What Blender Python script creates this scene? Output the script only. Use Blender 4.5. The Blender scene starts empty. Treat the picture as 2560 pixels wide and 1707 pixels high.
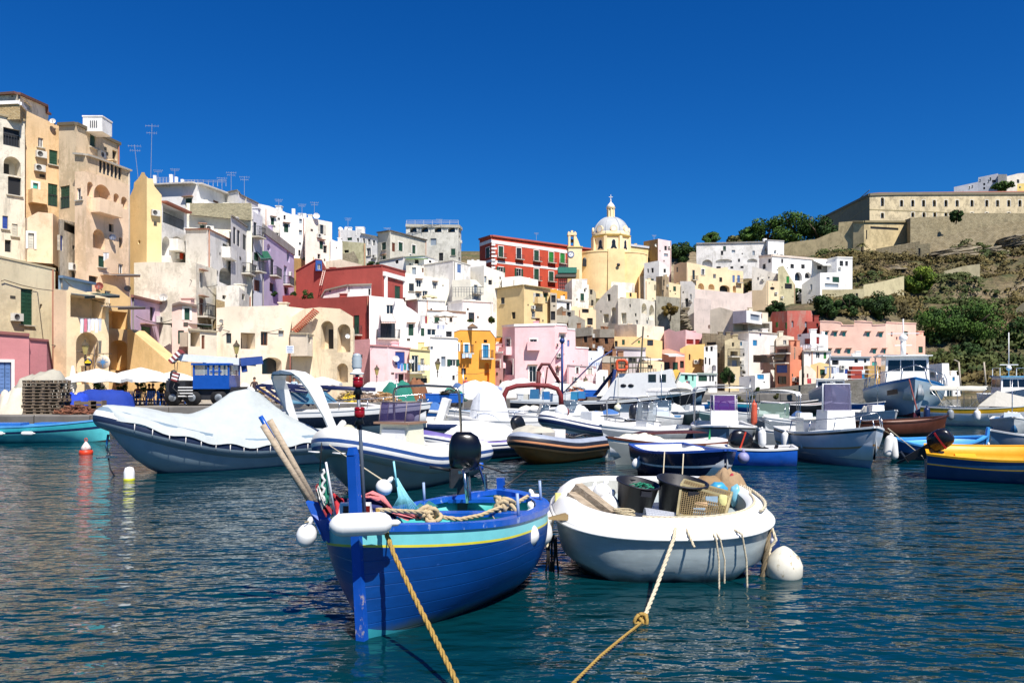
import bpy, math, random
from mathutils import Vector, Matrix, noise
from mathutils.geometry import tessellate_polygon
R = random.Random(7)
PI = math.pi; rad = math.radians
CX, YH, F, H = 1280.0, 945.0, 2000.0, 2.7      # principal column, horizon row, focal length (px of the 2560 photo), eye height
scene = bpy.context.scene
col = scene.collection
def P(px, py, d): return Vector(((px-CX)*d/F, d, H-(py-YH)*d/F))
def lin(c):
 return tuple((v/12.92 if v <= .04045 else ((v+.055)/1.055)**2.4) for v in c)
def hx(s, k=1.0):
 s = s.lstrip('#'); c = lin([int(s[i:i+2], 16)/255 for i in (0, 2, 4)])
 return tuple(min(.9, v*k) for v in c)
MATS = {}
def newmat(name):
 m = bpy.data.materials.new(name); m.use_nodes = True
 nt = m.node_tree; nt.nodes.clear()
 o = nt.nodes.new('ShaderNodeOutputMaterial'); b = nt.nodes.new('ShaderNodeBsdfPrincipled')
 nt.links.new(b.outputs[0], o.inputs[0])
 return m, nt, b
def nd(nt, t, **kw):
 n = nt.nodes.new(t)
 for k, v in kw.items():
  if k in n.inputs: n.inputs[k].default_value = v
  else: setattr(n, k, v)
 return n
def tex(nt, scale, detail=4, rough=.6, sc=(1, 1, 1), obj=False, off=0):
 if obj: c = nt.nodes.new('ShaderNodeTexCoord').outputs['Object']
 else: c = nt.nodes.new('ShaderNodeNewGeometry').outputs['Position']
 mp = nt.nodes.new('ShaderNodeMapping'); mp.inputs['Scale'].default_value = sc; mp.inputs['Location'].default_value = (off, off*.7, off*.3)
 nt.links.new(c, mp.inputs[0])
 n = nt.nodes.new('ShaderNodeTexNoise'); n.inputs['Scale'].default_value = scale; n.inputs['Detail'].default_value = detail; n.inputs['Roughness'].default_value = rough
 nt.links.new(mp.outputs[0], n.inputs['Vector'])
 return n.outputs['Fac']
def ramp(nt, fac, a, b, ca=(0, 0, 0, 1), cb=(1, 1, 1, 1)):
 r = nt.nodes.new('ShaderNodeValToRGB'); r.color_ramp.elements[0].position = a; r.color_ramp.elements[1].position = b
 r.color_ramp.elements[0].color = ca; r.color_ramp.elements[1].color = cb
 nt.links.new(fac, r.inputs[0]); return r.outputs[0]
def mix(nt, fac, a, b, mode='MIX'):
 m = nt.nodes.new('ShaderNodeMix'); m.data_type = 'RGBA'; m.blend_type = mode
 for s, i in ((fac, 0), (a, 6), (b, 7)):
  if isinstance(s, (int, float)): m.inputs[i].default_value = s
  elif isinstance(s, tuple): m.inputs[i].default_value = (*s[:3], 1)
  else: nt.links.new(s, m.inputs[i])
 return m.outputs[2]
def mul(nt, a, k):
 m = nt.nodes.new('ShaderNodeMath'); m.operation = 'MULTIPLY'; nt.links.new(a, m.inputs[0])
 if isinstance(k, (int, float)): m.inputs[1].default_value = k
 else: nt.links.new(k, m.inputs[1])
 return m.outputs[0]
def bump(nt, b, h, s, dist=.02):
 n = nt.nodes.new('ShaderNodeBump'); n.inputs['Strength'].default_value = s; n.inputs['Distance'].default_value = dist
 nt.links.new(h, n.inputs['Height']); nt.links.new(n.outputs[0], b.inputs['Normal'])
def plaster(c, dirt=.35, stain='7d6f54', k=.9):
 key = ('pl', c, dirt, stain)
 if key in MATS: return MATS[key]
 m, nt, b = newmat('plaster_'+c); base = hx(c, k); st = hx(stain, .8); of = (int(c, 16) % 97)*1.3
 big = ramp(nt, tex(nt, .35, 5, .6, off=of), .35, .7)
 c1 = mix(nt, big, tuple(v*.86 for v in base), tuple(min(.88, v*1.08) for v in base))
 streak = mul(nt, ramp(nt, tex(nt, 1.0, 6, .7, (2.2, 2.2, .3), off=of), .5, .72), ramp(nt, tex(nt, .22, 3, .6, off=of+5), .48, .62))
 patch = ramp(nt, tex(nt, .42, 9, .78, (1, 1, .8), off=of+9), .56-.09*dirt, .62-.06*dirt)
 c2 = mix(nt, mul(nt, streak, min(.9, dirt*1.1)), c1, st)
 c3 = mix(nt, mul(nt, patch, dirt*.9), c2, tuple(.4*a+.6*s for a, s in zip(base, st)))
 fine = tex(nt, 9, 4, .7)
 c4 = mix(nt, mul(nt, ramp(nt, fine, .55, .8), dirt*.5), c3, st)
 nt.links.new(c4, b.inputs['Base Color']); b.inputs['Roughness'].default_value = .9
 bump(nt, b, tex(nt, 3, 6, .7), .35, .06)
 MATS[key] = m; return m
def stone(c, c2, name='stone', sc=2.2, mort='8d8068'):
 key = ('st', c, c2, sc)
 if key in MATS: return MATS[key]
 m, nt, b = newmat(name); g = nt.nodes.new('ShaderNodeNewGeometry')
 sx = nd(nt, 'ShaderNodeSeparateXYZ'); nt.links.new(g.outputs['Position'], sx.inputs[0])
 ad = nd(nt, 'ShaderNodeMath', operation='ADD'); nt.links.new(sx.outputs[0], ad.inputs[0]); nt.links.new(sx.outputs[1], ad.inputs[1])
 cb = nd(nt, 'ShaderNodeCombineXYZ'); nt.links.new(ad.outputs[0], cb.inputs[0]); nt.links.new(sx.outputs[2], cb.inputs[1])
 v = nd(nt, 'ShaderNodeTexBrick', Scale=sc); v.inputs['Color1'].default_value = (*hx(c, .85), 1); v.inputs['Color2'].default_value = (*hx(c2, .85), 1)
 v.inputs['Mortar'].default_value = (*hx(mort, .6), 1); v.inputs['Mortar Size'].default_value = .025; v.inputs['Brick Width'].default_value = .7; v.inputs['Row Height'].default_value = .32
 nt.links.new(cb.outputs[0], v.inputs['Vector'])
 st = ramp(nt, tex(nt, .5, 7, .7), .45, .7)
 nt.links.new(mix(nt, mul(nt, st, .55), v.outputs[0], hx('57503c', .7)), b.inputs['Base Color']); b.inputs['Roughness'].default_value = .95
 bump(nt, b, tex(nt, 2.5, 6, .75), .8, .15)
 MATS[key] = m; return m
def paint(c, rough=.4, var=.12, k=.86, metal=0, scale=4, obj=True, spec=.5, wear=0, wearc='b8a58a'):
 key = ('pt', c, rough, var, metal, scale, wear)
 if key in MATS: return MATS[key]
 m, nt, b = newmat('paint_'+c); base = hx(c, k)
 f = ramp(nt, tex(nt, scale, 5, .65, obj=obj), .3, .75)
 cc = mix(nt, f, tuple(v*(1-var) for v in base), tuple(min(.9, v*(1+var)) for v in base))
 if wear: cc = mix(nt, mul(nt, ramp(nt, tex(nt, 9, 8, .75, (1, 1, .5), obj=obj), .62-.1*wear, .68-.1*wear), .9), cc, hx(wearc))
 nt.links.new(cc, b.inputs['Base Color'])
 rr = nd(nt, 'ShaderNodeMapRange'); rr.inputs[3].default_value = rough*.8; rr.inputs[4].default_value = min(1, rough*1.3)
 nt.links.new(f, rr.inputs[0]); nt.links.new(rr.outputs[0], b.inputs['Roughness'])
 b.inputs['Metallic'].default_value = metal
 MATS[key] = m; return m
def hullmat(c, zw=.06, k=.86, plank=True, grime='3c4a34', rough=.32):
 m, nt, b = newmat('hull_paint_'+c); base = hx(c, k)
 f = ramp(nt, tex(nt, 1.6, 8, .75, (.5, 1, 2.5), obj=True), .35, .7); cc = mix(nt, f, tuple(v*.72 for v in base), tuple(min(.9, v*1.12) for v in base))
 sc_ = ramp(nt, tex(nt, 5, 9, .8, (.35, 1, 2), obj=True), .63, .68); cc = mix(nt, mul(nt, sc_, .55), cc, tuple(min(.9, v*1.6+.03) for v in base))
 g = nt.nodes.new('ShaderNodeTexCoord'); sx = nt.nodes.new('ShaderNodeSeparateXYZ'); nt.links.new(g.outputs['Object'], sx.inputs[0])
 a = nt.nodes.new('ShaderNodeMath'); a.operation = 'ADD'; nt.links.new(sx.outputs[2], a.inputs[0]); nt.links.new(mul(nt, tex(nt, 3, 5, .7, obj=True), .16), a.inputs[1])
 cc = mix(nt, mul(nt, ramp(nt, a.outputs[0], zw+.06, zw+.16, (1, 1, 1, 1), (0, 0, 0, 1)), .8), cc, hx(grime)); nt.links.new(cc, b.inputs['Base Color']); b.inputs['Roughness'].default_value = rough
 if plank:
  wv = nt.nodes.new('ShaderNodeMath'); wv.operation = 'PINGPONG'; wv.inputs[1].default_value = .065; nt.links.new(sx.outputs[2], wv.inputs[0]); bump(nt, b, ramp(nt, wv.outputs[0], 0, .006), .5, .006)
 else: bump(nt, b, tex(nt, 1.4, 3, .5, obj=True), .4, .05)
 return m
def cloth(c, k=.86):
 key = ('cl', c)
 if key in MATS: return MATS[key]
 m, nt, b = newmat('cloth_'+c); base = hx(c, k)
 cc = mix(nt, ramp(nt, tex(nt, 2.2, 6, .65, obj=True), .3, .75), tuple(v*.84 for v in base), base)
 nt.links.new(cc, b.inputs['Base Color']); b.inputs['Roughness'].default_value = .85
 bump(nt, b, tex(nt, 5, 6, .6, obj=True), .5, .05)
 MATS[key] = m; return m
def wood(c='9a8468', c2='5d4b36', sc=(1, 12, 12)):
 key = ('wd', c, c2, sc)
 if key in MATS: return MATS[key]
 m, nt, b = newmat('wood_'+c)
 nt.links.new(mix(nt, ramp(nt, tex(nt, 3, 6, .7, sc, obj=True), .3, .7), hx(c), hx(c2)), b.inputs['Base Color'])
 b.inputs['Roughness'].default_value = .8; bump(nt, b, tex(nt, 3, 6, .7, sc, obj=True), .5, .02)
 MATS[key] = m; return m
def glassdark(c='2b3540', rough=.12):
 key = ('gl', c)
 if key in MATS: return MATS[key]
 m, nt, b = newmat('window_glass'); b.inputs['Base Color'].default_value = (*hx(c, .5), 1); b.inputs['Roughness'].default_value = rough
 b.inputs['Specular IOR Level'].default_value = .6
 MATS[key] = m; return m
def clear(c, tr=.6, rough=.08):
 key = ('tr', c, tr)
 if key in MATS: return MATS[key]
 m, nt, b = newmat('clear_'+c); b.inputs['Base Color'].default_value = (*hx(c, 1), 1); b.inputs['Roughness'].default_value = rough
 t = nt.nodes.new('ShaderNodeBsdfTransparent'); t.inputs[0].default_value = (*[.3+.7*v for v in hx(c, 1)], 1)
 s = nt.nodes.new('ShaderNodeMixShader'); s.inputs[0].default_value = tr
 nt.links.new(b.outputs[0], s.inputs[1]); nt.links.new(t.outputs[0], s.inputs[2]); nt.links.new(s.outputs[0], nt.nodes['Material Output'].inputs[0])
 MATS[key] = m; return m
def leafmat(c1='2f4a1c', c2='6f8a35', name='foliage', sc=.5):
 key = ('lf', c1, c2, sc)
 if key in MATS: return MATS[key]
 m, nt, b = newmat(name)
 f = ramp(nt, tex(nt, sc, 6, .75), .38, .66)
 nt.links.new(mix(nt, f, hx(c1, .8), hx(c2, .8)), b.inputs['Base Color']); b.inputs['Roughness'].default_value = .75; b.inputs['Specular IOR Level'].default_value = .2
 MATS[key] = m; return m
class MB:
 def __init__(s, o=(0, 0, 0)): s.v = []; s.f = []; s.m = []; s.o = Vector(o); s.sm = []
 def face(s, pts, mi=0, smooth=False):
  n = len(s.v); s.v += [Vector(p)-s.o for p in pts]; s.f.append(list(range(n, n+len(pts)))); s.m.append(mi); s.sm.append(smooth)
 def raw(s, vs, fs, mi=0, smooth=False):
  n = len(s.v); s.v += [Vector(p)-s.o for p in vs]
  for f in fs: s.f.append([n+i for i in f]); s.m.append(mi); s.sm.append(smooth)
 def box(s, c, sz, rz=0, mi=0, M=None, taper=1.0):
  c = Vector(c); x, y, z = [v/2 for v in sz]
  vs = [Vector((a*x*(taper if k > 0 else 1), b*y*(taper if k > 0 else 1), k*z)) for k in (-1, 1) for a, b in ((-1, -1), (1, -1), (1, 1), (-1, 1))]
  M = M or Matrix.Rotation(rz, 3, 'Z'); vs = [M @ v+c for v in vs]
  s.raw(vs, [(0, 3, 2, 1), (4, 5, 6, 7), (0, 1, 5, 4), (1, 2, 6, 5), (2, 3, 7, 6), (3, 0, 4, 7)], mi)
 def bar(s, a, b, w, h=None, mi=0):
  a = Vector(a); b = Vector(b); d = b-a; L = d.length
  if L < 1e-6: return
  d.normalize(); up = Vector((0, 0, 1)) if abs(d.z) < .95 else Vector((0, 1, 0))
  sx = d.cross(up).normalized(); uz = sx.cross(d).normalized(); h = h or w
  vs = [p+sx*(i*w/2)+uz*(j*h/2) for p in (a, b) for i, j in ((-1, -1), (1, -1), (1, 1), (-1, 1))]
  s.raw(vs, [(0, 3, 2, 1), (4, 5, 6, 7), (0, 1, 5, 4), (1, 2, 6, 5), (2, 3, 7, 6), (3, 0, 4, 7)], mi)
 def tube(s, path, r, n=8, mi=0, cap=True, smooth=True):
  path = [Vector(p) for p in path]; rs = r if isinstance(r, (list, tuple)) else [r]*len(path)
  rings = []; up = None
  for i, p in enumerate(path):
   t = (path[min(i+1, len(path)-1)]-path[max(i-1, 0)])
   if t.length < 1e-9: t = Vector((0, 0, 1))
   t.normalize()
   if up is None: up = Vector((0, 0, 1)) if abs(t.z) < .9 else Vector((1, 0, 0))
   a = t.cross(up)
   if a.length < 1e-4: a = t.orthogonal()
   a.normalize(); up = a.cross(t).normalized()
   rings.append([p+(a*math.cos(2*PI*k/n)+up*math.sin(2*PI*k/n))*rs[i] for k in range(n)])
  s.loft(rings, mi, True, smooth, cap)
 def loft(s, rings, mi=0, closed=True, smooth=True, cap=False, mis=None):
  n = len(rings[0]); base = len(s.v)
  for r in rings: s.v += [Vector(p)-s.o for p in r]
  for i in range(len(rings)-1):
   for k in range(n if closed else n-1):
    k2 = (k+1) % n
    s.f.append([base+i*n+k, base+i*n+k2, base+(i+1)*n+k2, base+(i+1)*n+k]); s.m.append(mis[k] if mis else mi); s.sm.append(smooth)
  if cap:
   s.f.append([base+k for k in range(n)][::-1]); s.m.append(mi); s.sm.append(False)
   s.f.append([base+(len(rings)-1)*n+k for k in range(n)]); s.m.append(mi); s.sm.append(False)
 def lathe(s, prof, c=(0, 0, 0), n=20, mi=0, smooth=True, M=None, cap=True):
  c = Vector(c); M = M or Matrix.Identity(3)
  s.loft([[M @ Vector((r*math.cos(2*PI*k/n), r*math.sin(2*PI*k/n), z))+c for k in range(n)] for r, z in prof], mi, True, smooth, cap)
 def ball(s, c, r, n=12, mi=0, M=None, noi=0):
  rr = (r, r, r) if isinstance(r, (int, float)) else r; c = Vector(c); M = M or Matrix.Identity(3); rings = []
  for i in range(n//2+1):
   th = PI*i/(n//2); ring = []
   for k in range(n):
    p = Vector((rr[0]*math.sin(th)*math.cos(2*PI*k/n), rr[1]*math.sin(th)*math.sin(2*PI*k/n), -rr[2]*math.cos(th)))
    if noi: p *= 1+noi*noise.noise(p*1.7/max(rr)+c)
    ring.append(M @ p+c)
   rings.append(ring)
  s.loft(rings, mi, True, True)
 def build(s, name, mats, parent=None, label=None):
  me = bpy.data.meshes.new(name); me.from_pydata([tuple(v) for v in s.v], [], s.f)
  mats = mats if isinstance(mats, (list, tuple)) else [mats]
  for m in mats: me.materials.append(m)
  me.polygons.foreach_set('material_index', s.m); me.polygons.foreach_set('use_smooth', s.sm); me.update()
  o = bpy.data.objects.new(name, me); col.objects.link(o)
  if parent: o.parent = parent
  else: o.location = s.o
  if label: o['label'] = label
  return o
def tag(o, label, cat, group=None, kind=None):
 if kind: o['kind'] = kind
 else: o['label'] = label; o['category'] = cat
 if kind == 'stuff': o['label'] = label; o['category'] = cat
 if group: o['group'] = group
 return o
def empty(name, loc, label=None, cat=None, group=None, rz=0, rot=None):
 o = bpy.data.objects.new(name, None); o.empty_display_size = .3; col.objects.link(o); o.location = loc
 o.rotation_euler = rot or (0, 0, rz)
 if label: tag(o, label, cat, group)
 return o
def copy_tree(o, parent=None):
 c = o.copy(); col.objects.link(c); c.parent = parent
 for ch in list(o.children): copy_tree(ch, c)
 return c
GREEN = lambda: paint('1f4a33', .55, .2, obj=False, scale=2)
SH = {'g': '1f4a36', 'b': '2a86b8', 'r': '6d3a22', 'n': '24303a', 't': '4fb9a8', 'c': '8f2b28', 'l': '2b4a9a', 'y': '2f8a3a', 'e': 'cfcaba', 'v': '5f7fb0'}
GAPS = []       # ground control points (x, y, z)
NWIN = [0]; WALLS = []
def face_hit(A, B, px):
 k = (px-CX)/F; dx, dy = B[0]-A[0], B[1]-A[1]; den = dx-k*dy
 if abs(den) < 1e-9: den = 1e-9
 t = (k*A[1]-A[0])/den
 return t, A[1]+t*dy
def interp(pts, x):
 if x <= pts[0][0]: return pts[0][1]
 for a, b in zip(pts, pts[1:]):
  if x <= b[0]: return a[1]+(b[1]-a[1])*(x-a[0])/max(1e-6, b[0]-a[0])
 return pts[-1][1]
def house(label, corners, top, bot, mat, ops=(), thick=8, name='house', cap=None, cat='house', group=None, drop=6, back=None, faces=None, trim=None):
 """corners: (px, depth) left to right, depth None = derived so the roof is level; top: skyline (px, py); bot: py of the foot; ops: openings (x0,y0,x1,y1,style)"""
 ref = next(c for c in corners if c[1]); zr = (YH-interp(top, ref[0]))*ref[1]/F
 C3 = []
 for px, d in corners:
  if not d:
   yt = YH-interp(top, px); d = zr*F/yt; d = max(ref[1]*.72, min(ref[1]*1.26, d))
  C3.append(((px-CX)*d/F, d, px))
 zb = P(ref[0], bot, ref[1]).z
 mid = C3[len(C3)//2]; org = Vector((mid[0], mid[1], zb))
 root = empty(name, org, label, cat, group)
 for c, c2 in zip(C3, C3[1:]):
  nn = max(1, int(math.hypot(c2[0]-c[0], c2[1]-c[1])/3))
  for i in range(nn+1) if drop > 1 else (): GAPS.append((c[0]+(c2[0]-c[0])*i/nn, c[1]+(c2[1]-c[1])*i/nn, zb))
 zlow = zb-drop
 dirv = Vector((mid[0], mid[1])).normalized()*thick
 if back: dirv = Vector(back)
 if drop > 1: GAPS.append((mid[0]+dirv.x, mid[1]+dirv.y, zb+1.0))
 mats = mat if isinstance(mat, list) else [mat]
 w = MB(org); tops = []
 ops = list(ops); capm = MB(org)
 for fi in range(len(C3)-1):
  A, B = C3[fi], C3[fi+1]; fm = (faces[fi] if faces else 0)
  dx, dy = B[0]-A[0], B[1]-A[1]; L = math.hypot(dx, dy); ux, uy = dx/L, dy/L; nx, ny = uy, -ux   # outward (towards camera side)
  def uz(px, py):
   t, d = face_hit(A, B, px); return t*L, H-(py-YH)*d/F
  def W3(u, z, off=0): return Vector((A[0]+ux*u+nx*off, A[1]+uy*u+ny*off, z))
  tp = [(A[2], interp(top, A[2]))]+[q for q in top if A[2]+.5 < q[0] < B[2]-.5]+[(B[2], interp(top, B[2]))]
  tuz = [uz(*q) for q in tp]; tuz[0] = (0, tuz[0][1]); tuz[-1] = (L, tuz[-1][1])
  outer = [(0, zlow), (L, zlow)]+tuz[::-1]
  tops.append([W3(*q) for q in tuz]); WALLS.append((A, B, tuz, zlow, L))
  holes = []; used = []; rq = random.Random(label+str(fi)); extra = []
  if name == 'house' and L > 3.5 and thick > 4 and any(k in label for k in ('white', 'tenement', 'cream', 'grey')) and not any(k in label for k in ('garage', 'blank', 'pink', 'red ', 'aisled')):
   for k in range(3 if L > 7 else 2):
    u = rq.uniform(.8, L-.8)/L; X, Y = A[0]+dx*u, A[1]+dy*u; hz_ = interp(tuz, u*L)-rq.uniform(1.4, 6); cp = CX+X/Y*F; cy_ = YH-(hz_-H)*F/Y; hw_ = .42*F/Y*abs(ux*1); hw_ = max(hw_, 1.2); hh_ = rq.uniform(.45, .75)*F/Y
    extra.append((cp-hw_, cy_-hh_, cp+hw_, cy_+hh_, rq.choice(('gu', 'wu', 'nu', 'd', 'wsu', 'guh', 'zu'))))
  for op in ops+extra:
   x0, y0, x1, y1, st = op[:5]; cxp = (x0+x1)/2
   if not (A[2] <= cxp < B[2]): continue
   t, dc = face_hit(A, B, cxp)
   u0 = face_hit(A, B, x0)[0]*L; u1 = face_hit(A, B, x1)[0]*L; z1 = H-(y0-YH)*dc/F; z0 = H-(y1-YH)*dc/F
   ty = st[0]; sw = u1-u0
   if sw < .15: continue
   um = (u0+u1)/2
   ztop = min(interp(tuz, u0), interp(tuz, u1), interp(tuz, um))
   if u0 < .04 or u1 > L-.04 or z1 > ztop-.04:
    u0 = max(u0, .06); u1 = min(u1, L-.06); z1 = min(z1, ztop-.06)
   if u1-u0 < .12 or z1-z0 < .1 or any(not (u1 < a or u0 > b or z1 < c or z0 > d_) for a, b, c, d_ in used): continue
   used.append((u0-.02, u1+.02, z0-.02, z1+.02)); um = (u0+u1)/2; hw = (u1-u0)/2
   if ty in 'aAm':       # arched opening
    rise = min(hw, (z1-z0)*.6) if ty != 'm' else min(hw*.5, (z1-z0)*.6); zs = z1-rise
    loop = [(u0, z0), (u1, z0)]+[(um+hw*math.cos(PI*k/10), zs+rise*math.sin(PI*k/10)) for k in range(0, 11)]
   elif ty == 'O': loop = [(um+hw*math.cos(2*PI*k/14), (z0+z1)/2+(z1-z0)/2*math.sin(2*PI*k/14)) for k in range(14)]
   else: loop = [(u0, z0), (u1, z0), (u1, z1), (u0, z1)]
   dep = {'A': 1.8, 'D': 1.6, 'L': 1.5}.get(ty, .9 if ty in 'am' else .2)
   dep = min(dep, thick*.6, max(.12, sw*.9)) if ty not in 'L' else 1.4
   if ty != 'O': dep = dep
   holes.append(loop)
   n = len(loop); mi_in = fm
   for i in range(n):   # reveal
    a, b = loop[i], loop[(i+1) % n]
    w.face([W3(*a), W3(*a, -dep), W3(*b, -dep), W3(*b)], mi_in)
   if ty in 'amADL': w.face([W3(*q, -dep) for q in loop], fm)
   g = lambda q, off: W3(q[0], q[1], off)
   NWIN[0] += 1; q = MB(org)
   def rectf(mb, a0, a1, b0, b1, o0, o1, mi=0):
    v = [W3(a, b, o) for o in (o0, o1) for a, b in ((a0, b0), (a1, b0), (a1, b1), (a0, b1))]
    mb.raw(v, [(0, 3, 2, 1), (4, 5, 6, 7), (0, 1, 5, 4), (1, 2, 6, 5), (2, 3, 7, 6), (3, 0, 4, 7)], mi)
   if ty in SH and 'X' not in st:
    lw = (u1-u0)
    for s0, s1 in (((u0+.03, um-.015), (um+.015, u1-.03)) if lw > .5 else ((u0+.03, u1-.03),)):
     rectf(q, s0, s1, z0+.02, z1-.02, -.12, -.07)
     nb = max(3, min(9, int((z1-z0)/.22)))
     for k in range(nb):
      zz = z0+.06+(z1-z0-.12)*(k+.5)/nb; rectf(q, s0+.05, s1-.05, zz-.012, zz+.03, -.07, -.052)
    q.build('shutter', paint(SH[ty], .55, .22, obj=False, scale=1.5), root)
   elif ty in 'wWq':
    fw = .06; fd = -.1
    for a0, a1, b0, b1 in ((u0, u0+fw, z0, z1), (u1-fw, u1, z0, z1), (u0+fw, u1-fw, z0, z0+fw), (u0+fw, u1-fw, z1-fw, z1), (um-.03, um+.03, z0+fw, z1-fw)):
     rectf(q, a0, a1, b0, b1, fd-.05, fd)
    if z1-z0 > 1.5: rectf(q, u0+fw, um-.03, z1-(z1-z0)*.3-.025, z1-(z1-z0)*.3+.025, fd-.05, fd);
    wf = q.build('window', paint({'w': 'e8e6df', 'W': '6b3f26', 'q': '3a4a55'}[ty], .5), root)
    pn = MB(org); pn.face([W3(a, b, -.14) for a, b in ((u0, z0), (u1, z0), (u1, z1), (u0, z1))]); pn.build('pane', glassdark(), wf)
   elif ty in 'dzxO':
    q.face([W3(*k, -.19) for k in loop]); q.build('opening' if ty != 'O' else 'round_window', glassdark('15161a', .6) if ty != 'z' else paint('8e9aa5', .6), root)
   elif ty == 'G':   # arched window glazed is made by 'a' plus flag p
    pass
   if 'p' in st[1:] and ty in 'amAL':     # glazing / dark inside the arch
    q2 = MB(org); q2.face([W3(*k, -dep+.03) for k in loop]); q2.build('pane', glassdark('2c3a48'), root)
   if 'i' in st[1:]:     # inner doorway in a loggia
    iw = (u1-u0)*.22; q2 = MB(org); rectf(q2, um-iw, um+iw*.6, z0+.02, z0+(z1-z0)*.72, -dep, -dep+.03); q2.build('door', paint('33302c', .6), root)
   if 's' in st[1:]:
    sm = MB(org); sv = .16
    for a0, a1, b0, b1 in ((u0-sv, u0, z0, z1+sv), (u1, u1+sv, z0, z1+sv), (u0, u1, z1, z1+sv)): rectf(sm, a0, a1, b0, b1, .002, .05)
    sm.build('window_surround', plaster('efece2', .1), root)
   if 'h' in st[1:]:
    sm = MB(org); rectf(sm, u0-.2, u1+.2, z1+.12, z1+.2, .002, .38); sm.build('hood', plaster('a5806a', .5), root)
   if 'f' in st[1:]:     # open leaves folded back on the wall
    for sd in (-1, 1):
     sm = MB(org); lw = min(.55, (u1-u0)*.55); a = u0-lw-.02 if sd < 0 else u1+.02
     rectf(sm, a, a+lw, z0, z1, .01, .06)
     for k in range(6):
      zz = z0+(z1-z0)*(k+.5)/6; rectf(sm, a+.05, a+lw-.05, zz-.02, zz+.02, .06, .075)
     sm.build('shutter', paint(SH.get(st[-1], '1f4a36') if st[-1] in 'gecl' else '1f4a36', .55, .22, obj=False, scale=1.5), root)
   if 'u' in st[1:]:
    sm = MB(org); rectf(sm, u0-.12, u1+.12, z0-.09, z0-.01, .002, .14); sm.build('sill', plaster('c9c2b2', .5), root)
   if 'B' in st[1:]:
    bm = MB(org); e = .45; ov = .85; rectf(bm, u0-e, u1+e, z0-.18, z0-.03, .002, ov); bo = bm.build('balcony', plaster('cfc9ba', .6), root)
    rm = MB(org); hh = .95; a, b = u0-e+.04, u1+e-.04
    for (p, q_) in (((a, .03), (a, ov-.05)), ((a, ov-.05), (b, ov-.05)), ((b, ov-.05), (b, .03))):
     for zz in (z0+hh, z0+.05): rm.bar(W3(p[0], zz, p[1]), W3(q_[0], zz, q_[1]), .045)
     nn = max(2, int(math.hypot(q_[0]-p[0], q_[1]-p[1])/.16))
     for k in range(nn+1):
      t = k/nn; rm.bar(W3(p[0]+(q_[0]-p[0])*t, z0-.02, p[1]+(q_[1]-p[1])*t), W3(p[0]+(q_[0]-p[0])*t, z0+hh, p[1]+(q_[1]-p[1])*t), .026)
    rm.build('railing', paint('3c4044', .5), bo)
   if 'P' in st[1:]:   # solid parapet balcony
    bm = MB(org); e = .35; ov = .8; rectf(bm, u0-e, u1+e, z0-.2, z0-.02, .002, ov)
    rectf(bm, u0-e, u1+e, z0-.02, z0+.85, ov-.12, ov); rectf(bm, u0-e, u0-e+.12, z0-.02, z0+.85, .002, ov-.12); rectf(bm, u1+e-.12, u1+e, z0-.02, z0+.85, .002, ov-.12)
    bm.build('balcony', mats[fm], root)
   if 'R' in st[1:]:   # railing only across opening
    rm = MB(org)
    for zz in (z0+.9, z0+.06): rm.bar(W3(u0, zz, -.05), W3(u1, zz, -.05), .05)
    nn = max(3, int((u1-u0)/.18))
    for k in range(nn+1): rm.bar(W3(u0+(u1-u0)*k/nn, z0, -.05), W3(u0+(u1-u0)*k/nn, z0+.9, -.05), .03)
    rm.build('railing', paint('3c4044', .5), root)
  flat = outer+[q for h in holes for q in h]
  tris = tessellate_polygon([[Vector((a, b, 0)) for a, b in lp] for lp in [outer]+holes])
  w.raw([W3(*q) for q in flat], [tuple(t) for t in tris], fm)
  if cap:
   hgt = cap[1] if len(cap) > 1 else .18; ov = cap[2] if len(cap) > 2 else .12
   for a, b in zip(tuz, tuz[1:]):
    vs = [W3(q[0], q[1]+dz, o) for o in (.003, ov) for q, dz in ((a, -hgt), (b, -hgt), (b, .04), (a, .04))]
    capm.raw(vs, [(0, 3, 2, 1), (4, 5, 6, 7), (0, 1, 5, 4), (1, 2, 6, 5), (2, 3, 7, 6), (3, 0, 4, 7)])
  if trim:
   for (ta, tb, mm) in trim:     # horizontal bands: (height below top 0..1 from, to, material)
    tm = MB(org)
    za0 = tuz[0][1]-ta; zb0 = tuz[0][1]-tb
    v = [W3(a, b, o) for o in (.004, .07) for a, b in ((-.0, zb0), (L+.0, zb0), (L, za0), (0, za0))]
    tm.raw(v, [(0, 3, 2, 1), (4, 5, 6, 7), (0, 1, 5, 4), (1, 2, 6, 5), (2, 3, 7, 6), (3, 0, 4, 7)]); tm.build('string_course', mm, root)
 chain = tops[0]+[p for t in tops[1:] for p in t[1:]]
 bk = [p+Vector((dirv.x, dirv.y, 0)) for p in chain]
 for a, b, c, d in zip(chain, chain[1:], bk[1:], bk): w.face([a, b, c, d], 0)
 for a, b in zip(bk, bk[1:]): w.face([b, a, Vector((a.x, a.y, zlow)), Vector((b.x, b.y, zlow))], 0)
 for a, b in ((chain[0], bk[0]), (bk[-1], chain[-1])): w.face([b, a, Vector((a.x, a.y, zlow)), Vector((b.x, b.y, zlow))], 0)
 w.build('wall', mats, root)
 rd = random.Random(label); big = cat == 'house' and thick > 2.6 and name == 'house'
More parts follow.
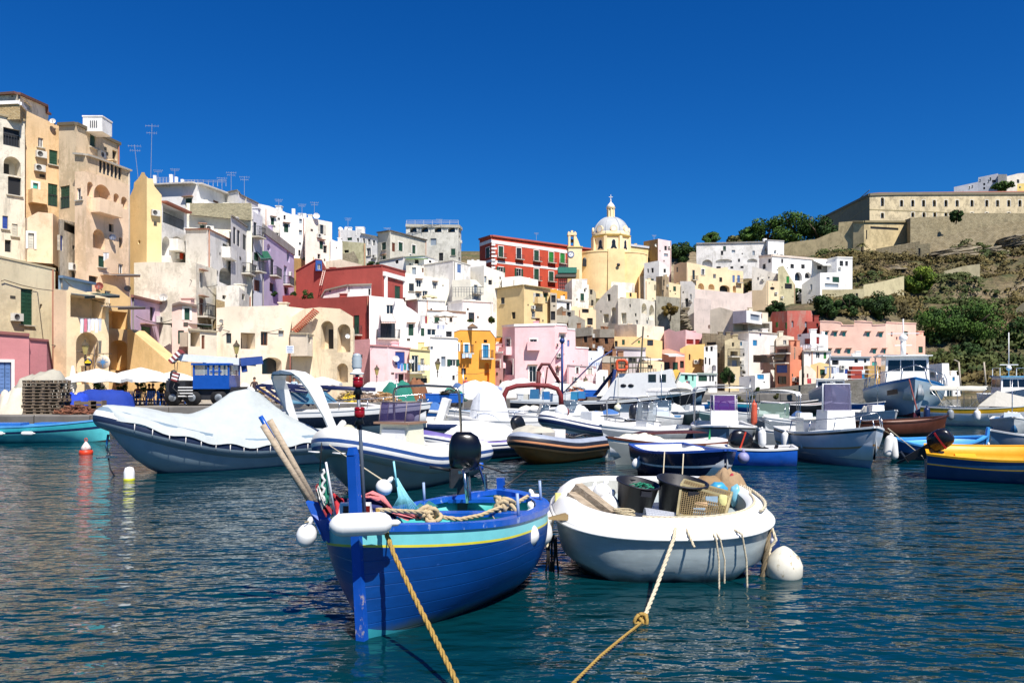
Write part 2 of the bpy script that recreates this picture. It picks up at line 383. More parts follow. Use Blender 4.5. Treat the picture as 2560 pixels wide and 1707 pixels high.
 if big:
  A, B = C3[-2], C3[-1]; L = math.hypot(B[0]-A[0], B[1]-A[1]); ux, uy = (B[0]-A[0])/L, (B[1]-A[1])/L; nx, ny = uy, -ux; tz = tops[-1]
  Wf = lambda u, z, o_=0: Vector((A[0]+ux*u+nx*o_, A[1]+uy*u+ny*o_, z))
  zt = min(tz[0].z, tz[-1].z)
  occ = lambda u, z: any(a-.3 < u < b+.3 and c-.3 < z < d_+.3 for a, b, c, d_ in used)
  if rd.random() < .6 and L > 3:
   u = rd.choice((.25, L-.25, L*.33)); pm = MB(org); pc = rd.choice(('8f5a44', 'b8b0a0', '6f6a60', 'a8785c'))
   if not any(a-.15 < u < b+.15 for a, b, c, d_ in used): pm.tube([Wf(u, zlow+1, .07), Wf(u, zt-.1, .07)], .055, 6); pm.build('drain_pipe', paint(pc, .6), root)
  for k in range(rd.randrange(0, 3)):
   u, z = rd.uniform(.6, max(.7, L-.6)), zt-rd.uniform(1.2, 5)
   if z > zb and not occ(u, z):
    am = MB(org); am.box(Wf(u, z, .2), (.75, .3, .52), math.atan2(uy, ux)); ac = am.build('air_conditioner', paint('d8d6cc', .5), root); am = MB(org); am.lathe([(0, 0), (.2, 0), (.2, .012)], Wf(u-.12, z, .352), 14, M=Vector((nx, ny, 0)).to_track_quat('Z', 'Y').to_matrix(), cap=False); am.build('fan_grille', paint('4a4a48', .6), ac)
  for k in range(rd.randrange(1, 4)):
   u, z = rd.uniform(.5, max(.6, L-.5)), zt-rd.uniform(.8, 5.5)
   if z > zb+.3 and not occ(u, z): vm_ = MB(org); vm_.box(Wf(u, z, .01), (rd.uniform(.18, .4), .03, rd.uniform(.18, .4)), math.atan2(uy, ux)); vm_.build('vent', paint('4a453c', .8), root)
  if thick > 4:
   for k in range(rd.randrange(1, 3)):
    u, dp = rd.uniform(.15, .85), rd.uniform(.2, .7); q = chain[0].lerp(chain[-1], u)+Vector((dirv.x, dirv.y, 0))*dp; hh = rd.uniform(.5, 1.1); ww = rd.uniform(.4, .8); cm = MB(org); q.z = min(p.z for p in chain)-.2
    cm.box(q+Vector((0, 0, hh/2)), (ww, ww, hh+.2)); cm.box(q+Vector((0, 0, hh+.14)), (ww*1.25, ww*1.25, .08)); cm.build('chimney', mats[0], root)
 if cap: capm.build('cornice', cap[0], root)
 root['_z'] = zb
 return root
pl = plaster
OCH = pl('e8c698', .8, 'a08450'); OCH2 = pl('e8d0ac', .75, '9a8660'); PEA = pl('f4d4b0', .6, 'a88a5c'); BEI = pl('e2d2ac', .4); YEL = pl('eec88c', .35, 'a88a4c'); CRM = pl('f6daae', .35)
GRY = pl('ece2cc', .7, '6a6458'); WHT = pl('f3f0ea', .28); WHD = pl('eeeae2', .6, '77715f'); WHM = pl('efe9da', .6, '5f5a48'); LIL = pl('cdbcd6', .2); LIL2 = pl('dcbfd2', .2)
PNK = pl('f4c8c8', .2); PNK2 = pl('e6a9a9', .2); ROS = pl('c98484', .25); RED = pl('a84a40', .3, '6f2a22'); RED2 = pl('c24a30', .3, '7a2f20'); ORA = pl('f2a540', .2, 'a87030')
SAL = pl('f5ab8a', .25); CRE = pl('efdfc6', .45, '8a7f68'); LBL = pl('a8c6dc', .15)
T = house
T('grey white rooftop storey with dark eaves above the ochre tenements at the top left', [(-40, 66), (43, 64), (121, None)], [(-40, 238), (43, 232), (113, 263), (114, 280), (121, 284)], 330, GRY,
 [(28, 238, 33, 243, 'd'), (60, 258, 80, 275, 'z')], 9, cap=(pl('6e4a40', .4), .15, .25))
T('rough stone parapet storey under the white rooftop block at the left edge', [(-60, 60), (50, 60), (62, 62)], [(-60, 258), (48, 254), (62, 270)], 296, [stone('c9b184', 'b89c6c', sc=3)], [], 6, drop=.1, cap=(WHT, .2, .12))
T('grey ochre tenement wing with open green shutters and an arched loggia at the left edge', [(-80, 58), (62, 61)], [(-80, 268), (62, 300)], 700, GRY,
 [(8, 322, 50, 366, 'dRg'), (9, 392, 52, 438, 'Ai'), (20, 443, 53, 488, 'xu'), (-40, 330, -10, 380, 'g'), (6, 540, 20, 572, 'lu'), (30, 560, 44, 590, 'eu'), (12, 600, 28, 630, 'd')], 8, cap=(pl('a89878', .6), .12, .12), drop=12)
T('tall ochre tenement wall with two green windows and brown weather stains', [(62, 62), (147, 64)], [(62, 276), (147, 315)], 700, OCH,
 [(123, 376, 144, 412, 'gu'), (82, 458, 95, 505, 'tsP'), (120, 460, 144, 516, 'gR'), (66, 582, 86, 623, 'e'), (95, 345, 108, 368, 'wu'), (126, 640, 140, 668, 'd')], 9, drop=12)
T('ochre corner tower with green top shutter and dark roof line beside the ochre wall', [(147, 62.5), (190, 61.5), (299, None)], [(147, 309), (190, 307), (299, 358)], 560, OCH2,
 [(150, 465, 174, 522, 'gR'), (225, 334, 239, 369, 'gu'), (281, 377, 292, 400, 'd'), (224, 398, 231, 417, 'd')], 9, cap=(pl('6f6450', .7), .2, .15), drop=8)
T('weathered glazed veranda storey with white posts on the ochre corner tower', [(187, 60.5), (214, 60), (325, None)], [(187, 384), (214, 386), (245, 396), (311, 421), (325, 426)], 560, OCH2,
 [(248+i*9.6, 398+i*3.6, 256+i*9.6, 433+i*3.4, 'q') for i in range(6)], 7, cap=(pl('b9b0a0', .6), .1, .2))
T('peeling buttressed tenement wing with big arched loggias and washing lines', [(187, 59.5), (216, 59), (322, None)], [(187, 430), (216, 428), (322, 462)], 870, PEA,
 [(192, 470, 206, 500, 'wu'), (246, 640, 262, 668, 'gu'), (296, 660, 308, 690, 'wu'), (272, 560, 284, 580, 'd'), (218, 455, 233, 492, 'A'), (235, 462, 277, 532, 'AiP'), (284, 484, 298, 512, 'a'), (303, 492, 318, 522, 'a'), (232, 573, 262, 622, 'A'), (298, 594, 306, 620, 'd'), (222, 690, 245, 712, 'd')], 7, drop=10)
T('peach bay window block bulging from the ochre tenement wall', [(62, 59.5), (68, 58), (132, 59), (147, 61)], [(62, 545), (68, 545), (95, 530), (132, 534), (147, 545)], 655, PEA,
 [(66, 583, 85, 622, 'es')], 3, name='bay_building', drop=.2)
T('stained concrete balcony tower with blue window and hanging plants on the tenement', [(146, 59.5), (150, 57.5), (205, None)], [(146, 548), (150, 548), (205, 560)], 760, pl('cdbfa6', .95, '3f3a30'),
 [(147, 588, 158, 626, 'l'), (160, 560, 192, 582, 'd'), (181, 614, 187, 624, 'd'), (192, 668, 212, 696, 'd')], 4)
T('plain beige house with tall green shuttered window and crack lines', [(-90, 51), (138, None)], [(-90, 637), (0, 641), (138, 672)], 1000, BEI,
 [(52, 722, 82, 812, 'gu'), (100, 760, 106, 772, 'd'), (10, 850, 40, 880, 'Li'), (92, 880, 108, 905, 'wu'), (-4, 718, 1, 726, 'd')], 7, cap=(pl('c5b48e', .4), .1, .05))
T('cream house with blue loggia, light blue panel and laundry over an arched doorway', [(134, 50), (166, 49.5), (272, 52)], [(134, 722), (170, 726), (172, 716), (230, 735), (272, 745)], 1000, CRM,
 [(176, 742, 264, 795, 'L'), (190, 830, 246, 960, 'a')], 5)
m = MB(); A, B = P(176, 795, 52), P(264, 800, 56)
T('flat roofed light blue attic storey above the blue loggia', [(146, 52), (230, 56)], [(146, 690), (230, 708)], 740, LBL, [], 4, cap=(pl('5f7a94', .2), .12, .3), drop=.5)
T('small rose pink house with lavender barred window at the left quay', [(-90, 44), (73, 46)], [(-90, 823), (73, 835)], 1000, ROS, [(-3, 905, 28, 985, 'vs')], 6, cap=(pl('8e5450', .4), .12, .12))
T('rose pink annexe with sloping end wall next to the rose house', [(73, 46.5), (117, 47.5), (132, 49)], [(73, 846), (117, 850), (122, 880), (132, 940)], 1000, pl('c27c7e', .25), [], 5, cap=(pl('8e5450', .4), .08, .1))
T('yellow house with covered balcony between the blue loggia and the lilac house', [(240, 57), (325, 60)], [(240, 712), (262, 708), (290, 716), (325, 745)], 1000, YEL,
 [(262, 727, 277, 760, 'w'), (266, 778, 318, 822, 'L'), (277, 850, 318, 925, 'm')], 6)
sr = MB(P(400, 1000, 56)); f0 = [P(318, 823, 57), P(326, 823, 56.9), P(420, 903, 55.73), P(478, 905, 55), P(478, 1000, 55), P(318, 1000, 57)]
sr.face(f0); bk_ = [p+Vector((0, 2.2, 0)) for p in f0]
for i in range(6): sr.face([f0[i], f0[(i+1) % 6], bk_[(i+1) % 6], bk_[i]])
sr.face(bk_[::-1]); tag(sr.build('stair_ramp', YEL), 'solid yellow stair ramp sloping down to the cafe umbrellas', 'stairs')
T('yellow ochre tower with curved gable top and small round hole', [(322, 72), (367, 70), (404, 71)], [(322, 497), (334, 470), (335, 457), (345, 447), (351, 438), (354, 431), (361, 431), (364, 439), (371, 446), (382, 447), (386, 466), (404, 488)], 660, pl('f1d49c', .2, 'a88a4c'),
 [(345, 600, 351, 611, 'O')], 9)
T('white loggia house with tiled balcony roof and two big arches beside the yellow tower', [(404, 71), (467, None)], [(404, 503), (467, 531)], 665, WHD,
 [(407, 514, 460, 566, 'LiR'), (396, 590, 427, 640, 'a'), (428, 592, 461, 627, 'AP')], 7, cap=(pl('8a4e3a', .5), .14, .5))
T('white cubic house with tiled edge, corner balcony and dark green door', [(464, 73), (519, 71), (578, None)], [(464, 573), (519, 572), (578, 600)], 900, WHD,
 [(557, 611, 569, 643, 'gP'), (500, 565, 511, 573, 'd'), (574, 690, 582, 712, 'd'), (548, 672, 585, 712, 'A'), (555, 735, 586, 752, 'd')], 8, cap=(pl('9a6450', .5), .08, .1))
T('long white hilltop house with roof fence, eaves and a hooded green window', [(383, 88), (492, 86), (590, None)], [(383, 463), (492, 458), (590, 494)], 640, WHT,
 [(463, 496, 480, 518, 'gh'), (533, 502, 547, 508, 'r')], 10, cap=(pl('cfcac2', .4), .12, .6))
T('white hilltop block with slanted roof right of the long white house', [(560, 92), (596, 90), (645, None)], [(560, 482), (594, 475), (600, 486), (645, 508)], 620, WHD, [], 8, cap=(pl('7a7468', .5), .12, .1))
T('white house below the mossy stone parapet with a small tile hooded window', [(466, 80), (630, 83)], [(466, 508), (630, 510)], 680, pl('e9e4d3', .55, '6f6a50'),
 [(500, 563, 511, 572, 'gh'), (596, 520, 604, 530, 'z')], 7)
T('mossy grey stone parapet wall on top of the white terrace house', [(475, 79.4), (629, 82.3)], [(475, 508), (629, 508)], 537, [stone('b5ab8c', '9a9478', sc=3)], [], .3, name='parapet_wall', cat='wall', drop=0)
T('grey white house with slanted roof and three tall shuttered windows', [(577, 77), (633, None)], [(577, 538), (633, 578)], 900, pl('d8d4cf', .45, '77726a'),
 [(583, 568, 590, 610, 'n'), (593, 576, 600, 616, 'n'), (607, 587, 616, 625, 'n'), (607, 665, 616, 684, 'dB'), (586, 640, 591, 655, 'd')], 6, cap=(pl('8a8278', .5), .1, .15))
T('grey white townhouse with green roller blind and small balconies beside the lilac house', [(633, 84), (655, 86), (656, 88)], [(633, 528), (656, 542)], 760, pl('d9d6da', .5, '77726a'),
 [(634, 556, 642, 592, 'nB'), (635, 632, 647, 652, 'g'), (635, 662, 643, 678, 'wB'), (635, 700, 650, 728, 'r')], 6)
T('lilac townhouse with grey cornice, wisteria balcony and arched windows', [(655, 88), (735, None)], [(655, 560), (735, 622)], 760, LIL,
 [(668, 610, 676, 627, 'a'), (717, 628, 724, 655, 'z'), (676, 648, 685, 690, 'nB'), (710, 665, 718, 712, 'zB'), (674, 708, 686, 730, 'd'), (711, 718, 720, 736, 'd')], 7, cap=(pl('9f9a94', .7), .9, .14))
T('old cream white house with flaking walls, slanted ledge and shuttered side', [(335, 67), (490, 66), (542, None)], [(335, 657), (370, 655), (488, 657), (542, 674)], 1000, pl('ece4d0', .7, '837a60'),
 [(343, 688, 348, 692, 'd'), (499, 680, 508, 720, 'wh'), (498, 745, 510, 790, 'rBh'), (505, 808, 513, 826, 'd'), (540, 684, 546, 695, 'd'), (505, 842, 511, 870, 'd')], 8, drop=9)
T('lilac pink house with scalloped roof edge, green louvre shutter and lean-to porch', [(327, 61), (432, None)], [(327, 738), (432, 763)], 1000, LIL2,
 [(375, 768, 387, 802, 'd'), (353, 816, 377, 856, 'yh'), (398, 820, 432, 866, 'L')], 5, cap=(pl('8a5e52', .5), .16, .2), drop=8)
T('pale pink house with white framed dark green window beside the lilac pink house', [(430, 61.5), (493, None)], [(430, 762), (449, 756), (493, 764)], 1000, pl('ecc9ba', .25),
 [(461, 770, 474, 800, 'gs'), (445, 826, 460, 860, 'g')], 5, cap=(pl('7a6a60', .5), .14, .3))
T('open cream gallery with pink inner wall at the foot of the old white house', [(470, 60), (542, 62)], [(470, 822), (542, 828)], 1000, CRE,
 [(476, 830, 500, 866, 'L'), (504, 838, 512, 872, 'r')], 4, cap=(pl('b9ab90', .5), .1, .15))
T('small whitewashed terrace house with stained parapet and a grass tuft', [(541, 70), (598, 73), (625, 78)], [(541, 716), (592, 712), (625, 740)], 900, WHM,
 [(556, 738, 566, 748, 'd'), (605, 735, 612, 750, 'd')], 5)
T('small stone built shed with arched hole between the old white and cream houses', [(540, 68), (562, 69)], [(540, 748), (562, 754)], 900, [stone('c0a878', 'a8926a')], [(544, 798, 556, 822, 'a'), (544, 770, 553, 785, 'd')], 4)
T('cream quayside house with long blank upper storey, loggia and arched passage', [(541, 64), (600, 64), (790, 69)], [(541, 770), (560, 768), (588, 765), (620, 766), (690, 764), (712, 763), (720, 766), (790, 775)], 1000, CRE,
 [(565, 833, 578, 858, 'q'), (600, 832, 638, 872, 'Li'), (652, 829, 669, 863, 'W'), (696, 826, 710, 842, 'z'), (655, 893, 704, 935, 'mp'), (743, 858, 751, 875, 'n')], 8, drop=9)
T('flaking cream house with two tall arches, tiled buttress and bare stone base', [(730, 66), (780, 66.5), (883, None)], [(730, 792), (760, 772), (798, 768), (850, 772), (883, 792)], 1000, pl('ecd8b6', .6, '7d7058'),
 [(802, 802, 834, 872, 'Ai'), (843, 810, 876, 880, 'A'), (842, 908, 870, 955, 'a')], 8, drop=9)
T('boxy cream bay room on corbels with tiny window and tiled porch', [(726, 64), (768, 63.4), (782, 65)], [(726, 832), (768, 833), (782, 838)], 890, CRE, [(771, 841, 777, 858, 'd')], 2.5, name='bay_building', drop=0, cap=(pl('b9ab90', .5), .08, .1))
T('big dark red house with white trimmed end wall and green tall shutter', [(740, 106), (955, 101), (1013, None)], [(740, 677), (789, 649), (805, 650), (805, 674), (870, 668), (955, 662), (1013, 678)], 800, RED,
 [(987, 715, 1001, 748, 'g')], 8, cap=(pl('8e3a32', .4), .1, .1))
T('blue rooftop hutch with small window on the dark red house', [(789, 104), (805, 104)], [(789, 650), (805, 652)], 677, pl('2b58a0', .2), [(794, 660, 802, 674, 'w')], 1.5, name='roof_hutch', cat='hutch', drop=0)
T('white rooftop terrace room with grey chimney on the lower dark red house', [(805, 99), (870, 98), (928, 99)], [(805, 742), (815, 725), (870, 712), (928, 710)], 745, WHD,
 [(822, 724, 827, 731, 'z'), (868, 716, 874, 730, 'z'), (921, 722, 926, 738, 'd')], 4, cap=(pl('8f887a', .5), .15, .3), drop=0)
T('lower dark red house with tall green shutter and pink base', [(672, 99), (755, 97), (924, 92)], [(672, 741), (730, 738), (731, 737), (755, 748), (924, 739)], 850, RED,
 [(884, 788, 898, 836, 'gB'), (760, 700, 761, 701, 'd')], 8, drop=9)
T('salmon pink low wall house with red planter between lilac and red houses', [(630, 92), (652, 91), (672, 94)], [(630, 728), (655, 740), (672, 746)], 790, SAL, [(655, 752, 664, 762, 'd')], 4)
T('big white house with striped awning, iron balcony and green windows', [(923, 91), (1050, 93)], [(923, 739), (1008, 748), (1017, 766), (1028, 772), (1050, 788)], 1000, WHT,
 [(951, 800, 988, 845, 'nB'), (1021, 810, 1034, 839, 'gh'), (1052, 814, 1060, 838, 'g')], 7, drop=9)
T('pink lower storey of the dark red house with tiny windows', [(884, 89), (925, 87.5)], [(884, 850), (925, 847)], 1000, PNK2, [(899, 886, 906, 896, 'd'), (884, 884, 889, 896, 'l')], 4, drop=8)
T('pink quayside house with blue door in a blue doorway and white base', [(925, 86), (970, 86), (1026, 88)], [(925, 862), (968, 864), (1026, 870)], 1000, PNK, [(988, 879, 1012, 912, 'l'), (996, 935, 1010, 955, 'd')], 5, cap=(pl('c58a8a', .4), .1, .14), drop=8)
T('pale yellow house with iron balcony, laundry and dark shop opening', [(1024, 87), (1075, 88)], [(1024, 872), (1075, 876)], 1000, pl('efe0a8', .3), [(1029, 888, 1046, 930, 'wB'), (1051, 896, 1060, 912, 'w'), (1030, 945, 1068, 966, 'd')], 5, cap=(pl('b9a878', .4), .1, .14), drop=8)
T('white house with brown roof edge, grey window and arched fan light doors', [(1073, 88), (1145, 90)], [(1073, 878), (1075, 842), (1141, 845), (1145, 848)], 1000, WHT,
 [(1076, 866, 1083, 874, 'z'), (1103, 891, 1114, 916, 'z'), (1093, 896, 1099, 912, 'd'), (1126, 898, 1140, 915, 'wfg'), (1088, 942, 1112, 958, 'mp'), (1131, 938, 1137, 950, 'd')], 6, cap=(pl('c9c4ba', .3), .08, .1), drop=8)
T('white terrace house with open wooden lean-to roof and striped laundry', [(1049, 93), (1135, 95)], [(1049, 812), (1060, 808), (1135, 812)], 860, WHT, [(1052, 820, 1061, 840, 'g'), (1068, 822, 1090, 838, 'w'), (1115, 828, 1130, 842, 'd')], 6, drop=8)
T('white middle house with green window behind the white terrace umbrella', [(1068, 99), (1165, 101)], [(1068, 775), (1165, 780)], 830, WHT, [(1086, 791, 1099, 806, 'g'), (1124, 792, 1131, 805, 'd')], 6, cap=(pl('8a6a50', .4), .08, .15), drop=8)
T('white house with wide parapet and cream garage-like front behind topiary bushes', [(1120, 106), (1157, 103), (1232, 105)], [(1120, 756), (1157, 750), (1232, 754)], 860, WHT,
 [(1171, 781, 1186, 807, 'n'), (1193, 790, 1197, 796, 'd')], 7, cap=(pl('d8d3c8', .3), .15, .12), drop=8)
T('stained white roof terrace house with low wall left of the wide parapet', [(1015, 107), (1045, 104), (1113, 106)], [(1015, 752), (1045, 748), (1113, 752)], 830, WHD, [(1076, 770, 1084, 776, 'd')], 6, cap=(pl('c9c4b8', .4), .1, .15), drop=8)
T('orange house with white parapet, blue doors and dark archway', [(1132, 97), (1238, 99), (1240, 103)], [(1132, 812), (1150, 806), (1225, 808), (1240, 828)], 1000, ORA,
 [(1141, 859, 1147, 878, 'bs'), (1161, 860, 1171, 882, 'bsB'), (1207, 862, 1221, 895, 'bsB'), (1209, 849, 1218, 857, 'd'), (1211, 907, 1223, 962, 'a'), (1153, 920, 1165, 936, 'd'), (1152, 851, 1155, 855, 'd'), (1188, 853, 1191, 857, 'd')], 7, cap=(WHT, .9, .08), drop=8)
T('darker orange recessed house with blue window behind the orange house', [(1232, 104), (1262, 106)], [(1232, 846), (1262, 843)], 930, pl('dd9530', .2), [(1242, 858, 1252, 868, 'bs')], 4, drop=8)
T('pink three storey house with white edges, french windows and arched fan window', [(1256, 101), (1287, 98), (1386, 98), (1388, 98.1)], [(1256, 814), (1287, 811), (1388, 809)], 1000, PNK,
 [(1265, 846, 1276, 884, 'wsP'), (1325, 848, 1342, 872, 'wsP'), (1263, 900, 1282, 937, 'aps'), (1323, 915, 1340, 955, 'wsh'), (1304, 1000, 1312, 1004, 'd')], 8, cap=(WHT, .25, .1), drop=8)
T('pink single storey wing with arched niche left of the pink three storey house', [(1226, 100), (1258, 98)], [(1226, 881), (1258, 879)], 1000, PNK, [(1234, 901, 1250, 920, 'as')], 5, cap=(WHT, .15, .1), drop=8)
T('pink stepped side wing with hooded windows right of the pink three storey house', [(1388, 98.5), (1417, 99), (1437, 100), (1471, 102)], [(1388, 809), (1416, 811), (1418, 821), (1437, 822), (1438, 867), (1471, 869)], 1000, PNK,
 [(1401, 836, 1411, 858, 'wsh'), (1396, 889, 1405, 898, 'wsh'), (1388, 920, 1398, 940, 'wsh'), (1418, 850, 1424, 866, 'v'), (1432, 902, 1435, 905, 'd')], 6, cap=(WHT, .15, .08), drop=8)
T('pink low garage wing with white windows and terrace rail', [(1388, 96), (1422, 95), (1490, 97)], [(1388, 955), (1418, 954), (1419, 912), (1490, 916)], 1000, PNK,
 [(1440, 918, 1446, 934, 'ds'), (1468, 920, 1480, 936, 'es'), (1418, 964, 1444, 985, 'mp'), (1461, 965, 1487, 985, 'mp')], 4, cap=(pl('b9a8a8', .3), .08, .12), drop=5)
T('long low white hilltop wall house with broken stone edge', [(640, 116), (712, 120)], [(640, 508), (672, 515), (712, 530)], 640, WHD, [], 6)
T('white hilltop house with brown eaves and green shutter beside a satellite dish', [(700, 112), (763, 114)], [(700, 527), (708, 530), (718, 533), (763, 545)], 700, WHT,
 [(709, 538, 714, 549, 'd'), (710, 560, 721, 581, 'gh'), (748, 547, 755, 559, 'z'), (747, 575, 755, 588, 'z'), (747, 606, 753, 614, 'z'), (746, 625, 751, 640, 'd')], 7)
T('tall cream white hilltop block with open beige shutters and a white dish', [(763, 109), (830, None)], [(763, 543), (830, 556)], 700, pl('f0e8d6', .2),
 [(800, 562, 809, 585, 'nfe'), (799, 602, 808, 623, 'gh'), (794, 635, 801, 647, 'd')], 8)
T('plain white stepped house right of the tall cream white block', [(826, 112), (856, 114)], [(826, 597), (840, 603), (856, 606)], 700, WHT, [(840, 618, 843, 622, 'd')], 5)
T('white hilltop house with round roof tanks and low green window', [(846, 138), (905, 136)], [(846, 578), (860, 574), (888, 577), (892, 571), (905, 572)], 660, WHT,
 [(868, 594, 880, 601, 'g'), (892, 595, 897, 605, 'd')], 7)
T('white hilltop house with three small dark windows and grey eaves', [(903, 136), (946, 134)], [(903, 583), (946, 592)], 680, WHT,
 [(907, 596, 912, 612, 'd'), (919, 597, 926, 612, 'w'), (931, 600, 938, 614, 'w')], 6, cap=(pl('8a867e', .4), .15, .2))
T('mossy retaining wall house below the white hilltop tanks', [(855, 128), (915, 126)], [(855, 603), (915, 608)], 700, pl('d6d0a8', .7, '7a7440'), [(860, 625, 872, 632, 'd'), (918, 630, 925, 640, 'a')], 4)
T('grey ruined stone wall block above the dark red house', [(832, 118), (896, 117)], [(832, 634), (870, 634), (884, 628), (896, 650)], 700, [stone('a89e86', '8f8670', sc=2.6)], [], 4, name='ruined_wall', cat='wall')
T('low pale stucco terrace wall behind the dark red house roof', [(805, 112), (905, 110)], [(805, 655), (850, 648), (905, 662)], 720, pl('e2ddc4', .6), [], 4)
T('worn ochre retaining wall between the lilac house and dark red roof', [(730, 112), (785, 110)], [(730, 645), (775, 648), (785, 642)], 720, pl('cfa868', .7), [], 4)
T('grey beige hill house with green and brown shutters and rusty eaves', [(944, 134), (975, 131), (1066, None)], [(944, 581), (975, 576), (1066, 600)], 720, pl('d9d3c0', .5, '7a7460'),
 [(954, 606, 965, 625, 'gu'), (980, 607, 988, 629, 'r'), (996, 606, 1007, 628, 'gs'), (1030, 613, 1039, 634, 'gs')], 8, cap=(pl('5f5850', .5), .15, .25))
T('tall grey hilltop block with four half-round windows under a roof railing', [(1015, 152), (1146, 150), (1153, 156)], [(1015, 561), (1146, 563), (1153, 570)], 720, pl('dcd8ca', .6, '6d6a5c'),
 [(1024, 568, 1042, 581, 'aps'), (1053, 568, 1071, 581, 'aps'), (1086, 568, 1104, 581, 'aps'), (1120, 568, 1138, 581, 'aps'), (1076, 596, 1091, 613, 'z'), (1097, 632, 1108, 652, 'd')], 9, cap=(pl('bdb8a8', .6), .5, .25))
T('low white house with green pergola awning under the grey beige house', [(948, 126), (1010, 124), (1090, 126)], [(948, 652), (1010, 641), (1060, 638), (1090, 646)], 760, WHT,
 [(988, 650, 996, 659, 'd'), (1037, 649, 1047, 660, 'd'), (1072, 651, 1079, 657, 'd')], 6, cap=(pl('b9b4a8', .4), .1, .2))
T('white hill house with lavender shuttered window on its bright end wall', [(1058, 122), (1133, 118), (1176, None)], [(1058, 662), (1133, 650), (1176, 663)], 800, WHD,
 [(1143, 660, 1153, 682, 'v'), (1156, 704, 1166, 731, 'v')], 8, cap=(pl('cfcabc', .4), .08, .08))
T('long white house with small blue grey windows above the roof terraces', [(1012, 115), (1135, 119)], [(1012, 682), (1135, 702)], 800, pl('f2eede', .15),
 [(1041, 700, 1053, 718, 'wh'), (1083, 706, 1091, 723, 'wh'), (1106, 712, 1109, 716, 'd'), (1041, 732, 1050, 746, 'wh')], 7, drop=8)
T('small stained white annexe with square brown window behind the long white house', [(1015, 121), (1060, 121)], [(1015, 663), (1060, 665)], 720, WHM, [(1055, 670, 1062, 681, 'r'), (1030, 668, 1040, 690, 'z')], 5)
T('white balcony house with iron rail and sloping buttress beside the cream building', [(1130, 116), (1176, 115), (1232, 118)], [(1130, 700), (1176, 698), (1190, 700), (1232, 742)], 820, pl('efead6', .3),
 [(1185, 712, 1194, 734, 'zB'), (1184, 740, 1197, 749, 'z')], 6)
T('crumbling white terrace house with stained walls beneath the red palace', [(1176, 128), (1210, 126), (1262, 128)], [(1176, 668), (1210, 664), (1262, 682)], 780, WHM,
 [(1207, 690, 1216, 706, 'z'), (1221, 700, 1230, 712, 'd')], 6)
T('low white terrace with grey concrete wall under the red palace windows', [(1255, 127), (1345, 128)], [(1255, 694), (1300, 690), (1345, 700)], 780, WHD, [], 5)
T('distant white house roof between the grey hilltop block and the red palace', [(1168, 175), (1215, 175)], [(1168, 650), (1215, 653)], 720, WHT, [], 6)
T('cream building with thin eaves, solid balcony and beige open shutters', [(1230, 128), (1310, 123), (1376, None)], [(1230, 723), (1310, 712), (1376, 722)], 900, pl('eccf96', .15),
 [(1339, 733, 1350, 757, 'nPfe'), (1339, 795, 1350, 806, 'r')], 9, cap=(pl('a8946a', .4), .12, .35), drop=10)
T('grey concrete side porch with dark opening attached to the cream building', [(1376, 126), (1392, 126)], [(1376, 732), (1392, 733)], 830, pl('c9bda6', .5), [(1378, 738, 1389, 756, 'd'), (1377, 778, 1388, 800, 'd')], 4)
W1 = pl('f4f1ea', .1)
T('large brick red palace with white cornice, quoins and rows of green shutters', [(1199, 196), (1229, 190), (1510, None)], [(1199, 597), (1229, 588), (1510, 626)], 740, RED2,
 [(1215, 619, 1224, 645, 'gs')]+[(x-6, y0, x+6, y1, s) for x, y0, y1, s in
 ((1252, 616, 644, 'gsB'), (1297, 620, 648, 'nsBg'), (1341, 626, 653, 'gsB'), (1378, 630, 657, 'ysB'), (1406, 633, 659, 'ysB'), (1252, 668, 690, 'wsfg'), (1297, 672, 695, 'wsfg'), (1341, 672, 701, 'gsB'), (1378, 679, 704, 'gsB'), (1436, 640, 660, 'gs'))],
 14, name='palace', cap=(pl('b85a48', .3), .35, .35), cat='palace', drop=10, trim=[(1.1, 1.9, W1), (5.9, 6.5, W1), (11.3, 11.9, W1)])
q = MB(P(1229, 700, 190))
for i in range(15):
 z = P(1229, 612, 190).z-i*.9; q.box((P(1229, 0, 190).x+.45+(.15 if i % 2 else 0), 190, z), (.9+(.35 if i % 2 else 0), .35, .45))
pal = [o for o in col.objects if o.name == 'palace'][0]; q.o = pal.location; q.v = [v+P(1229, 700, 190)-pal.location for v in q.v]; q.build('quoins', W1, pal)
T('orange low house between the cream building and the old church', [(1376, 150), (1418, 150)], [(1376, 722), (1418, 730)], 800, ORA, [(1408, 736, 1412, 746, 'd')], 5)
T('small white cubic house with flat overhanging roof below the church apse', [(1392, 142), (1428, 143)], [(1392, 747), (1428, 750)], 820, WHT, [(1416, 757, 1424, 775, 'd')], 5, cap=(pl('cfcac0', .3), .3, .3))
T('stained white house with faded writing-like stains below the yellow apse', [(1412, 158), (1430, 156), (1472, 158)], [(1412, 714), (1430, 697), (1455, 698), (1456, 710), (1472, 712)], 800, WHM, [(1460, 722, 1464, 730, 'd')], 6)
T('tan annexe wall between the red palace and the yellow apse', [(1417, 178), (1448, 178)], [(1417, 672), (1448, 674)], 760, pl('dcb87c', .3), [], 5)
T('narrow tan house with tall dark window leaning on the church', [(1472, 160), (1490, 162)], [(1472, 722), (1484, 724), (1490, 732)], 830, pl('c9bda0', .8), [(1475, 724, 1482, 736, 'd'), (1478, 750, 1484, 770, 'd')], 5)
T('pale yellow terrace house with awnings and laundry above the brick houses', [(1428, 138), (1490, 140)], [(1428, 766), (1460, 770), (1490, 775)], 870, CRM, [(1455, 770, 1472, 782, 'd'), (1468, 795, 1482, 812, 'd')], 5)
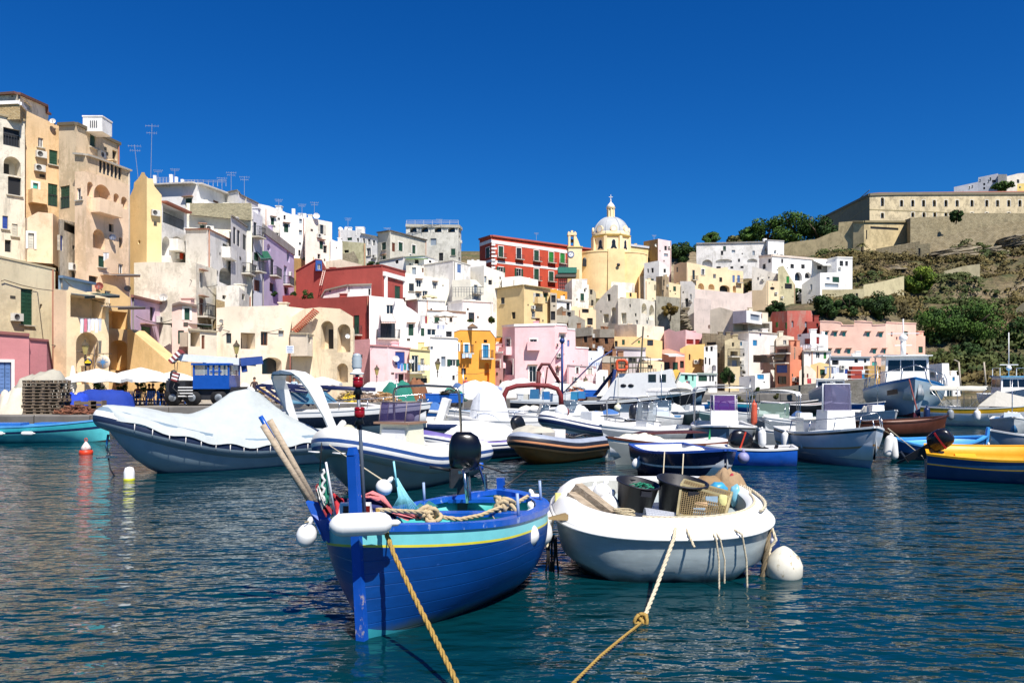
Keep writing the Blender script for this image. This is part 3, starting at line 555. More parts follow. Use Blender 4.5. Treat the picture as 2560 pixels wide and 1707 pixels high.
T('unfinished grey block house with pitched metal roof', [(1378, 134), (1408, 132), (1437, 134)], [(1378, 790), (1392, 775), (1404, 765), (1420, 775), (1437, 776)], 880, [pl('a9a294', .7), ], [(1418, 780, 1428, 794, 'd')], 5)
BRK = stone('b5835c', 'a06d4a', 'brick', 3.2, 'a89c88')
T('unfinished brown brick house left of the grey block stair', [(1376, 130), (1421, 130)], [(1376, 787), (1421, 790)], 900, BRK, [(1394, 806, 1404, 812, 'd')], 5, cap=(pl('b8b2a2', .6), 1.2, .08))
T('unfinished brick house with three square holes and concrete bands', [(1438, 118), (1480, 116), (1482, 117)], [(1438, 822), (1480, 818), (1482, 818)], 1000, BRK,
 [(1459, 838, 1468, 856, 'd'), (1469, 870, 1480, 880, 'd')], 5, cap=(pl('b4ad9c', .6), 1.2, .08), drop=8)
T('unfinished brick tower house with concrete top band right of its twin', [(1482, 119), (1500, 118), (1536, 117)], [(1482, 824), (1500, 823), (1536, 823)], 1000, BRK,
 [(1488, 842, 1497, 856, 'd'), (1511, 842, 1520, 860, 'd'), (1488, 872, 1499, 882, 'd'), (1511, 878, 1520, 888, 'd'), (1480, 842, 1485, 852, 'd')], 5, cap=(pl('b4ad9c', .6), 1.2, .08), drop=8)
T('narrow grey concrete roofed shed above the twin brick houses', [(1421, 126), (1463, 127)], [(1421, 792), (1440, 788), (1463, 800)], 880, pl('a8a294', .8), [], 4)
T('pale blue white flat house with blue railing right of the pink wing', [(1470, 103), (1507, 104)], [(1470, 877), (1507, 878)], 1000, pl('dfe8ee', .2), [(1477, 895, 1480, 899, 'd')], 5, drop=6)
T('low brick house with dark garage mouth behind the fishing trawler', [(1505, 100), (1565, 102)], [(1505, 890), (1565, 893)], 1000, BRK, [(1528, 911, 1536, 928, 'd'), (1524, 943, 1545, 965, 'd'), (1560, 912, 1566, 930, 'd')], 5, cap=(pl('b4ad9c', .6), .8, .08), drop=5)
T('small white quay hut with sloping end beside the brick house', [(1490, 96), (1520, 96)], [(1490, 930), (1500, 924), (1520, 925)], 1000, WHT, [(1508, 940, 1512, 955, 'g')], 3, drop=5)
OLD = pl('f4ecd8', .4, '6f6850')
T('old buttressed white house with outside stair and deep openings below the church', [(1486, 150), (1545, 146), (1575, 149)], [(1486, 770), (1492, 755), (1515, 730), (1535, 712), (1560, 714), (1575, 745)], 840, OLD,
 [(1528, 768, 1541, 808, 'a'), (1508, 785, 1522, 806, 'D'), (1500, 776, 1504, 782, 'd')], 6)
T('old white house with two tall arches on its right end below the church', [(1545, 144), (1601, 142), (1640, None)], [(1545, 746), (1560, 745), (1601, 746), (1640, 755)], 840, OLD,
 [(1573, 760, 1577, 768, 'd'), (1604, 758, 1617, 784, 'a'), (1623, 762, 1636, 800, 'a'), (1553, 782, 1566, 808, 'D'), (1587, 783, 1591, 791, 'd'), (1589, 800, 1595, 810, 'w')], 7)
T('white rooftop room with stained sign-like band beneath the church wall', [(1528, 152), (1586, 152)], [(1528, 704), (1586, 708)], 760, WHM, [(1545, 727, 1560, 738, 'g')], 4)
T('yellow loggia floor with green door under the white rooftop room', [(1545, 148), (1592, 148)], [(1545, 730), (1592, 732)], 760, YEL, [(1549, 735, 1558, 748, 'g'), (1574, 732, 1579, 742, 'd')], 4)
T('cream yellow terraced house with bay and dark double window', [(1536, 118), (1592, 114), (1660, 118)], [(1536, 812), (1590, 811), (1660, 817)], 1000, CRE,
 [(1555, 850, 1563, 862, 'g'), (1618, 848, 1633, 864, 'n')], 7, drop=8)
T('yellow lower house with green door and shuttered pair behind the trawler cabin', [(1536, 113), (1656, 115)], [(1536, 841), (1590, 842), (1656, 852)], 1000, YEL,
 [(1555, 849, 1562, 862, 'g'), (1595, 851, 1600, 858, 'y'), (1618, 847, 1633, 864, 'n'), (1536, 852, 1544, 866, 'd')], 4, drop=6)
T('grey lilac rooftop shed front behind the trawler cabin', [(1536, 104), (1614, 105)], [(1536, 867), (1614, 869)], 1000, pl('cdc4c6', .5), [(1570, 893, 1592, 908, 'd')], 4, cap=(pl('8f8a86', .5), .25, .2), drop=5)
T('pale yellow church house with blue grey cornice right of the dome', [(1570, 205), (1647, None)], [(1570, 610), (1647, 620)], 720, pl('f0d79a', .2), [(1617, 645, 1632, 657, 'g'), (1592, 634, 1606, 643, 'd')], 8, cap=(pl('c9ccd4', .2), .5, .3))
T('tall pale pink tower house with brown flank on the skyline', [(1609, 212), (1645, 205), (1678, 207)], [(1609, 604), (1645, 597), (1678, 603)], 720, [pl('e6d2d0', .2), pl('a88a5c', .6)], [(1661, 615, 1667, 626, 'd'), (1660, 634, 1670, 642, 'z')], 8, faces=[1, 0])
T('white stepped houses with laundry right below the pale yellow church house', [(1610, 185), (1648, 183), (1672, 185)], [(1610, 658), (1645, 652), (1648, 652), (1672, 668)], 740, WHD, [(1618, 672, 1622, 682, 'd'), (1628, 670, 1634, 682, 'd'), (1659, 672, 1665, 682, 'd')], 6)
T('pale cream house with two slit windows beside the church base', [(1613, 170), (1642, 172)], [(1613, 697), (1642, 704)], 780, pl('eee0bc', .3), [(1636, 712, 1639, 726, 'd'), (1622, 706, 1624, 710, 'd')], 6)
T('dark tan narrow house with stained side below the stepped white houses', [(1640, 172), (1655, 170), (1672, 174)], [(1640, 692), (1655, 690), (1672, 692)], 790, pl('c0a884', .9, '4f4436'), [(1658, 700, 1662, 715, 'd')], 6)
T('weathered retaining wall with bush below the dark tan house', [(1640, 150), (1700, 152)], [(1640, 740), (1700, 745)], 860, pl('a09a88', .9, '4a463a'), [], 4, name='retaining_wall', cat='wall')
T('peach cream complex with three arches and balcony window', [(1684, 205), (1717, 200), (1858, 208)], [(1684, 664), (1700, 656), (1716, 656), (1742, 660), (1795, 672), (1812, 668), (1820, 668), (1820, 674), (1858, 678)], 760, pl('f2d8ae', .2),
 [(1731, 675, 1737, 700, 'nB'), (1745, 708, 1760, 724, 'a'), (1771, 710, 1786, 724, 'a'), (1799, 713, 1824, 731, 'mp'), (1832, 714, 1840, 732, 'a'), (1831, 688, 1837, 706, 'v'), (1843, 688, 1850, 707, 'vB'), (1783, 685, 1790, 696, 'w')], 9)
T('white arcaded villa with peeling upper floor on the wooded skyline', [(1741, 232), (1915, 228)], [(1741, 608), (1915, 604)], 700, WHD,
 [(1755, 649, 1781, 668, 'a'), (1789, 648, 1830, 657, 'm'), (1868, 647, 1893, 656, 'm'), (1845, 647, 1850, 655, 'd'), (1802, 627, 1808, 638, 'd'), (1829, 625, 1838, 632, 'z'), (1881, 627, 1887, 638, 'z'), (1791, 666, 1802, 671, 'd'), (1826, 666, 1833, 672, 'd'), (1851, 665, 1859, 671, 'd')], 9, cap=(pl('9a9690', .5), .3, .3))
T('plain white cubic end block of the arcaded villa with a chimney', [(1910, 230), (1920, 226), (1960, 228)], [(1910, 600), (1920, 600), (1960, 602)], 700, WHT, [], 8, cap=(pl('b8b4ae', .4), .2, .15))
T('low white roofed wing with sun awning and two arches right of the villa', [(1898, 212), (1930, 206), (2070, 214)], [(1898, 640), (1930, 636), (2040, 646), (2070, 648)], 740, WHT,
 [(1920, 647, 1927, 657, 'd'), (1906, 660, 1914, 673, 'd'), (1953, 647, 1958, 658, 'd'), (1976, 660, 1985, 671, 'd'), (2003, 661, 2012, 672, 'd'), (1987, 680, 2005, 702, 'ap'), (2012, 681, 2028, 696, 'ap'), (2043, 664, 2055, 674, 'd')], 8, cap=(pl('d8c8b8', .3), .5, .2))
T('small bright white cubic house with two dark windows at the hill edge', [(2068, 210), (2092, 208), (2131, 209)], [(2068, 648), (2092, 642), (2131, 643)], 740, WHT, [(2099, 652, 2108, 665, 'd'), (2113, 653, 2120, 665, 'd')], 6, cap=(pl('e8e4da', .2), .3, .15), drop=3)
T('white terraces with dark green glazed veranda under the sun awning', [(2004, 204), (2050, 200), (2100, 202)], [(2004, 712), (2020, 700), (2050, 682), (2100, 681)], 760, WHT, [(2081, 692, 2098, 706, 'g'), (2066, 693, 2074, 700, 'z'), (2062, 709, 2096, 718, 'z')], 6, drop=3)
T('peeling grey white stair house with crooked roof beside the arcaded villa', [(1880, 206), (1945, 203)], [(1880, 666), (1905, 672), (1925, 680), (1945, 684)], 760, WHM, [(1893, 693, 1897, 700, 'd'), (1920, 692, 1924, 696, 'd')], 5)
T('tan house with green shutters above the hillside bushes', [(1945, 198), (1988, 200)], [(1945, 668), (1958, 664), (1970, 684), (1988, 712)], 760, pl('c9bf98', .7, '6a6448'), [(1963, 667, 1969, 678, 'g'), (1966, 691, 1973, 708, 'y'), (1962, 709, 1980, 722, 'd')], 5)
T('cream wall with oval window and low retaining terrace in front', [(1870, 198), (1917, 195), (1948, 196)], [(1870, 728), (1880, 726), (1905, 725), (1917, 702), (1948, 703)], 760, pl('f3d9b0', .2), [(1925, 717, 1937, 725, 'O')], 4)
T('long pale pink retaining wall with grey stains below the peach complex', [(1735, 190), (1880, 188)], [(1735, 722), (1860, 734), (1880, 728)], 830, pl('f0ddd0', .35, '9a948a'), [], 4, name='retaining_wall', cat='wall')
T('tall pale pink buttress wall descending below the peach complex', [(1735, 172), (1778, 171)], [(1735, 745), (1778, 748)], 860, pl('f0ddd0', .45, '9a948a'), [(1770, 812, 1776, 822, 'a')], 5, name='buttress_wall', cat='wall')
T('grey white house with arched window balcony over the rock face', [(1700, 180), (1738, 178)], [(1700, 703), (1730, 703), (1738, 712)], 800, WHD, [(1712, 745, 1721, 768, 'apB'), (1725, 735, 1729, 748, 'z')], 5)
T('cream house with dark arch left of the arched window balcony', [(1668, 178), (1702, 180)], [(1668, 704), (1700, 712)], 830, pl('e6d3a8', .4), [(1683, 716, 1690, 728, 'g'), (1672, 745, 1690, 765, 'ap')], 5)
T('beige blank walled house with hooded roof over a dark terrace', [(1775, 128), (1832, 126), (1920, 130)], [(1775, 775), (1800, 768), (1832, 777), (1920, 782)], 900, pl('ddd0b8', .35), [(1792, 766, 1830, 776, 'd')], 6)
T('bright white angular roof terrace parapet above the dark terrace', [(1832, 124), (1866, 121), (1905, 126)], [(1832, 778), (1866, 776), (1905, 781)], 806, WHT, [(1876, 786, 1900, 801, 'z')], 4, drop=.2)
T('dark shaded open terrace floor under the white angular parapet', [(1832, 125), (1930, 127)], [(1832, 806), (1930, 804)], 900, pl('d8d0c0', .4), [(1836, 810, 1870, 827, 'D'), (1875, 808, 1924, 828, 'D')], 4, drop=4)
T('white gabled house with blue shutters above a dark garage opening', [(1832, 112), (1872, 108), (1945, 113)], [(1832, 830), (1872, 828), (1945, 834)], 1000, pl('efe8de', .25),
 [(1882, 850, 1893, 864, 'b'), (1883, 888, 1928, 906, 'D'), (1899, 832, 1903, 840, 'l')], 7, cap=(pl('c4bdae', .4), .1, .12), drop=6)
T('small white hut with blue square shutter left of the gabled house', [(1838, 107), (1871, 106)], [(1838, 850), (1871, 853)], 1000, WHT, [(1850, 854, 1855, 864, 'b')], 4, drop=5)
T('pale pink house with white vaulted roofs and mauve shutters', [(1660, 116), (1714, 113), (1765, 116)], [(1660, 828), (1672, 822), (1690, 829), (1714, 824), (1735, 830), (1765, 838)], 1000, pl('e6bcbc', .3),
 [(1716, 848, 1734, 860, 'c'), (1738, 848, 1750, 870, 'c')], 6, drop=6)
T('ochre yellow house with small arched door right of the pink vaulted house', [(1700, 108), (1762, 109)], [(1700, 872), (1720, 862), (1762, 860)], 1000, pl('e8bf78', .4), [(1747, 898, 1753, 913, 'a'), (1722, 885, 1726, 900, 'd')], 5, drop=5)
T('orange pink terrace house with dark stalls on the promenade', [(1655, 106), (1712, 107)], [(1655, 874), (1672, 872), (1712, 884)], 1000, pl('e79c82', .3), [(1661, 905, 1675, 930, 'd'), (1682, 905, 1695, 926, 'g'), (1700, 902, 1710, 920, 'd')], 4, drop=5)
T('cream promenade house behind the white awnings of the trawler quay', [(1598, 100), (1660, 101)], [(1598, 905), (1630, 900), (1660, 905)], 1000, CRM, [(1620, 912, 1632, 922, 'd')], 4, drop=5)
T('bright yellow quay kiosk beside the mint green kiosk', [(1678, 92), (1700, 92)], [(1678, 927), (1690, 923), (1700, 926)], 1000, pl('f0c25a', .2), [(1686, 960, 1692, 968, 'z')], 3, name='kiosk', cat='kiosk', drop=3)
T('mint green quay kiosk with washing hung on its wall', [(1697, 90), (1741, 91)], [(1697, 932), (1741, 934)], 1000, pl('a6dccb', .15), [(1712, 938, 1720, 950, 'd'), (1730, 938, 1734, 952, 'g')], 3, name='kiosk', cat='kiosk', drop=3, cap=(WHT, .1, .15))
T('dark green glazed veranda house with white front beyond the mint kiosk', [(1741, 94), (1792, 95)], [(1741, 932), (1792, 934)], 1000, WHT, [(1746, 938, 1768, 953, 'g'), (1773, 938, 1778, 953, 'n'), (1780, 938, 1785, 953, 'n'), (1788, 953, 1791, 966, 'd')], 4, drop=3, cap=(pl('9aa8a0', .3), .1, .2))
T('white house with iron balcony tables and dark doorways in the rock face', [(1760, 104), (1793, 104)], [(1760, 866), (1793, 862)], 1000, WHD, [(1764, 866, 1770, 878, 'd'), (1776, 866, 1782, 878, 'd'), (1762, 893, 1766, 910, 'd'), (1772, 895, 1776, 912, 'd'), (1780, 912, 1790, 925, 'a')], 4, drop=3)
T('old grey stone house with cave like brow and crumbling wall', [(1755, 110), (1812, 108), (1838, 112)], [(1755, 832), (1790, 834), (1812, 838), (1838, 842)], 1000, [stone('b3a587', '9c8d70', sc=2.4)], [(1766, 855, 1790, 862, 'd'), (1791, 882, 1798, 893, 'd')], 6, drop=5)
T('tan stone house with small balcony and barred window by the green tree', [(1812, 105), (1850, 106)], [(1812, 852), (1828, 846), (1850, 850)], 1000, pl('cfbf98', .7), [(1830, 856, 1835, 866, 'd'), (1826, 878, 1844, 890, 'DB'), (1830, 900, 1844, 916, 'z')], 5, drop=5)
T('low white sheds with tiled lean-to in front of the green tree', [(1848, 98), (1888, 96), (1920, 98)], [(1848, 942), (1885, 938), (1897, 948), (1920, 962)], 1000, WHT, [(1874, 945, 1878, 953, 'w')], 4, drop=3)
T('white quay wall house with light blue blind and rounded shed', [(1888, 99), (1925, 99)], [(1888, 935), (1925, 932)], 1000, WHD, [(1893, 936, 1910, 948, 'b')], 4, drop=3)
T('brown tan house with purple curtain and stacked balconies', [(1938, 106), (1975, 104), (2006, 107)], [(1938, 866), (1975, 864), (2006, 868)], 1000, pl('cf8f70', .4),
 [(1942, 872, 1970, 882, 'LB'), (1942, 886, 1966, 906, 'DB'), (1941, 912, 1968, 932, 'l'), (1944, 940, 1966, 960, 'W'), (1996, 888, 2000, 900, 'd')], 5, drop=4)
T('terracotta narrow house leaning against the brown tan house', [(1975, 101), (2003, 103)], [(1975, 906), (1990, 896), (2003, 900)], 1000, pl('dd8866', .35), [], 4, drop=3)
T('cream stepped house with tile roof and dark window above the tan balconies', [(1940, 112), (1985, 112)], [(1940, 845), (1960, 838), (1985, 842)], 920, pl('e6dcc4', .5), [(1958, 850, 1966, 862, 'w'), (1976, 850, 1982, 860, 'd')], 5)
T('faded red house with green shutters and flaking grey gable', [(1926, 132), (1968, 128), (2035, 132)], [(1926, 792), (1930, 780), (1968, 777), (2028, 776), (2035, 800)], 900, pl('b85e50', .85, 'a8a090'),
 [(1939, 805, 1945, 818, 'y'), (1963, 806, 1969, 822, 'y'), (1979, 802, 1984, 818, 'z'), (2012, 804, 2018, 818, 'z')], 7)
T('dark red flat roofed annexe with square window next to the faded red house', [(2018, 126), (2052, 127)], [(2018, 804), (2052, 804)], 880, pl('8f3a30', .4), [(2041, 808, 2046, 818, 'd')], 5)
T('white house with red brown shutters and laundry terrace', [(1994, 112), (2026, 110), (2070, 114)], [(1994, 836), (2026, 832), (2070, 838)], 1000, WHT,
 [(1996, 833, 2003, 841, 'c'), (2011, 846, 2030, 860, 'cL'), (2041, 842, 2049, 860, 'c')], 6, drop=4)
T('white house with green door panel and pillars under the laundry terrace', [(2005, 106), (2078, 108)], [(2005, 876), (2078, 878)], 1000, WHT, [(2022, 882, 2026, 890, 'd'), (2040, 880, 2050, 896, 'w'), (2059, 881, 2066, 897, 'y')], 5, drop=4, cap=(pl('a8a49c', .4), .12, .25))
T('small cream house with red shutters and arched roof near the quay wall', [(1998, 99), (2040, 99)], [(1998, 928), (2015, 912), (2028, 918), (2040, 930)], 1000, pl('efe2cc', .4), [(2007, 933, 2011, 944, 'c'), (2017, 934, 2021, 944, 'c')], 3, drop=2)
T('low yellow house with dark shutters and potted plants near the quay wall', [(2026, 100), (2078, 101)], [(2026, 912), (2050, 905), (2078, 912)], 1000, YEL, [(2029, 928, 2035, 940, 'd'), (2050, 923, 2064, 937, 'g')], 3, drop=2)
T('long white two storey house with small dark windows below the pink block', [(2073, 107), (2175, 109)], [(2073, 890), (2175, 892)], 1000, WHT,
 [(2080, 900, 2097, 912, 'd'), (2136, 897, 2145, 907, 'n'), (2160, 897, 2166, 907, 'n'), (2112, 922, 2120, 934, 'l'), (2135, 916, 2153, 924, 'y')], 5, drop=2, cap=(pl('8d949c', .3), .15, .3))
T('grey blue shuttered quay kiosk with wide front and a red box', [(2131, 98), (2178, 99)], [(2131, 928), (2178, 931)], 1000, pl('c2ccd4', .3), [(2137, 935, 2168, 946, 'b'), (2137, 948, 2168, 958, 'z')], 3, name='kiosk', cat='kiosk', drop=2)
TQ = []
for x, y in ((2065, 830), (2088, 830), (2110, 830), (2170, 831), (2202, 832), (2073, 873), (2097, 873), (2122, 873), (2186, 873), (2213, 873)): TQ.append((x-4, y, x+4, y+11, 'th' if y > 860 or x < 2120 else 'th'))
T('big salmon pink apartment block with rows of turquoise windows', [(2050, 124), (2215, 122), (2290, None)], [(2050, 802), (2086, 803), (2103, 806), (2104, 812), (2135, 812), (2136, 802), (2180, 804), (2181, 812), (2214, 810), (2215, 805), (2292, 808)], 990, pl('f9ccb6', .2),
 TQ+[(2260, 828, 2270, 840, 'g'), (2227, 830, 2232, 841, 'd'), (2284, 866, 2296, 882, 'g'), (2180, 904, 2192, 918, 't'), (2220, 904, 2228, 914, 't'), (2122, 856, 2160, 880, 'a'), (2204, 892, 2208, 896, 'd'), (2240, 842, 2244, 850, 'd')], 9, drop=2, cap=(pl('f7c8b4', .2), .12, .08))
T('salmon pink stepped end wing of the apartment block with a dark green shutter', [(2290, 120), (2313, 121)], [(2290, 838), (2313, 840)], 990, pl('f7c0a6', .15), [(2296, 866, 2307, 882, 'g')], 6, drop=2)
T('white quay tower house with blue window behind the large white trawler', [(2316, 108), (2355, 106), (2402, 108)], [(2316, 912), (2355, 908), (2372, 908), (2374, 938), (2402, 938)], 1000, WHT,
 [(2321, 930, 2338, 944, 'm'), (2381, 942, 2387, 952, 'b')], 5, drop=2)
T('small pale sandstone ruin with square hole at the right edge', [(2540, 190), (2575, 188)], [(2540, 772), (2556, 758), (2575, 750)], 800, pl('c4b48e', .6), [(2552, 784, 2559, 794, 'd')], 5, name='stone_hut', drop=2)
T('distant grey white flats with roof tanks behind the fortress roof', [(2385, 420), (2445, 415), (2495, 410)], [(2385, 468), (2445, 455), (2446, 444), (2495, 434)], 520, pl('c9cad0', .35), [(2458, 458, 2463, 464, 'd'), (2480, 450, 2490, 457, 'd'), (2458, 468, 2463, 474, 'd')], 9)
T('distant pale flats at the right edge with small dark windows', [(2495, 408), (2517, 405), (2600, 410)], [(2495, 436), (2517, 436), (2518, 441), (2545, 434), (2600, 430)], 520, pl('d6cfc2', .3), [(2526, 452, 2531, 459, 'd'), (2542, 449, 2548, 458, 'd')], 9)
T('distant yellow block corner just above the fortress roof', [(2543, 395), (2600, 395)], [(2543, 460), (2600, 455)], 520, pl('e8cc7a', .2), [], 6)
fo = [(2205-3, 494, 2205+5, 516, 'aps'), (2205-3, 532, 2205+5, 546, 'aps')]
for x in (2254, 2282, 2309, 2336, 2365, 2393, 2430, 2467, 2494, 2522, 2550): fo.append((x-4, 500, x+4, 517, 'aps'))
for x in (2282, 2310, 2337, 2365, 2430, 2467, 2522): fo.append((x-4, 531, x+4, 543, 'aps'))
T('long stained fortress with rows of arched windows and thin red tiled roof', [(2052, 420), (2174, 330), (2640, 345)], [(2052, 545), (2174, 484), (2245, 482), (2640, 481)], 682, [pl('d8c6a0', .85, '645c48'), pl('8f8468', .7)],  # left flank uses a darker plaster: its shade is painted into the colour
 [(2068+i*20, 528-i*9, 2073+i*20, 538-i*9, 'd') for i in range(5)]+fo, 16, name='fortress', cat='fortress', drop=8, faces=[1, 0], cap=(pl('7d7460', .6), 1.0, .4), trim=[(6.4, 6.8, pl('a0926c', .6)), (12.5, 12.9, pl('a0926c', .6))])
rf = MB(P(2400, 480, 345)); a, b, c, d = P(2178, 484, 331), P(2640, 481, 346), P(2640, 477, 358), P(2200, 481.5, 345)
fort = [o for o in col.objects if o.name == 'fortress'][0]; rf.o = fort.location.copy()
a2, b2 = a-Vector((0, .8, 0)), b-Vector((0, .8, 0))
for q in ((a2, b2, c, d), (d, c, b2-Vector((0, 0, .5)), a2-Vector((0, 0, .5))), (a2, d, d-Vector((0, 0, .5)), a2-Vector((0, 0, .5)))): rf.face(q)
rf.face([a2, b2, b2-Vector((0, 0, .5)), a2-Vector((0, 0, .5))][::-1]); rf.build('tiled_roof', pl('9c6048', .4), fort)
SW = stone('b4a684', '988a68', sc=1.1, mort='746b55')
SW2 = pl('cdb98c', .75, '75684a')
T('long ochre fortress ramp wall climbing to the right behind the white houses', [(1955, 300), (2133, 285)], [(1955, 612), (1975, 606), (2040, 598), (2078, 582), (2096, 578), (2097, 556), (2133, 553)], 650, SW2, [], 3, name='ramp_wall', cat='wall', drop=4)
T('plain ochre bastion block with dark eaves and door beside the ramp wall', [(2133, 284), (2160, 281), (2276, 286)], [(2133, 552), (2276, 553)], 640, SW2, [(2165, 575, 2168, 598, 'd'), (2176, 568, 2246, 574, 'd')], 5, name='bastion', cat='wall', drop=4, cap=(pl('8f8260', .6), .6, .5))
T('huge rough stone retaining wall of the fortress with a dark corner', [(2262, 290), (2276, 276), (2640, 292)], [(2262, 550), (2276, 545), (2380, 540), (2400, 533), (2640, 533)], 640, [SW], [], 4, name='retaining_wall', cat='wall', drop=4)
T('sloping lower stone wall band stepping down the hillside below the fortress', [(2190, 268), (2300, 262), (2640, 262)], [(2190, 622), (2300, 603), (2420, 575), (2520, 555), (2640, 545)], 660, [stone('b5a584', '9c8c6a', sc=.8, mort='736a52')], [], 2.5, name='terrace_wall', cat='wall', drop=3)
T('buttress stump of pale masonry under the lower stone wall band', [(2290, 258), (2325, 256)], [(2290, 612), (2325, 608)], 665, [SW], [(2296, 620, 2301, 655, 'd')], 3, name='buttress_wall', cat='wall', drop=3)
T('long beige garden wall with vertical ribs crossing the hillside', [(2055, 198), (2160, 196), (2260, 206)], [(2055, 724), (2100, 724), (2158, 722), (2159, 712), (2200, 705), (2260, 690)], 752, pl('c9bd94', .5), [(2139, 733, 2145, 744, 'd')], 1, name='garden_wall', cat='wall', drop=4)
T('short grey retaining wall under a rock ledge on the upper hillside', [(2360, 225), (2450, 225)], [(2360, 678), (2410, 665), (2450, 660)], 690, pl('aaa180', .7), [], 1, name='retaining_wall', cat='wall', drop=3)
def church():
 d = 195; c = P(1527, 700, d); z0 = P(1527, 752, d).z; root = empty('church', (c.x, c.y, z0), 'yellow domed church with lantern, cross and rounded apses on the hilltop', 'church')
 Y1 = pl('f9dcae', .2, 'c09a58', k=.95); Y2 = pl('f8d49c', .35, 'b8905c', k=.95); W = pl('ece8dc', .15); GD = paint('b4b7b8', .6, .12, obj=False, scale=.6); o = root.location
 for x in (1440, 1527, 1612): GAPS.append((P(x, 0, d).x, d-3, z0))
 zt = P(0, 640, d).z; b = MB(o)
 def cyl(px, dd, r, zt_, zb_, n=40, flare=1.06, ap=0):
  q = P(px, 0, dd); b.lathe([(r*flare, zb_), (r, zb_+(zt_-zb_)*.45), (r, zt_), (r+.12, zt_), (r+.12, zt_+.35), (0, zt_+.7)], (q.x, q.y, 0), 64, 0, False, cap=False)
 cyl(1502, 193.5, 6.4, zt-.2, z0-6); cyl(1565, 193, 5.0, zt-.3, z0-6)
 b.box((c.x+.3, 190.6, (z0-6+zt+.5)/2), (4.2, 8, zt+.5-z0+6), 0, 0, taper=.92)
 b.box((c.x+2.5, 196, (z0-6+zt)/2), (12, 8, zt-z0+6)); b.box((P(1600, 0, 190).x, 187.6, (z0-6+zt)/2-3), (1.8, 3, zt-z0), taper=.8)
 b.build('apse_walls', Y2, root)
 k = MB(o)     # corner cornice under the drum
 k.lathe([(5.1, zt+.1), (5.1, zt+.5), (4.9, zt+.6)], (c.x, c.y, 0), 8, 0, False, M=Matrix.Rotation(PI/8, 3, 'Z'));
 zd0 = zt+.5; zd1 = P(0, 592, d).z; rr = 4.55; M8 = Matrix.Rotation(PI/8, 3, 'Z')
 k.build('cornice', W, root)
 dr = MB(o); dr.lathe([(rr, zd0), (rr, zd1-.5)], (c.x, c.y, 0), 8, 0, False, M=M8)
 for i in range(8):
  a = PI/8+i*PI/4; dr.box((c.x+rr*math.cos(a), c.y+rr*math.sin(a), (zd0+zd1)/2-.2), (.7, .7, zd1-zd0-.6), a)
 dr.build('drum', Y1, root)
 k = MB(o); k.lathe([(rr+.1, zd1-.6), (rr+.45, zd1-.35), (rr+.5, zd1-.1), (rr+.2, zd1)], (c.x, c.y, 0), 8, 0, False, M=M8); k.build('drum_cornice', pl('c9b06a', .3), root)
 for i in range(8):   # bell shaped windows
  a = -PI/2+(i)*PI/4+.04; r0 = rr*math.cos(PI/8)+.02; n = Vector((math.cos(a), math.sin(a), 0)); t = Vector((-n.y, n.x, 0)); base = Vector((c.x, c.y, zd0+.6))+n*r0
  prof = [(-.8, 0), (-.75, .25), (-.5, .7), (-.42, 1.2), (-.45, 1.7), (-.3, 2.1), (0, 2.25), (.3, 2.1), (.45, 1.7), (.42, 1.2), (.5, .7), (.75, .25), (.8, 0), (.25, .1), (0, .3), (-.25, .1)]
  w = MB(o); w.face([base+t*x*1.22+Vector((0, 0, z*1.08-.08))+n*.03 for x, z in prof]); wf = w.build('window', W, root)
  w = MB(o); w.face([base+t*x+Vector((0, 0, z))+n*.07 for x, z in prof]); w.build('pane', glassdark('20242c', .3), wf)
 dm = MB(o); prof = []
 R0 = 4.5; hd = P(0, 545, d).z-zd1
 for i in range(17):
  th = i/16*PI/2*.93; prof.append((R0*math.cos(th), zd1+(hd+.15)*math.sin(th)/math.sin(PI/2*.93)))
 dm.lathe(prof, (c.x, c.y, 0), 48, 0, True, cap=False)
 for i in range(8):   # ribs
  a = PI/8+i*PI/4; dm.tube([Vector((c.x+(r+.03)*math.cos(a), c.y+(r+.03)*math.sin(a), z)) for r, z in prof], .1, 6)
 dome = dm.build('dome', GD, root)
 bd = MB(o); bd.lathe([(R0+.06, zd1-.05), (R0+.08, zd1+.6), (R0-.05, zd1+.7)], (c.x, c.y, 0), 48, 0, True, cap=False); bd.build('dome_band', Y1, root)
 for i in range(8):
  a = -PI/2+i*PI/4+.04; w = MB(o); n = Vector((math.cos(a), math.sin(a), 0)); cc = Vector((c.x, c.y, zd1+1.25))+n*(R0-.12); Mr = n.to_track_quat('Z', 'Y').to_matrix()
  w.lathe([(0, .2), (.6, .2), (.66, .12), (.66, .0)], cc, 20, 0, False, M=Mr, cap=False); w.lathe([(.64, -.2), (.64, .2), (.84, .2), (.88, -.2)], cc, 20, 1, False, M=Mr, cap=False)
  w.build('oculus', [W, Y1], dome)
 zl = zd1+hd; zc = P(0, 519, d).z; l = MB(o)
 l.lathe([(1.1, zl-.2), (1.05, zl+.1), (.75, zl+.15), (.75, zc-.3), (1.05, zc-.25), (1.1, zc), (.85, zc+.05)], (c.x, c.y, 0), 16, 0, False, cap=False)
 for i in range(8):
  a = i*PI/4; l.box((c.x+.85*math.cos(a), c.y+.85*math.sin(a), (zl+zc)/2), (.2, .2, zc-zl-.3), a, 0)
 lan = l.build('lantern', Y1, root); l = MB(o)
 l.lathe([(1.0, zc), (.95, zc+.35), (.6, zc+.8), (.3, zc+1.15), (.12, zc+1.4), (.12, zc+1.7)], (c.x, c.y, 0), 16, 0); l.build('lantern_cap', W, lan)
 l = MB(o); l.bar((c.x, c.y, zc+1.6), (c.x, c.y, zc+3.1), .13); l.bar((c.x-.45, c.y, zc+2.55), (c.x+.45, c.y, zc+2.55), .13); l.ball((c.x, c.y, zc+1.7), .2, 8); l.build('cross', W, root)
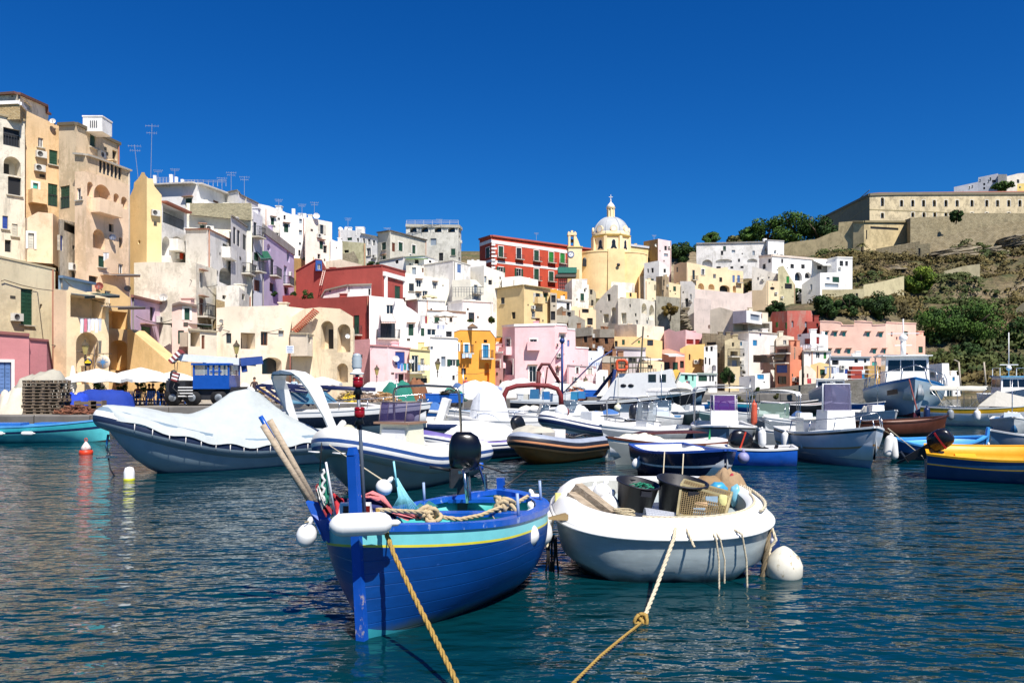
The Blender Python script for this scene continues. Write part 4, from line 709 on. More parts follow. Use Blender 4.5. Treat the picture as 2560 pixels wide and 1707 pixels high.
 w = MB(o); q = P(1462, 658, 188.6); w.box(q, (1.1, .3, 1.5)); w.ball(q+Vector((0, 0, .75)), (.55, .15, .6), 10); w.build('window', glassdark('1c1c20', .5), root)
 w = MB(o); q = P(1546, 662, 186.4); w.ball(q, (.42, .12, .42), 12); w.build('round_window', glassdark('1c1c20', .5), root)
 g = P(1438, 656, 186); bt = empty('bell_gable', (g.x, g.y, g.z-3), 'small yellow bell gable with blue and white clock left of the church dome', 'bell gable'); o = bt.location
 GAPS.append((g.x, g.y, g.z-4)); b = MB(o); zb = g.z-6; zs = P(0, 618, 186).z; x0, x1 = P(1421, 0, 186).x, P(1455, 0, 186).x; xm = P(1440, 0, 186).x
 b.box(((x0+x1)/2, 188, (zb+zs)/2), (x1-x0, 4, zs-zb)); zt2 = P(0, 588, 186).z
 for xa, xb in ((x0, x0+.5), (xm-.5, xm)): b.box(((xa+xb)/2, 187, (zs+zt2)/2), (xb-xa, 2, zt2-zs))
 b.box(((x0+xm)/2, 187, zt2+.3), (xm-x0+.3, 2.2, .6)); b.box(((x0+xm)/2, 187, zt2+.85), (.5, 1.2, .6)); b.box((x0+.15, 187, zt2+.75), (.3, 1, .35)); b.box((xm-.15, 187, zt2+.75), (.3, 1, .35))
 sl = [Vector((xm, 186.1, zs)), Vector((x1, 186.1, zs)), Vector((x1-.5, 186.1, zs+.4)), Vector((xm+.6, 186.1, zs+1.4)), Vector((xm+.1, 186.1, zt2-.3)), Vector((xm, 186.1, zt2))]
 b.face(sl); s2 = [v+Vector((0, 1.8, 0)) for v in sl]; b.face(s2[::-1])
 for i in range(6): b.face([sl[i], s2[i], s2[(i+1) % 6], sl[(i+1) % 6]])
 b.build('wall', Y1, bt); k = MB(o); k.box(((x0+x1)/2, 188, zs+.05), (x1-x0+.4, 4.4, .25)); k.build('cornice', pl('d9be78', .2), bt)
 k = MB(o); cc = P(1427.5, 636, 186)+Vector((0, -.02, 0)); Mr = Matrix.Rotation(PI/2, 3, 'X')
 k.lathe([(.0, .06), (.58, .06), (.66, .0)], cc, 24, 0, False, M=Mr, cap=False); k.lathe([(.58, .02), (.6, .12), (.74, .12), (.76, 0)], cc, 24, 1, False, M=Mr, cap=False); ck = k.build('clock_face', [paint('eef0f2', .5, .03), paint('5b6f9a', .5)], bt)
 k = MB(o); k.bar(cc+Vector((0, -.1, 0)), cc+Vector((.1, -.1, .42)), .06, .03); k.bar(cc+Vector((0, -.1, 0)), cc+Vector((-.26, -.1, -.1)), .07, .03)
 for i in range(12): a = i*PI/6; k.bar(cc+Vector((.44*math.cos(a), -.09, .44*math.sin(a))), cc+Vector((.53*math.cos(a), -.09, .53*math.sin(a))), .04, .02)
 k.build('clock_hands', paint('20305a', .5), ck)
 k = MB(o); k.ball(((x0+xm)/2, 187, zt2-1.2), (.35, .35, .5), 10); k.build('bell', paint('4a4238', .5), bt)
church()
sc = MB(P(1405, 750, 172)); X0, X1 = P(1398, 0, 172).x, P(1418, 0, 172).x; zA, zB_ = P(0, 725, 172).z, P(0, 664, 172).z
for i in range(5):
 x = X0+(X1-X0)*i/4
 for y in (172, 174): sc.bar((x, y, zA-3), (x, y, zB_), .12)
for k in range(8):
 z = zA+(zB_-zA)*k/7
 for y in (172, 174): sc.bar((X0, y, z), (X1, y, z), .12)
root = empty('scaffold', P(1405, 750, 172), 'dark metal scaffold stair with green net top between the palace and the church', 'scaffold')
sc.o = root.location; sc.v = [v+P(1405, 750, 172)-root.location for v in sc.v]; sc.build('frame', paint('4a4f52', .5), root)
sc = MB(root.location); sc.box(((X0+X1)/2+.9, 173, zB_-1), (4, 2.6, 1.2)); sc.build('green_net', paint('2f7a68', .7), root); sc = MB(root.location); sc.box(((X0+X1)/2+.6, 173, zB_-2.2), (4.4, 3.0, .6)); sc.build('platform', paint('5c5a52', .8), root)
QL = [(-900, 36), (228, 36.5), (262, 45), (420, 47), (700, 51), (1000, 57), (1300, 67), (1500, 76), (1700, 82), (1789, 83.5), (2050, 88), (2350, 98), (2450, 108), (3400, 112)]
MAN = [(2360, 955, 124), (2460, 955, 122), (2560, 955, 122), (2700, 955, 122), (2450, 905, 136), (2560, 905, 136), (2330, 905, 140), (2330, 850, 152), (2450, 850, 155), (2560, 850, 155), (2400, 800, 175), (2560, 800, 172), (2400, 760, 190), (2560, 740, 195), (2300, 760, 190), (2350, 700, 215), (2480, 700, 215), (2600, 690, 215),
  (2400, 650, 240), (2560, 640, 240), (2400, 606, 256), (2560, 590, 256), (2250, 650, 245), (2150, 690, 225), (2180, 640, 262), (2120, 730, 212), (2150, 770, 185), (2050, 770, 175), (2000, 770, 170), (1900, 780, 165), (2230, 740, 200), (2200, 610, 300), (2300, 600, 300), (2400, 605, 310), (2600, 605, 310), (2300, 590, 400), (2600, 560, 420), (2050, 620, 400), (2120, 615, 300), (2500, 600, 345),
  (1900, 625, 300), (1990, 615, 330), (2050, 605, 318), (1840, 635, 310), (1700, 632, 260), (1600, 640, 270), (2000, 650, 240), (2080, 640, 265), (1400, 660, 270), (1100, 650, 240), (900, 645, 190), (600, 560, 140), (300, 540, 120), (0, 420, 110), (-500, 420, 110), (3000, 600, 300), (2900, 900, 160), (2000, 640, 520), (1600, 660, 500), (2600, 560, 560), (1200, 660, 500), (300, 640, 500)]
CT = list(GAPS)
for px, py, d in MAN: q = P(px, py, d); CT.append((q.x, q.y, q.z+1.1))
for (pa, da), (pb, db) in zip(QL, QL[1:]):
 nn = max(1, int(abs((pb-pa)*da/F)/4))
 for i in range(nn):
  t = i/nn
  for e in (1, 6): q = P(pa+(pb-pa)*t, 945, da+(db-da)*t+e); CT.append((q.x, q.y, 1.6))
def ground_z(x, y):
 px = CX+x/max(y, 1)*F; q = interp(QL, px)
 if y < q: return -3.5
 best = sorted(((c[0]-x)**2+(c[1]-y)**2, c[2]) for c in CT)[:7]
 s = w = 0; cap = 1e9
 for dd, z in best: k = 1/(dd+2)**2; s += k*z; w += k; cap = min(cap, z+.75*math.sqrt(dd))
 return max(min(s/w, cap)-1.1, .3)
def terrain():
 m = MB(); nx = 150; ds = []; d = 33.0
 while d < 620: ds.append(d); d *= 1.021 if d < 330 else 1.05
 rows = []
 for d in ds:
  r = []
  for i in range(nx+1):
   px = -700+i*(4100/nx); x = (px-CX)*d/F; z = ground_z(x, d)
   if z > 1.5 and px > 1650: z += 1.3*noise.fractal(Vector((x*.06, d*.06, 3)), 1, 2, 5)+.5*noise.noise(Vector((x*.4, d*.4, 0)))
   r.append(Vector((x, d, z)))
  rows.append(r)
 m.loft(rows, 0, False, True)
 mt, nt, b = newmat('hill_ground')
 n1 = ramp(nt, tex(nt, .12, 8, .7), .4, .62); n2 = ramp(nt, tex(nt, .6, 8, .75, (1, 1, 2.5)), .42, .6); st = ramp(nt, tex(nt, 1, 6, .7, (.12, .12, 2.2)), .4, .62)
 soil = mix(nt, n2, hx('5f4d33', .85), hx('8a7654', .85)); rock = mix(nt, st, hx('7a705c', .8), hx('c2b494', .85)); grn = mix(nt, n2, hx('38461f', .8), hx('66683a', .8))
 g = nt.nodes.new('ShaderNodeNewGeometry'); sx = nt.nodes.new('ShaderNodeSeparateXYZ'); nt.links.new(g.outputs['Normal'], sx.inputs[0]); steep = ramp(nt, sx.outputs[2], .72, .55+.35, (1, 1, 1, 1), (0, 0, 0, 1))
 a = mix(nt, n1, soil, grn); nt.links.new(mix(nt, steep, a, mix(nt, n1, rock, soil)), b.inputs['Base Color']); b.inputs['Roughness'].default_value = .95
 bump(nt, b, tex(nt, .8, 9, .75), 1, .8)
 tag(m.build('hillside', mt), '', '', kind='structure')
terrain()
gz = ground_z
def quay():
 m = MB(); n = len(QL); fr = [P(px, 945, d) for px, d in QL]
 top = [Vector((p.x, p.y, 1.0)) for p in fr]; bk = [Vector((p.x*1.0+p.x/p.y*30, p.y+30, 1.0)) for p in fr]; lo = [Vector((p.x, p.y, -3)) for p in fr]
 for i in range(n-1):
  if QL[i][0] >= 2050: continue
  m.face([top[i], top[i+1], bk[i+1], bk[i]], 0)
  L = (top[i+1]-top[i]).length; k = max(1, int(L/2.4))
  for j in range(k):
   a = top[i].lerp(top[i+1], j/k); b = top[i].lerp(top[i+1], (j+1)/k); t = (b-a).normalized(); nn = Vector((t.y, -t.x, 0)); a2 = a+t*.03; b2 = b-t*.03
   o = .12+.03*R.random(); A = a2+nn*o; B = b2+nn*o
   m.raw([A+Vector((0, 0, -.75)), B+Vector((0, 0, -.75)), B+Vector((0, 0, -.04)), A+Vector((0, 0, -.04)), a2+Vector((0, 0, -.75)), b2+Vector((0, 0, -.75)), b2+Vector((0, 0, .03)), a2+Vector((0, 0, .03))],
     [(0, 1, 2, 3), (3, 2, 6, 7), (1, 5, 6, 2), (4, 0, 3, 7), (4, 5, 1, 0)], 1)
  m.face([lo[i], lo[i+1], top[i+1], top[i]], 1)
 tag(m.build('quay', [paint('9a9488', .9, .2, obj=False, scale=.4), paint('6e6a64', .9, .3, obj=False, scale=.9)]), '', '', kind='structure')
quay()
T('grey stone sea wall with hanging green plants along the inner harbour', [(1745, 83), (1789, 84), (1874, 86), (2050, 88), (2190, 90)], [(1745, 1008), (1789, 1004), (1874, 976), (2050, 957), (2190, 944)], 1010, [stone('8f8a80', '77736a', sc=3, mort='5f5c55')], [], 1.5, name='sea_wall', cat='wall', drop=3)
def water():
 m = MB(); ds = [.8*1.045**i for i in range(95)]; ds = [d for d in ds if d < 30]+[34, 40, 50, 70, 100, 130, 700]; ds = [-30]+ds
 for a, b in zip(ds, ds[1:]): pass
 xs = [-900, -300, -100, -40, -20, -10, 0, 10, 20, 40, 100, 300, 900]
 m.raw([(x, y, 0) for y in ds for x in xs], [(j*13+i, j*13+i+1, (j+1)*13+i+1, (j+1)*13+i) for j in range(len(ds)-1) for i in range(12)], 0, True)
 mt, nt, b = newmat('sea_water'); b.inputs['Base Color'].default_value = (.0005, .024, .032, 1); b.inputs['Roughness'].default_value = .04; b.inputs['IOR'].default_value = 1.33; b.inputs['Specular IOR Level'].default_value = .62
 n1 = tex(nt, 1.5, 2, .5, (.66, 1.25, 1)); n2 = tex(nt, 4.2, 2.5, .5, (.6, 1.2, 1), off=4); n3 = tex(nt, .35, 2, .5, (.6, 1.1, 1), off=8)
 s = nt.nodes.new('ShaderNodeMath'); s.operation = 'ADD'; nt.links.new(mul(nt, n1, .55), s.inputs[0]); nt.links.new(mul(nt, n2, .21), s.inputs[1])
 s2 = nt.nodes.new('ShaderNodeMath'); s2.operation = 'ADD'; nt.links.new(s.outputs[0], s2.inputs[0]); nt.links.new(mul(nt, n3, .9), s2.inputs[1])
 bump(nt, b, s2.outputs[0], 1, .18)
 tag(m.build('sea', mt), '', '', kind='structure')
water()
def leaves(m, c, rx, ry, rz, n, s, ncl=14, lo=-.9):
 cl = []
 for i in range(ncl):
  while True:
   v = Vector((R.uniform(-1, 1), R.uniform(-1, 1), R.uniform(lo, 1)))
   if .3 < v.length < 1: break
  cl.append((v, R.uniform(.28, .5)))
 for i in range(n):
  v, cr = cl[i % ncl]; u = Vector((R.gauss(0, 1), R.gauss(0, 1), R.gauss(0, 1))).normalized()*cr*R.uniform(.75, 1.05)
  p = v+u; p = Vector((p.x*rx, p.y*ry, p.z*rz))+c
  a = Vector((R.gauss(0, 1), R.gauss(0, 1), R.gauss(0, 1)))
  nn = (u.normalized()*1.1+a*.45).normalized(); t = nn.orthogonal().normalized()*s*R.uniform(.6, 1.2); b = nn.cross(t).normalized()*s*R.uniform(.35, .8)
  m.face([p-t, p+b*.9, p+t, p-b*.9])
BARK = paint('5a4a38', .9, .3, obj=False)
def tree(label, px, py, d, rxp, ryp, mat, n=2600, base=None, group=None, name='tree', cat='tree', s=None, ncl=16):
 if group == 'trees on the harbour hillside' and base:
  base = py+ryp*.85
  for k in range(112, 300, 2):
   q = gz((px-CX)*k/F, k)
   if YH-(q-H)*F/k <= base: d = k; break
 c = P(px, py, d); rx = rxp*d/F; rz = ryp*d/F; bz = P(px, base, d).z if base else gz(c.x, c.y)-.3
 root = empty(name, (c.x, c.y, bz), label, cat, group); m = MB(root.location)
 h = c.z-bz
 if h > .8:
  m.tube([(c.x, c.y, bz-.6), (c.x+.1*rx, c.y, bz+h*.5), (c.x, c.y, c.z)], [rx*.09, rx*.07, rx*.04], 7)
 for k in range(6):
  a = k*1.05+R.random(); q = c+Vector((math.cos(a)*rx*.6, math.sin(a)*rx*.6, rz*R.uniform(.1, .6)))
  m.tube([Vector((c.x, c.y, bz+h*.55)), (Vector((c.x, c.y, bz+h*.8))+q)/2, q], [rx*.05, rx*.035, rx*.015], 5)
 m.build('trunk', BARK, root); m = MB(root.location)
 leaves(m, c, rx*.8, rx*.65, rz*.8, int(n*1.15), s or max(.09, d*.0017), ncl); m.build('crown', mat, root); return root
LG = leafmat('243f18', '5c7c30', sc=.35); LD = leafmat('1f3318', '44602a', sc=.5); LB = leafmat('3d5a1a', '8a9a34', sc=.4); LO = leafmat('3d4226', '7d7a45', sc=.5)
g = 'trees on the wooded skyline'
tree('large round green tree highest on the wooded skyline', 1985, 574, 318, 74, 50, LG, 4200, group=g, base=640, ncl=26)
tree('dense tree left of the highest skyline tree above the arcaded villa', 1918, 584, 322, 60, 40, LG, 3200, group=g, base=640, ncl=20)
tree('dark green tree where the skyline wood meets the ramp wall', 2052, 582, 312, 62, 44, LD, 3200, group=g, base=640, ncl=20)
tree('low skyline tree above the left part of the villa roof', 1873, 588, 322, 34, 22, LG, 2000, group=g, base=640)
tree('small sparse tree above the middle of the villa roof', 1836, 602, 300, 24, 12, LO, 1200, group=g, base=640)
tree('small round tree behind the left end of the villa roof', 1778, 596, 290, 26, 18, LG, 1600, group=g, base=640)
tree('dark tree left of the arcaded villa next to the pink tower house', 1700, 634, 250, 36, 30, LD, 2200, group=g, base=690)
tree('dark tree touching the left end of the arcaded villa', 1738, 640, 255, 30, 36, LD, 2200, group=g, base=690)
g = 'trees on the harbour hillside'
tree('bright green round tree in the middle of the hillside', 2305, 702, 216, 46, 36, LB, 3600, group=g, base=745, ncl=22)
tree('dark green bush tree left of the bright green tree', 2262, 722, 212, 26, 20, LD, 1400, group=g, base=750)
tree('huge dark green fig tree, left half, behind the pink block', 2350, 812, 176, 62, 56, LG, 5200, group=g, base=880, ncl=30)
tree('huge dark green fig tree, right half, on the hillside', 2440, 806, 178, 72, 60, LG, 6000, group=g, base=880, ncl=34)
tree('dark tree cut by the right edge above the beach', 2548, 838, 168, 38, 46, LD, 2600, group=g, base=900, ncl=20)
tree('low dark tree below the huge fig tree', 2420, 880, 150, 44, 28, LD, 2400, group=g, base=920, ncl=18)
tree('dark green tree under the ribbed garden wall, left one', 2066, 764, 182, 40, 34, LD, 3000, group=g, base=810, ncl=20)
tree('dark green tree under the ribbed garden wall, middle one', 2122, 768, 184, 36, 34, LD, 2600, group=g, base=810, ncl=18)
tree('dark green tree under the ribbed garden wall, right one', 2195, 766, 186, 48, 38, LD, 3400, group=g, base=815, ncl=22)
tree('olive green bush beneath the pale pink retaining wall', 1872, 762, 158, 34, 20, LO, 1800, group=g, base=790)
tree('dark bush right of the olive green bush', 1935, 768, 160, 32, 20, LD, 1700, group=g, base=795)
tree('green bush above the faded red house', 1968, 738, 176, 40, 18, LD, 1800, group=g, base=770)
tree('dark climbing bush beside the white terraces', 2016, 728, 186, 22, 18, LD, 1200, group=g, base=760)
tree('loose bush hanging over the peach terrace wall', 1880, 717, 196, 20, 14, LO, 900, group=g, base=735)
tree('small tree growing out of the fortress retaining wall', 2390, 540, 274, 18, 18, LD, 1100, group=g, base=562)
tree('tiny tree over the distant flats behind the fortress', 2510, 466, 395, 30, 12, LG, 900, group=g, base=500)
tree('dry brown bush on the retaining wall under the church', 1675, 775, 149, 22, 16, leafmat('55421f', '8f7a3c'), 1300, base=795)
tree('round leafy green tree with visible trunk near the sea wall', 1822, 940, 95, 21, 22, LD, 2600, base=985, s=.16)
for i, (px, py, d, r, l) in enumerate([(1175, 802, 100, 5.5, 'clipped topiary bush, left of two on the white terrace'), (1225, 801, 101, 11, 'wide dark topiary bush at the right of the white terrace'), (932, 660, 118, 13, 'dark green bush beside the arcade above the red house'), (686, 735, 90, 7, 'small green bush on the salmon wall'), (770, 740, 99, 16, 'leafy shrub on the lower red roof terrace'),
  (733, 735, 98.5, 8, 'small shrub left end of the lower red roof terrace'), (766, 647, 110, 7, 'tiny green bush on the ochre retaining wall'), (1940, 990, 84.5, 8, 'green plant hanging on the sea wall, right one'), (1850, 1000, 83, 9, 'green plant hanging on the sea wall, left one'), (1878, 992, 84, 8, 'green plant hanging on the sea wall, middle one'), (1985, 980, 86, 8, 'yellowish plant on the sea wall beside the dark post'), (1895, 972, 86, 5, 'round bush on top of the sea wall')]):
 tree(l, px, py, d, r*1.2, r*.95, LO if 'yellowish' in l or 'hanging' in l else LD, 420, base=py+r*1.1, name='bush', cat='bush', s=.14, ncl=8)
c = P(2155, 612, 270); r = empty('palm_tree', P(2155, 632, 270), 'short palm with drooping fronds in front of the plain bastion', 'palm'); m = MB(r.location); m.tube([r.location, c], [.35, .25], 8); m.build('trunk', BARK, r); m = MB(r.location)
for k in range(26):
 a = k*2.4; el = R.uniform(.1, 1.2); L = R.uniform(1.8, 2.6); pts = [c+Vector((math.cos(a)*math.cos(el)*L*t, math.sin(a)*math.cos(el)*L*t, math.sin(el)*L*t-1.5*t*t*L*.5)) for t in (0, .35, .7, 1)]
 sd = Vector((-math.sin(a), math.cos(a), 0))*.22
 for p, q in zip(pts, pts[1:]): m.face([p-sd, q-sd*.7, q+sd*.7, p+sd])
m.build('crown', LO, r)
sm = MB(); sm2 = MB(); cnt = 0
while cnt < 2500:
 px = R.uniform(2040, 2680); d = R.uniform(112, 275); x = (px-CX)*d/F; z = gz(x, d)
 py = YH-(z-H)*F/d
 if z < 1.5 or py > 985 or (px < 2320 and py > 800): continue
 if noise.noise(Vector((x*.05, d*.05, 7))) < -.25: continue
 cnt += 1; s = R.uniform(.5, 1.9)*(1.5 if R.random() < .12 else 1); mm = sm if noise.noise(Vector((x*.04, d*.04, 1))) > -.14 else sm2
 c = Vector((x, d, z+.1+s*.2)); hh = s*R.uniform(.45, .9)
 for k in range(34):
  u = Vector((R.gauss(0, 1), R.gauss(0, 1), abs(R.gauss(0, 1)))).normalized(); p = c+Vector((u.x*s, u.y*s, u.z*hh)); t = (u+Vector((R.gauss(0, .5), R.gauss(0, .5), R.gauss(0, .5)))).normalized().orthogonal()*.34*R.uniform(.5, 1.2); b = u.cross(t).normalized()*.24
  mm.face([p-t, p+b, p+t, p-b])
tag(sm.build('hillside_scrub', leafmat('3e381e', '857646', sc=.25)), 'dry olive brown scrub covering the hillside', 'scrub', kind='stuff')
tag(sm2.build('green_scrub', leafmat('30401c', '646a38', sc=.2)), 'greener low scrub patches on the hillside', 'scrub', kind='stuff')
def outcrop(label, px, py, d, w, h, n):
 c = P(px, py, d); m = MB(c); W = w*d/F; Hh = h*d/F
 for i in range(n):
  t = i/(n-1)-.5; z = c.z+t*Hh; ww = W*(1-.5*abs(t))*R.uniform(.75, 1.05); k = 18; rings = []
  for dz, s in ((-.5, .93), (-.25, 1), (.25, 1), (.5, .93)):
   ring = []
   for j in range(k):
    a = 2*PI*j/k; rr = 1+.25*noise.noise(Vector((math.cos(a)*1.6+i*3, math.sin(a)*1.6, dz)))
    ring.append(Vector((c.x+R.uniform(-.03, .03)*W+math.cos(a)*ww*.5*rr*s, c.y+5+t*6+math.sin(a)*7*rr*s, z+dz*Hh/n*1.1+math.cos(a)*ww*.06)))
   rings.append(ring)
  m.loft(rings, 0, True, False, True)
 mt = MATS.get('rk')
 if not mt:
  mt, nt, b = newmat('rock'); nt.links.new(mix(nt, ramp(nt, tex(nt, 1, 8, .75, (.4, .4, 2.5)), .38, .62), hx('5f5646', .8), hx('b8aa8c', .85)), b.inputs['Base Color']); b.inputs['Roughness'].default_value = .95; bump(nt, b, tex(nt, 1.4, 8, .75), 1, .4); MATS['rk'] = mt
 tag(m.build('rock_outcrop', mt), '', '', kind='structure')
outcrop('', 2415, 632, 246, 150, 34, 9); outcrop('', 2500, 630, 244, 70, 30, 7); outcrop('', 2235, 668, 238, 70, 18, 6); outcrop('', 2200, 690, 232, 40, 14, 5); outcrop('', 1712, 800, 162, 40, 50, 9); outcrop('', 2560, 600, 252, 60, 30, 7)
def clampf(v, a=0., b=1.): return max(a, min(b, v))
def hull(root, L, B, D, mats, bands=((1, 0),), tr=.75, sb=.3, ss=.06, rake=.4, draft=.35, bow=2.2, inner=None, floor=.15, wall=.07, gun=None, deck=None, N=26, vm=2.6, vb=1.25, side=0, gunw=.09, gunh=.06, dmat=None):
 """outer shell, inner shell, gunwale and foredeck of a boat whose bow points along +x; returns sheer(t) -> (x, half breadth, z)"""
 vs = sorted(set([0, .05, .12, .2, .3, .42, .54, .66, .78, .88, .95, 1.0]+[b for b, _ in bands if b < 1]))
 def hb(t):
  if t < .42: return B/2*((tr+(1-tr)*math.sin(PI/2*t/.42)) if tr > 0 else max(0, 1-((.42-t)/.42)**2.4)**.75)
  return B/2*max(0, 1-((t-.42)/.58)**bow)
 def zs(t): return D+sb*clampf((t-.3)/.7)**2+ss*clampf((.35-t)/.35)**2
 def sec(t, v):
  k = clampf((t-.45)/.55); q = vm+(vb-vm)*k**.8
  if tr == 0: q = vm+(vb-vm)*clampf(abs(t-.42)/.55)**.8
  h = hb(t)*(1-v**q)**(.8 if v < 1 else 1); zk = -draft+(draft*.5)*clampf((t-.85)/.15)**2
  x = -L/2+L*t-rake*(v**1.15)*clampf((t-.5)/.5)**2
  if tr == 0: x += rake*.5*(v**1.15)*clampf((.4-t)/.4)**2
  return Vector((x, h, zs(t)+(zk-zs(t))*v))
 m = MB(); rings = []; ts = [i/N for i in range(N)]+[.985, 1.0]
 def mi(v):
  for b, k in bands:
   if v <= b+1e-6: return k
  return bands[-1][1]
 mis = [mi(v) for v in vs[1:]]
 for t in ts:
  a = [sec(t, v) for v in vs]; rings.append(a+[Vector((p.x, -p.y, p.z)) for p in a[-2::-1]])
 m.loft(rings, 0, False, True, False, mis+mis[::-1])
 if tr > 0:
  r0 = rings[0]; n = len(vs)
  for k in range(n-2): m.face([r0[k], r0[k+1], r0[-2-k], r0[-1-k]], mis[k])
  m.face([r0[n-2], r0[n-1], r0[n]], mis[-1])
 m.build('hull', mats, root)
 if inner:
  m = MB(); rings = []
  for t in [.02+.955*i/N for i in range(N+1)]:
   x = -L/2+L*t; h = max(.004, hb(t)-wall); z = zs(t); zf = min(floor, z-.08); h2 = h*(.9-.35*clampf((t-.5)/.5))
   rings.append([Vector((x, h+wall*.9, z+.004)), Vector((x, h, z)), Vector((x, (h+h2)/2, (z+zf)/2)), Vector((x, h2, zf)), Vector((x, -h2, zf)), Vector((x, -(h+h2)/2, (z+zf)/2)), Vector((x, -h, z)), Vector((x, -h-wall*.9, z+.004))])
  m.loft(rings, 0, False, True);
  m.face(rings[0][1:7]); m.build('inner_shell', inner, root)
 if gun:
  m = MB()
  for sd in (-1, 1):
   pts = [Vector((-L/2+L*t, sd*hb(t), zs(t))) for t in [i/N for i in range(N)]+[.985, 1.]]
   rings = []
   for i, p in enumerate(pts):
    tt = (pts[min(i+1, len(pts)-1)]-pts[max(0, i-1)]).normalized(); nn = Vector((tt.y, -tt.x, 0)).normalized()
    if nn.y*sd < 0: nn = -nn
    if i >= len(pts)-1: nn = Vector((0, sd, 0))
    rings.append([p+nn*.025+Vector((0, 0, -gunh*.5)), p+nn*.03+Vector((0, 0, gunh*.5)), p-nn*gunw+Vector((0, 0, gunh*.5)), p-nn*gunw+Vector((0, 0, -gunh*.5))])
   m.loft(rings, 0, True, False, True)
  if tr > 0: z = zs(0); m.box((-L/2+.02, 0, z), (.08, hb(0)*2, gunh))
  m.build('gunwale', gun, root)
 if deck:
  t0, t1, dz = deck; m = MB(); rings = []
  for i in range(13):
   t = t0+(t1-t0)*i/12; h = max(.003, hb(t)-.03); z = zs(t)-dz; x = -L/2+L*t
   rings.append([Vector((x, h*k, z+.1*(1-k*k)*min(1, h))) for k in (-1, -.6, -.2, .2, .6, 1)])
  m.loft(rings, 0, False, True)
  a = rings[0] if t0 > .02 else None
  if a: m.face([a[0], a[1], a[2], a[3], a[4], a[5], a[5]-Vector((0, 0, .5)), a[0]-Vector((0, 0, .5))])
  m.build('foredeck', dmat or (gun if not inner else inner), root)
 return lambda t, s=1: Vector((-L/2+L*t, s*hb(t), zs(t)))
def boat(name, label, cat, px, wl, head, group=None, dd=None, roll=0, pitch=0, off=(0, 0)):
 d = dd or H*F/(wl-YH); p = P(px, 0, d)
 r = empty(name, (p.x+off[0], d+off[1], 0), label, cat, group); r.rotation_mode = 'ZYX'
 r.matrix_world = Matrix.Translation(r.location) @ Matrix.Rotation(rad(head), 4, 'Z') @ Matrix.Rotation(rad(pitch), 4, 'Y') @ Matrix.Rotation(rad(roll), 4, 'X')
 return r
def W(root, v): return root.matrix_world @ Vector(v)
WH = paint('f0efea', .3, .05); WHG = paint('e4e6e4', .35, .08, wear=0); NAV = paint('152a55', .4, .15); BLK = paint('15161a', .35, .2); STL = paint('b9bcc0', .25, .05, metal=1); GREY = paint('8b9297', .5, .1); DGR = paint('3a4048', .5, .1)
BLU = paint('1257b8', .35, .18); TRQ = paint('74c8cc', .4, .1); BRN = paint('6a3a26', .6, .2)
def outboard(root, x, y, z, s=1., mat=None, rot=0, lift=0, stripe=None):
 """cowling on a leg, mounted at the transom (x is aft), local to root"""
 e = empty('outboard_motor', (x, y, z)); e.parent = root; e.rotation_euler = (0, rad(lift), rad(rot)); e.scale = (1, 1, 1.22)
 m = MB(); rings = []
 for zz, a, b, o in ((0, .14, .1, 0), (.06, .24, .15, -.02), (.2, .27, .17, -.03), (.34, .27, .165, -.03), (.46, .22, .14, -.02), (.52, .12, .08, 0)):
  rings.append([Vector(((o+a*math.copysign(abs(math.cos(q))**.7, math.cos(q)))*s, b*math.copysign(abs(math.sin(q))**.7, math.sin(q))*s, zz*s)) for q in [2*PI*k/20 for k in range(20)]])
 m.loft(rings, 0, True, True, True); m.build('cowling', mat or BLK, e)
 m = MB(); m.box((0, 0, -.28*s), (.16*s, .09*s, .56*s), taper=1.2); m.box((.13*s, 0, -.1*s), (.16*s, .26*s, .26*s)); m.box((-.08*s, 0, -.58*s), (.34*s, .16*s, .02*s)); m.bar((0, 0, -.55*s), (-.03*s, 0, -.8*s), .07*s, .05*s)
 m.tube([(.2*s, 0, 0), (.55*s, .02, .05*s)], .022*s, 6); m.build('leg', paint('1d1f24', .5), e)
 if stripe:
  m = MB(); m.box((-.02*s, 0, .27*s), (.5*s, .352*s, .035*s)); m.build('cowling_stripe', stripe, e)
 return e
def rail(root, pts, r=.014, posts=(), name='rail', mat=None):
 m = MB(); m.tube(pts, r, 6)
 for a, b in posts: m.tube([a, b], r, 6)
 return m.build(name, mat or STL, root)
def windscreen(root, x, z, w, h, rake=.18, tint='5a6f80', tr=.45, wrap=.35, frame=None):
 m = MB(); a = [Vector((x-wrap, -w/2, z)), Vector((x, -w/2*.8, z)), Vector((x, w/2*.8, z)), Vector((x-wrap, w/2, z))]; b = [p+Vector((-rake, 0, h)) for p in a]
 m.loft([a, b], 0, False, False); o = m.build('windscreen', clear(tint, tr), root)
 m = MB(); m.tube(b, .015, 6); m.tube(a, .012, 6)
 for p, q in zip(a, b): m.tube([p, q], .013, 6)
 m.build('windscreen_frame', frame or STL, o); return o
